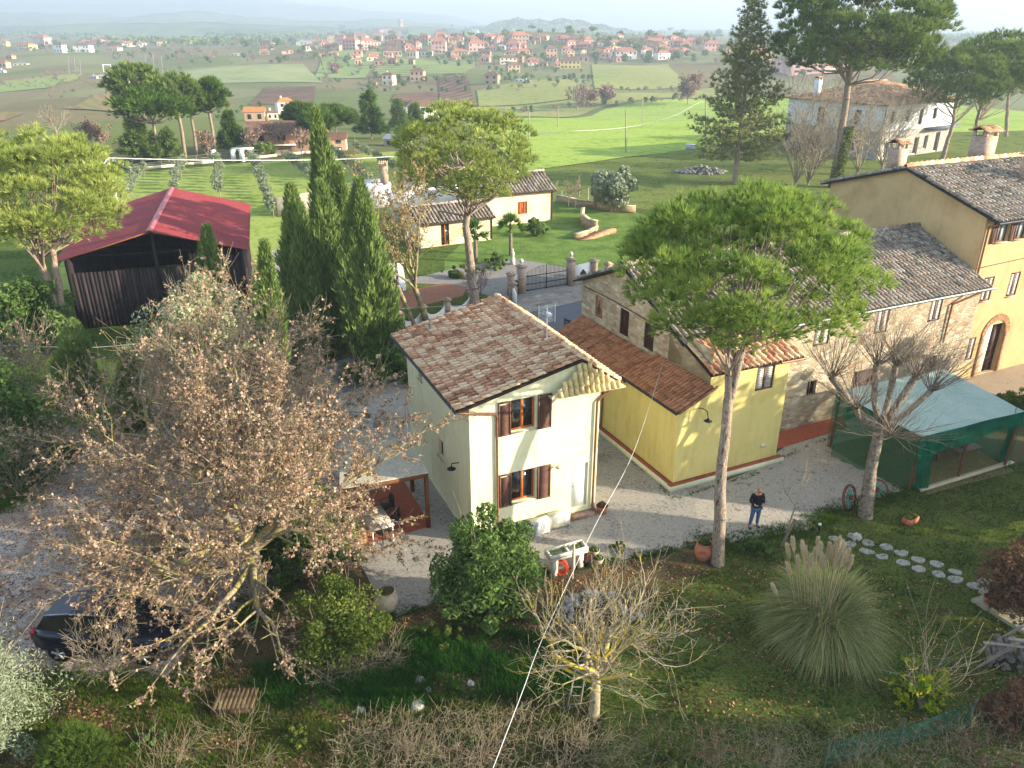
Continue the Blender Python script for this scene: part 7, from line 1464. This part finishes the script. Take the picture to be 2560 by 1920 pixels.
for j in range(m_+1):
    for i in range(11): s,s2=i/11,(i+1)/11; f=j/m_; b.cyl(d*s+Vector((0,0,.02+f*(.73+.1*math.sin(s*9)))),d*s2+Vector((0,0,.02+f*(.73+.1*math.sin(s2*9)))),.006,k=3)
b.mk('net',M('net_green',['#1a5c4a','#256e5a']),t)
for s in (0,.5,1): B().cyl(d*s,d*s+Vector((0,0,1.0)),.03,k=6).mk('post',MATS['post_green_grey'],t)
# wood frame and slab at right
t=thing('wood_stack','weathered timber frame stacked with split logs at the right edge','wood stack',g(2165,1440),-.35); rng=np.random.RandomState(2)
for p0,p1 in [((-.7,-.3,0),(.3,-.2,1.35)),((.65,-.35,0),(.25,-.25,1.4)),((-.6,.4,0),(.3,.35,1.35)),((-.75,-.32,.95),(.9,-.25,1.15)),((-.2,-.35,1.3),(1.1,-.25,1.35))]: B().cyl(p0,p1,.05,.045,6).mk('beam',WPL,t)
for i in range(34): x=-.45+rng.rand()*1.0; z=.08+rng.rand()*.85; B().cyl((x,-.25+rng.rand()*.05,z),(x+rng.randn()*.04,.3,z+rng.randn()*.03),.06+.03*rng.rand(),k=7).mk('log',M('log_grey',['#5c5650','#857d74','#6c645c'],w=.4,scale=5),t)
t=thing('stone_slab','pale concrete slab edge beside the rust-leaved bush','slab',g(2105,1312)); b=B(); p=[g(2096,1300),g(2212,1262),g(2330,1340),g(2212,1372)]; o=t.location; b.poly([(q.x-o.x,q.y-o.y,.14) for q in p])
for i in range(4): q,r_=p[i]-o,p[(i+1)%4]-o; b.poly([(q.x,q.y,0),(r_.x,r_.y,0),(r_.x,r_.y,.14),(q.x,q.y,.14)])
b.mk('slab',M('slab_mossy',['#9c9880','#b4b098','#8a8668'],scale=2,bump=.2),t)
pot('flower_pot','red-brown pot on the concrete slab by the rust-leaved bush',g(2135,1303,.14),SP2,TC,LEAFR,.12,8); pot('flower_pot','grey pot at the back of the concrete slab',g(2150,1325,.14),SP2,JARP,LEAFG,.1,9)
# ================================================================ CAR
def car():
    base=g(232,1425); t=thing('parked_car','dark navy estate car parked under the brown-leaved oak','car',(base.x,base.y+.72,0),-.06)
    NAVY=M('car_paint',['#0e1626','#141e32'],rough=.22,spec=.6,metal=.3); GL=M('car_glass',['#0c0f12','#161b20'],rough=.06,spec=.7); TY=M('tyre',['#141414','#1e1e1e'],rough=.8); AL=M('alloy',['#9a9ca0','#c0c2c6'],rough=.3,metal=.8)
    st=[(-2.1,.62,.42,.78,.72),(-2.03,.8,.3,.98,.78),(-1.6,.86,.24,1.04,.82),(-.6,.88,.22,1.0,.84),(.5,.88,.22,.98,.84),(1.0,.87,.24,.98,.8),(1.5,.85,.26,.9,.74),(1.9,.78,.3,.78,.66),(2.06,.62,.4,.66,.52)]
    # x, half width, bottom, shoulder height, half width at shoulder
    V=[]; m=10
    for x,w_,z0,z1,w1 in st:
        prof=[(0,z0),(w_*.85,z0),(w_*.98,z0+.1),(w_,z0+.3*(z1-z0)),(w_*1.0,z0+.6*(z1-z0)),(w1*1.02,z0+.9*(z1-z0)),(w1*.9,z1),(w1*.5,z1+.03),(0,z1+.04)]
        ring=prof+[(-a,b) for a,b in prof[-2:0:-1]]; V+=[(x,a,b) for a,b in ring]
    k=len(ring); F=[]
    for i in range(len(st)-1):
        for j in range(k): F.append((i*k+j,i*k+(j+1)%k,(i+1)*k+(j+1)%k,(i+1)*k+j))
    b=B().add(V,F); b.poly(V[:k]); b.poly(V[-k:]); b.mk('body',NAVY,t,smooth=True)
    gh=[(-1.98,.66,.66,1.0,1.02),(-1.7,.74,.6,1.0,1.44),(-.9,.78,.62,1.0,1.54),(.1,.78,.62,.98,1.52),(.5,.76,.6,.98,1.44),(1.12,.72,.6,.96,1.0)]
    V=[]
    for x,w_,w1,z0,z1 in gh: V+=[(x,-w_,z0),(x,-w1,z1-.05),(x,-w1+.08,z1),(x,w1-.08,z1),(x,w1,z1-.05),(x,w_,z0)]
    gs=B(); rf=B()
    for i in range(len(gh)-1):
        for j in range(5):
            f=[V[i*6+j],V[i*6+j+1],V[(i+1)*6+j+1],V[(i+1)*6+j]]
            (gs if j in(0,4) or i==4 or i==0 else rf).poly(f)
    gs.mk('window',GL,t,smooth=False); rf.mk('roof',NAVY,t,smooth=True)
    for y in (-.68,.68): B().path([(-1.65,y*.9,1.5),(-.9,y*.92,1.6),(.2,y*.92,1.57)],.02,5).mk('roof_rail',METG,t)
    for x in (-.95,0.05,.62):
        for s in (-1,1): B().cyl((x,s*.8,1.0),(x-.02 if x<.5 else x-.3,s*.625,1.47),.03,k=5).mk('pillar',NAVY,t)
    for x in (-1.28,1.3):
        for s in (-1,1):
            w_=B().cyl((x,s*.70,.33),(x,s*.90,.33),.33,.33,24).mk('wheel',TY,t); B().cyl((x,s*.895,.33),(x,s*.915,.33),.225,.21,20).mk('rim',BLACK,w_)
            for i in range(5): a=i*1.2566+.3; B().cyl((x,s*.92,.33),(x+.2*math.cos(a),s*.92,.33+.2*math.sin(a)),.035,.045,5).mk('spoke',AL,w_)
    for s in (-1,1):
        B().box((1.93,s*.5,.66),(.24,.26,.13)).mk('headlight',M('lamp_glass',['#50565c','#70767c'],rough=.1,spec=.6),t); B().box((-2.04,s*.68,.88),(.12,.2,.22)).mk('tail_light',M('lamp_red',['#8a1414','#a82020'],rough=.3),t); B().box((.78,s*.93,1.0),(.16,.14,.12)).mk('mirror',NAVY,t)
    B().box((-.4,-.875,.8),(.14,.02,.025)).box((.35,-.875,.8),(.14,.02,.025)).mk('door_handle',NAVY,t); B().box((2.06,0,.42),(.06,.9,.14)).mk('grille',BLACK,t)
car()
# ================================================================ PERSON
def skin(name,verts,edges,rad,mat,parent,sub=2):
    me=bpy.data.meshes.new(name); me.from_pydata(verts,edges,[]); o=bpy.data.objects.new(name,me); link(o,parent); me.materials.append(mat)
    sk=o.modifiers.new('skin','SKIN'); 
    for i,r in enumerate(rad): me.skin_vertices[0].data[i].radius=(r if isinstance(r,tuple) else (r,r)); me.skin_vertices[0].data[i].use_root=(i==0)
    sk.use_smooth_shade=True; ss=o.modifiers.new('sub','SUBSURF'); ss.levels=sub; ss.render_levels=sub
    dg=bpy.context.evaluated_depsgraph_get(); dg.update(); ev=o.evaluated_get(dg); m2=bpy.data.meshes.new_from_object(ev); m2.name=name
    o.modifiers.clear(); o.data=m2; 
    if not m2.materials: m2.materials.append(mat)
    return o
def person():
    base=g(1628,1138); t=thing('person','man in a black jacket and blue jeans standing on the gravel, holding a controller','person',base,.12)
    SK=M('skin',['#b8846c','#c4927a'],rough=.6); JK=M('jacket_black',['#101114','#1c1e22'],rough=.7,scale=8,bump=.3); JN=M('jeans_blue',['#3a5474','#4c688a','#41597a'],rough=.9,scale=8); SH=M('shoe_black',['#101010','#1a1a1a'],rough=.5); HR=M('hair_grey',['#6c5f55','#8a7c70'],rough=.9)
    # body: pelvis, torso, neck, head, arms, legs (facing -y)
    V=[(0,0,.95),(0,.01,1.12),(0,.02,1.3),(0,.02,1.43),(0,.0,1.52),(0,-.03,1.6),(0,-.05,1.68)]; Rr=[(.15,.11),(.15,.11),(.17,.11),(.14,.09),(.055,.055),(.075,.09),(.07,.085)]; E=[(0,1),(1,2),(2,3),(3,4),(4,5),(5,6)]
    for s in (-1,1):
        i=len(V); V+=[(s*.19,.02,1.41),(s*.25,.03,1.16),(s*.14,-.2,1.08),(s*.085,-.27,1.1)]; Rr+=[.06,.047,.036,(.036,.022)]; E+=[(3,i),(i,i+1),(i+1,i+2),(i+2,i+3)]
        h=i+3
        for f,(dx,dz,l) in enumerate([(-.03,.02,.05),(-.01,.028,.06),(.0,.01,.06),(.0,-.01,.055),(.03,.035,.045)]):
            j=len(V); x,y,z=V[h]; V+=[(x+s*dx*.6,y-l*.5,z+dz*.7),(x+s*dx*.6-s*.02,y-l,z+dz)]; Rr+=[.011,.009]; E+=[(h,j),(j,j+1)]
        i=len(V); lx=.1+(.03 if s<0 else .0); ly=-.02 if s<0 else .03
        V+=[(s*.1,0,.86),(s*lx*1.2,ly-.03,.5),(s*lx*1.35,ly+.02,.12),(s*lx*1.5,ly-.12,.05)]; Rr+=[.09,.062,.042,.035]; E+=[(0,i),(i,i+1),(i+1,i+2),(i+2,i+3)]
    bd=skin('body',V,E,Rr,SK,t)
    q=[(0,0,.84),(0,.01,1.0),(0,.01,1.15),(0,.02,1.32),(0,.02,1.42),(0,.01,1.5)]; r=[(.2,.15),(.195,.15),(.19,.15),(.2,.14),(.16,.11),(.085,.085)]; e=[(0,1),(1,2),(2,3),(3,4),(4,5)]
    for s in (-1,1): i=len(q); q+=[(s*.2,.02,1.4),(s*.265,.04,1.16),(s*.16,-.16,1.08)]; r+=[.072,.064,.055]; e+=[(4,i),(i,i+1),(i+1,i+2)]
    skin('jacket',q,e,r,JK,bd)
    q=[(0,0,.92)]; r=[(.16,.13)]; e=[]
    for s in (-1,1): i=len(q); lx=.1+(.03 if s<0 else 0); ly=-.02 if s<0 else .03; q+=[(s*.1,0,.83),(s*lx*1.2,ly-.03,.5),(s*lx*1.35,ly+.02,.09)]; r+=[.105,.08,.062]; e+=[(0,i),(i,i+1),(i+1,i+2)]
    skin('jeans',q,e,r,JN,bd)
    for s in (-1,1): lx=.1+(.03 if s<0 else 0); ly=-.02 if s<0 else .03; skin('shoe',[(s*lx*1.35,ly+.05,.05),(s*lx*1.45,ly-.08,.05),(s*lx*1.55,ly-.19,.035)],[(0,1),(1,2)],[(.05,.05),(.05,.045),(.04,.032)],SH,bd,1)
    # head features: tilted down
    hd=B().lathe((0,0,0),[(0,-.13),(.045,-.12),(.07,-.07),(.082,0),(.08,.06),(.055,.105),(0,.12)],18).mk('face',SK,bd,smooth=True); hd.location=(0,-.05,1.655); hd.scale=(.95,1.12,1); hd.rotation_euler=(.35,0,0)
    B().lathe((0,-.088,-.01),[(0,-.02),(.016,-.015),(.008,.03),(0,.035)],8).mk('nose',SK,hd,smooth=True)
    for s in (-1,1):
        B().lathe((s*.03,-.077,.02),[(0,-.008),(.01,0),(0,.008)],8).mk('eye',BLACK,hd); B().lathe((s*.084,0,0),[(0,-.03),(.014,-.015),(.016,.012),(0,.03)],8).mk('ear',SK,hd,smooth=True)
    B().box((0,-.082,-.058),(.045,.008,.01)).mk('mouth',M('lips',['#8a5048']),hd)
    rng=np.random.RandomState(3); n=900; d=rdir(rng,n); d=d[(d[:,1]>-.1)&(d[:,2]>-.45)&(d[:,2]<.8)]; V,F=leaves(rng,d*np.array((.086,.09,.115)),.012,.5,bias=d,bw=2); mk('hair',V,F,HR,hd)
    c=thing('remote_controller',"small black remote controller in the man's hands",'controller',base+Vector((0,-.32,1.09)),.12); B().box((0,0,.02),(.15,.09,.035)).box((0,-.01,.045),(.09,.06,.008)).mk('case',BLACK,c)
    for s in (-1,1): B().cyl((s*.04,0,.04),(s*.04,0,.065),.006,k=6).mk('stick',METG,c)
    B().path([(-.05,-.045,.03),(-.07,-.12,.06)],.006,4).path([(.05,-.045,.03),(.07,-.12,.06)],.006,4).mk('antenna',METG,c)
person()

# ================================================================ LABEL CLEAN-UP: tell look-alikes apart by their order from the left
ORD='first second third fourth fifth sixth seventh eighth ninth tenth eleventh twelfth thirteenth fourteenth fifteenth sixteenth seventeenth eighteenth nineteenth'.split()
TEN=['','','twent','thirt','fort','fift','sixt','sevent','eight','ninet']
def ordw(n):
    if n>=100: return 'hundred-'+ordw(n-100) if n>100 else 'hundredth'
    return ORD[n-1] if n<20 else (TEN[n//10]+('ieth' if n%10==0 else 'y-'+ORD[n%10-1]))
by={}
for o in C.objects:
    if o.parent is None and o.get('label'): by.setdefault(o['label'],[]).append(o)
for lab,L in by.items():
    if len(L)<2: continue
    L.sort(key=lambda o:(lambda q:q.x/max(1,q.y*cp+(CH-q.z)*sp))(o.location if o.location.length>0 else o.data.vertices[0].co))
    for i,o in enumerate(L):
        nl=ordw(i+1)+' from left, '+lab
        if len(nl.split())<=16: o['label']=nl
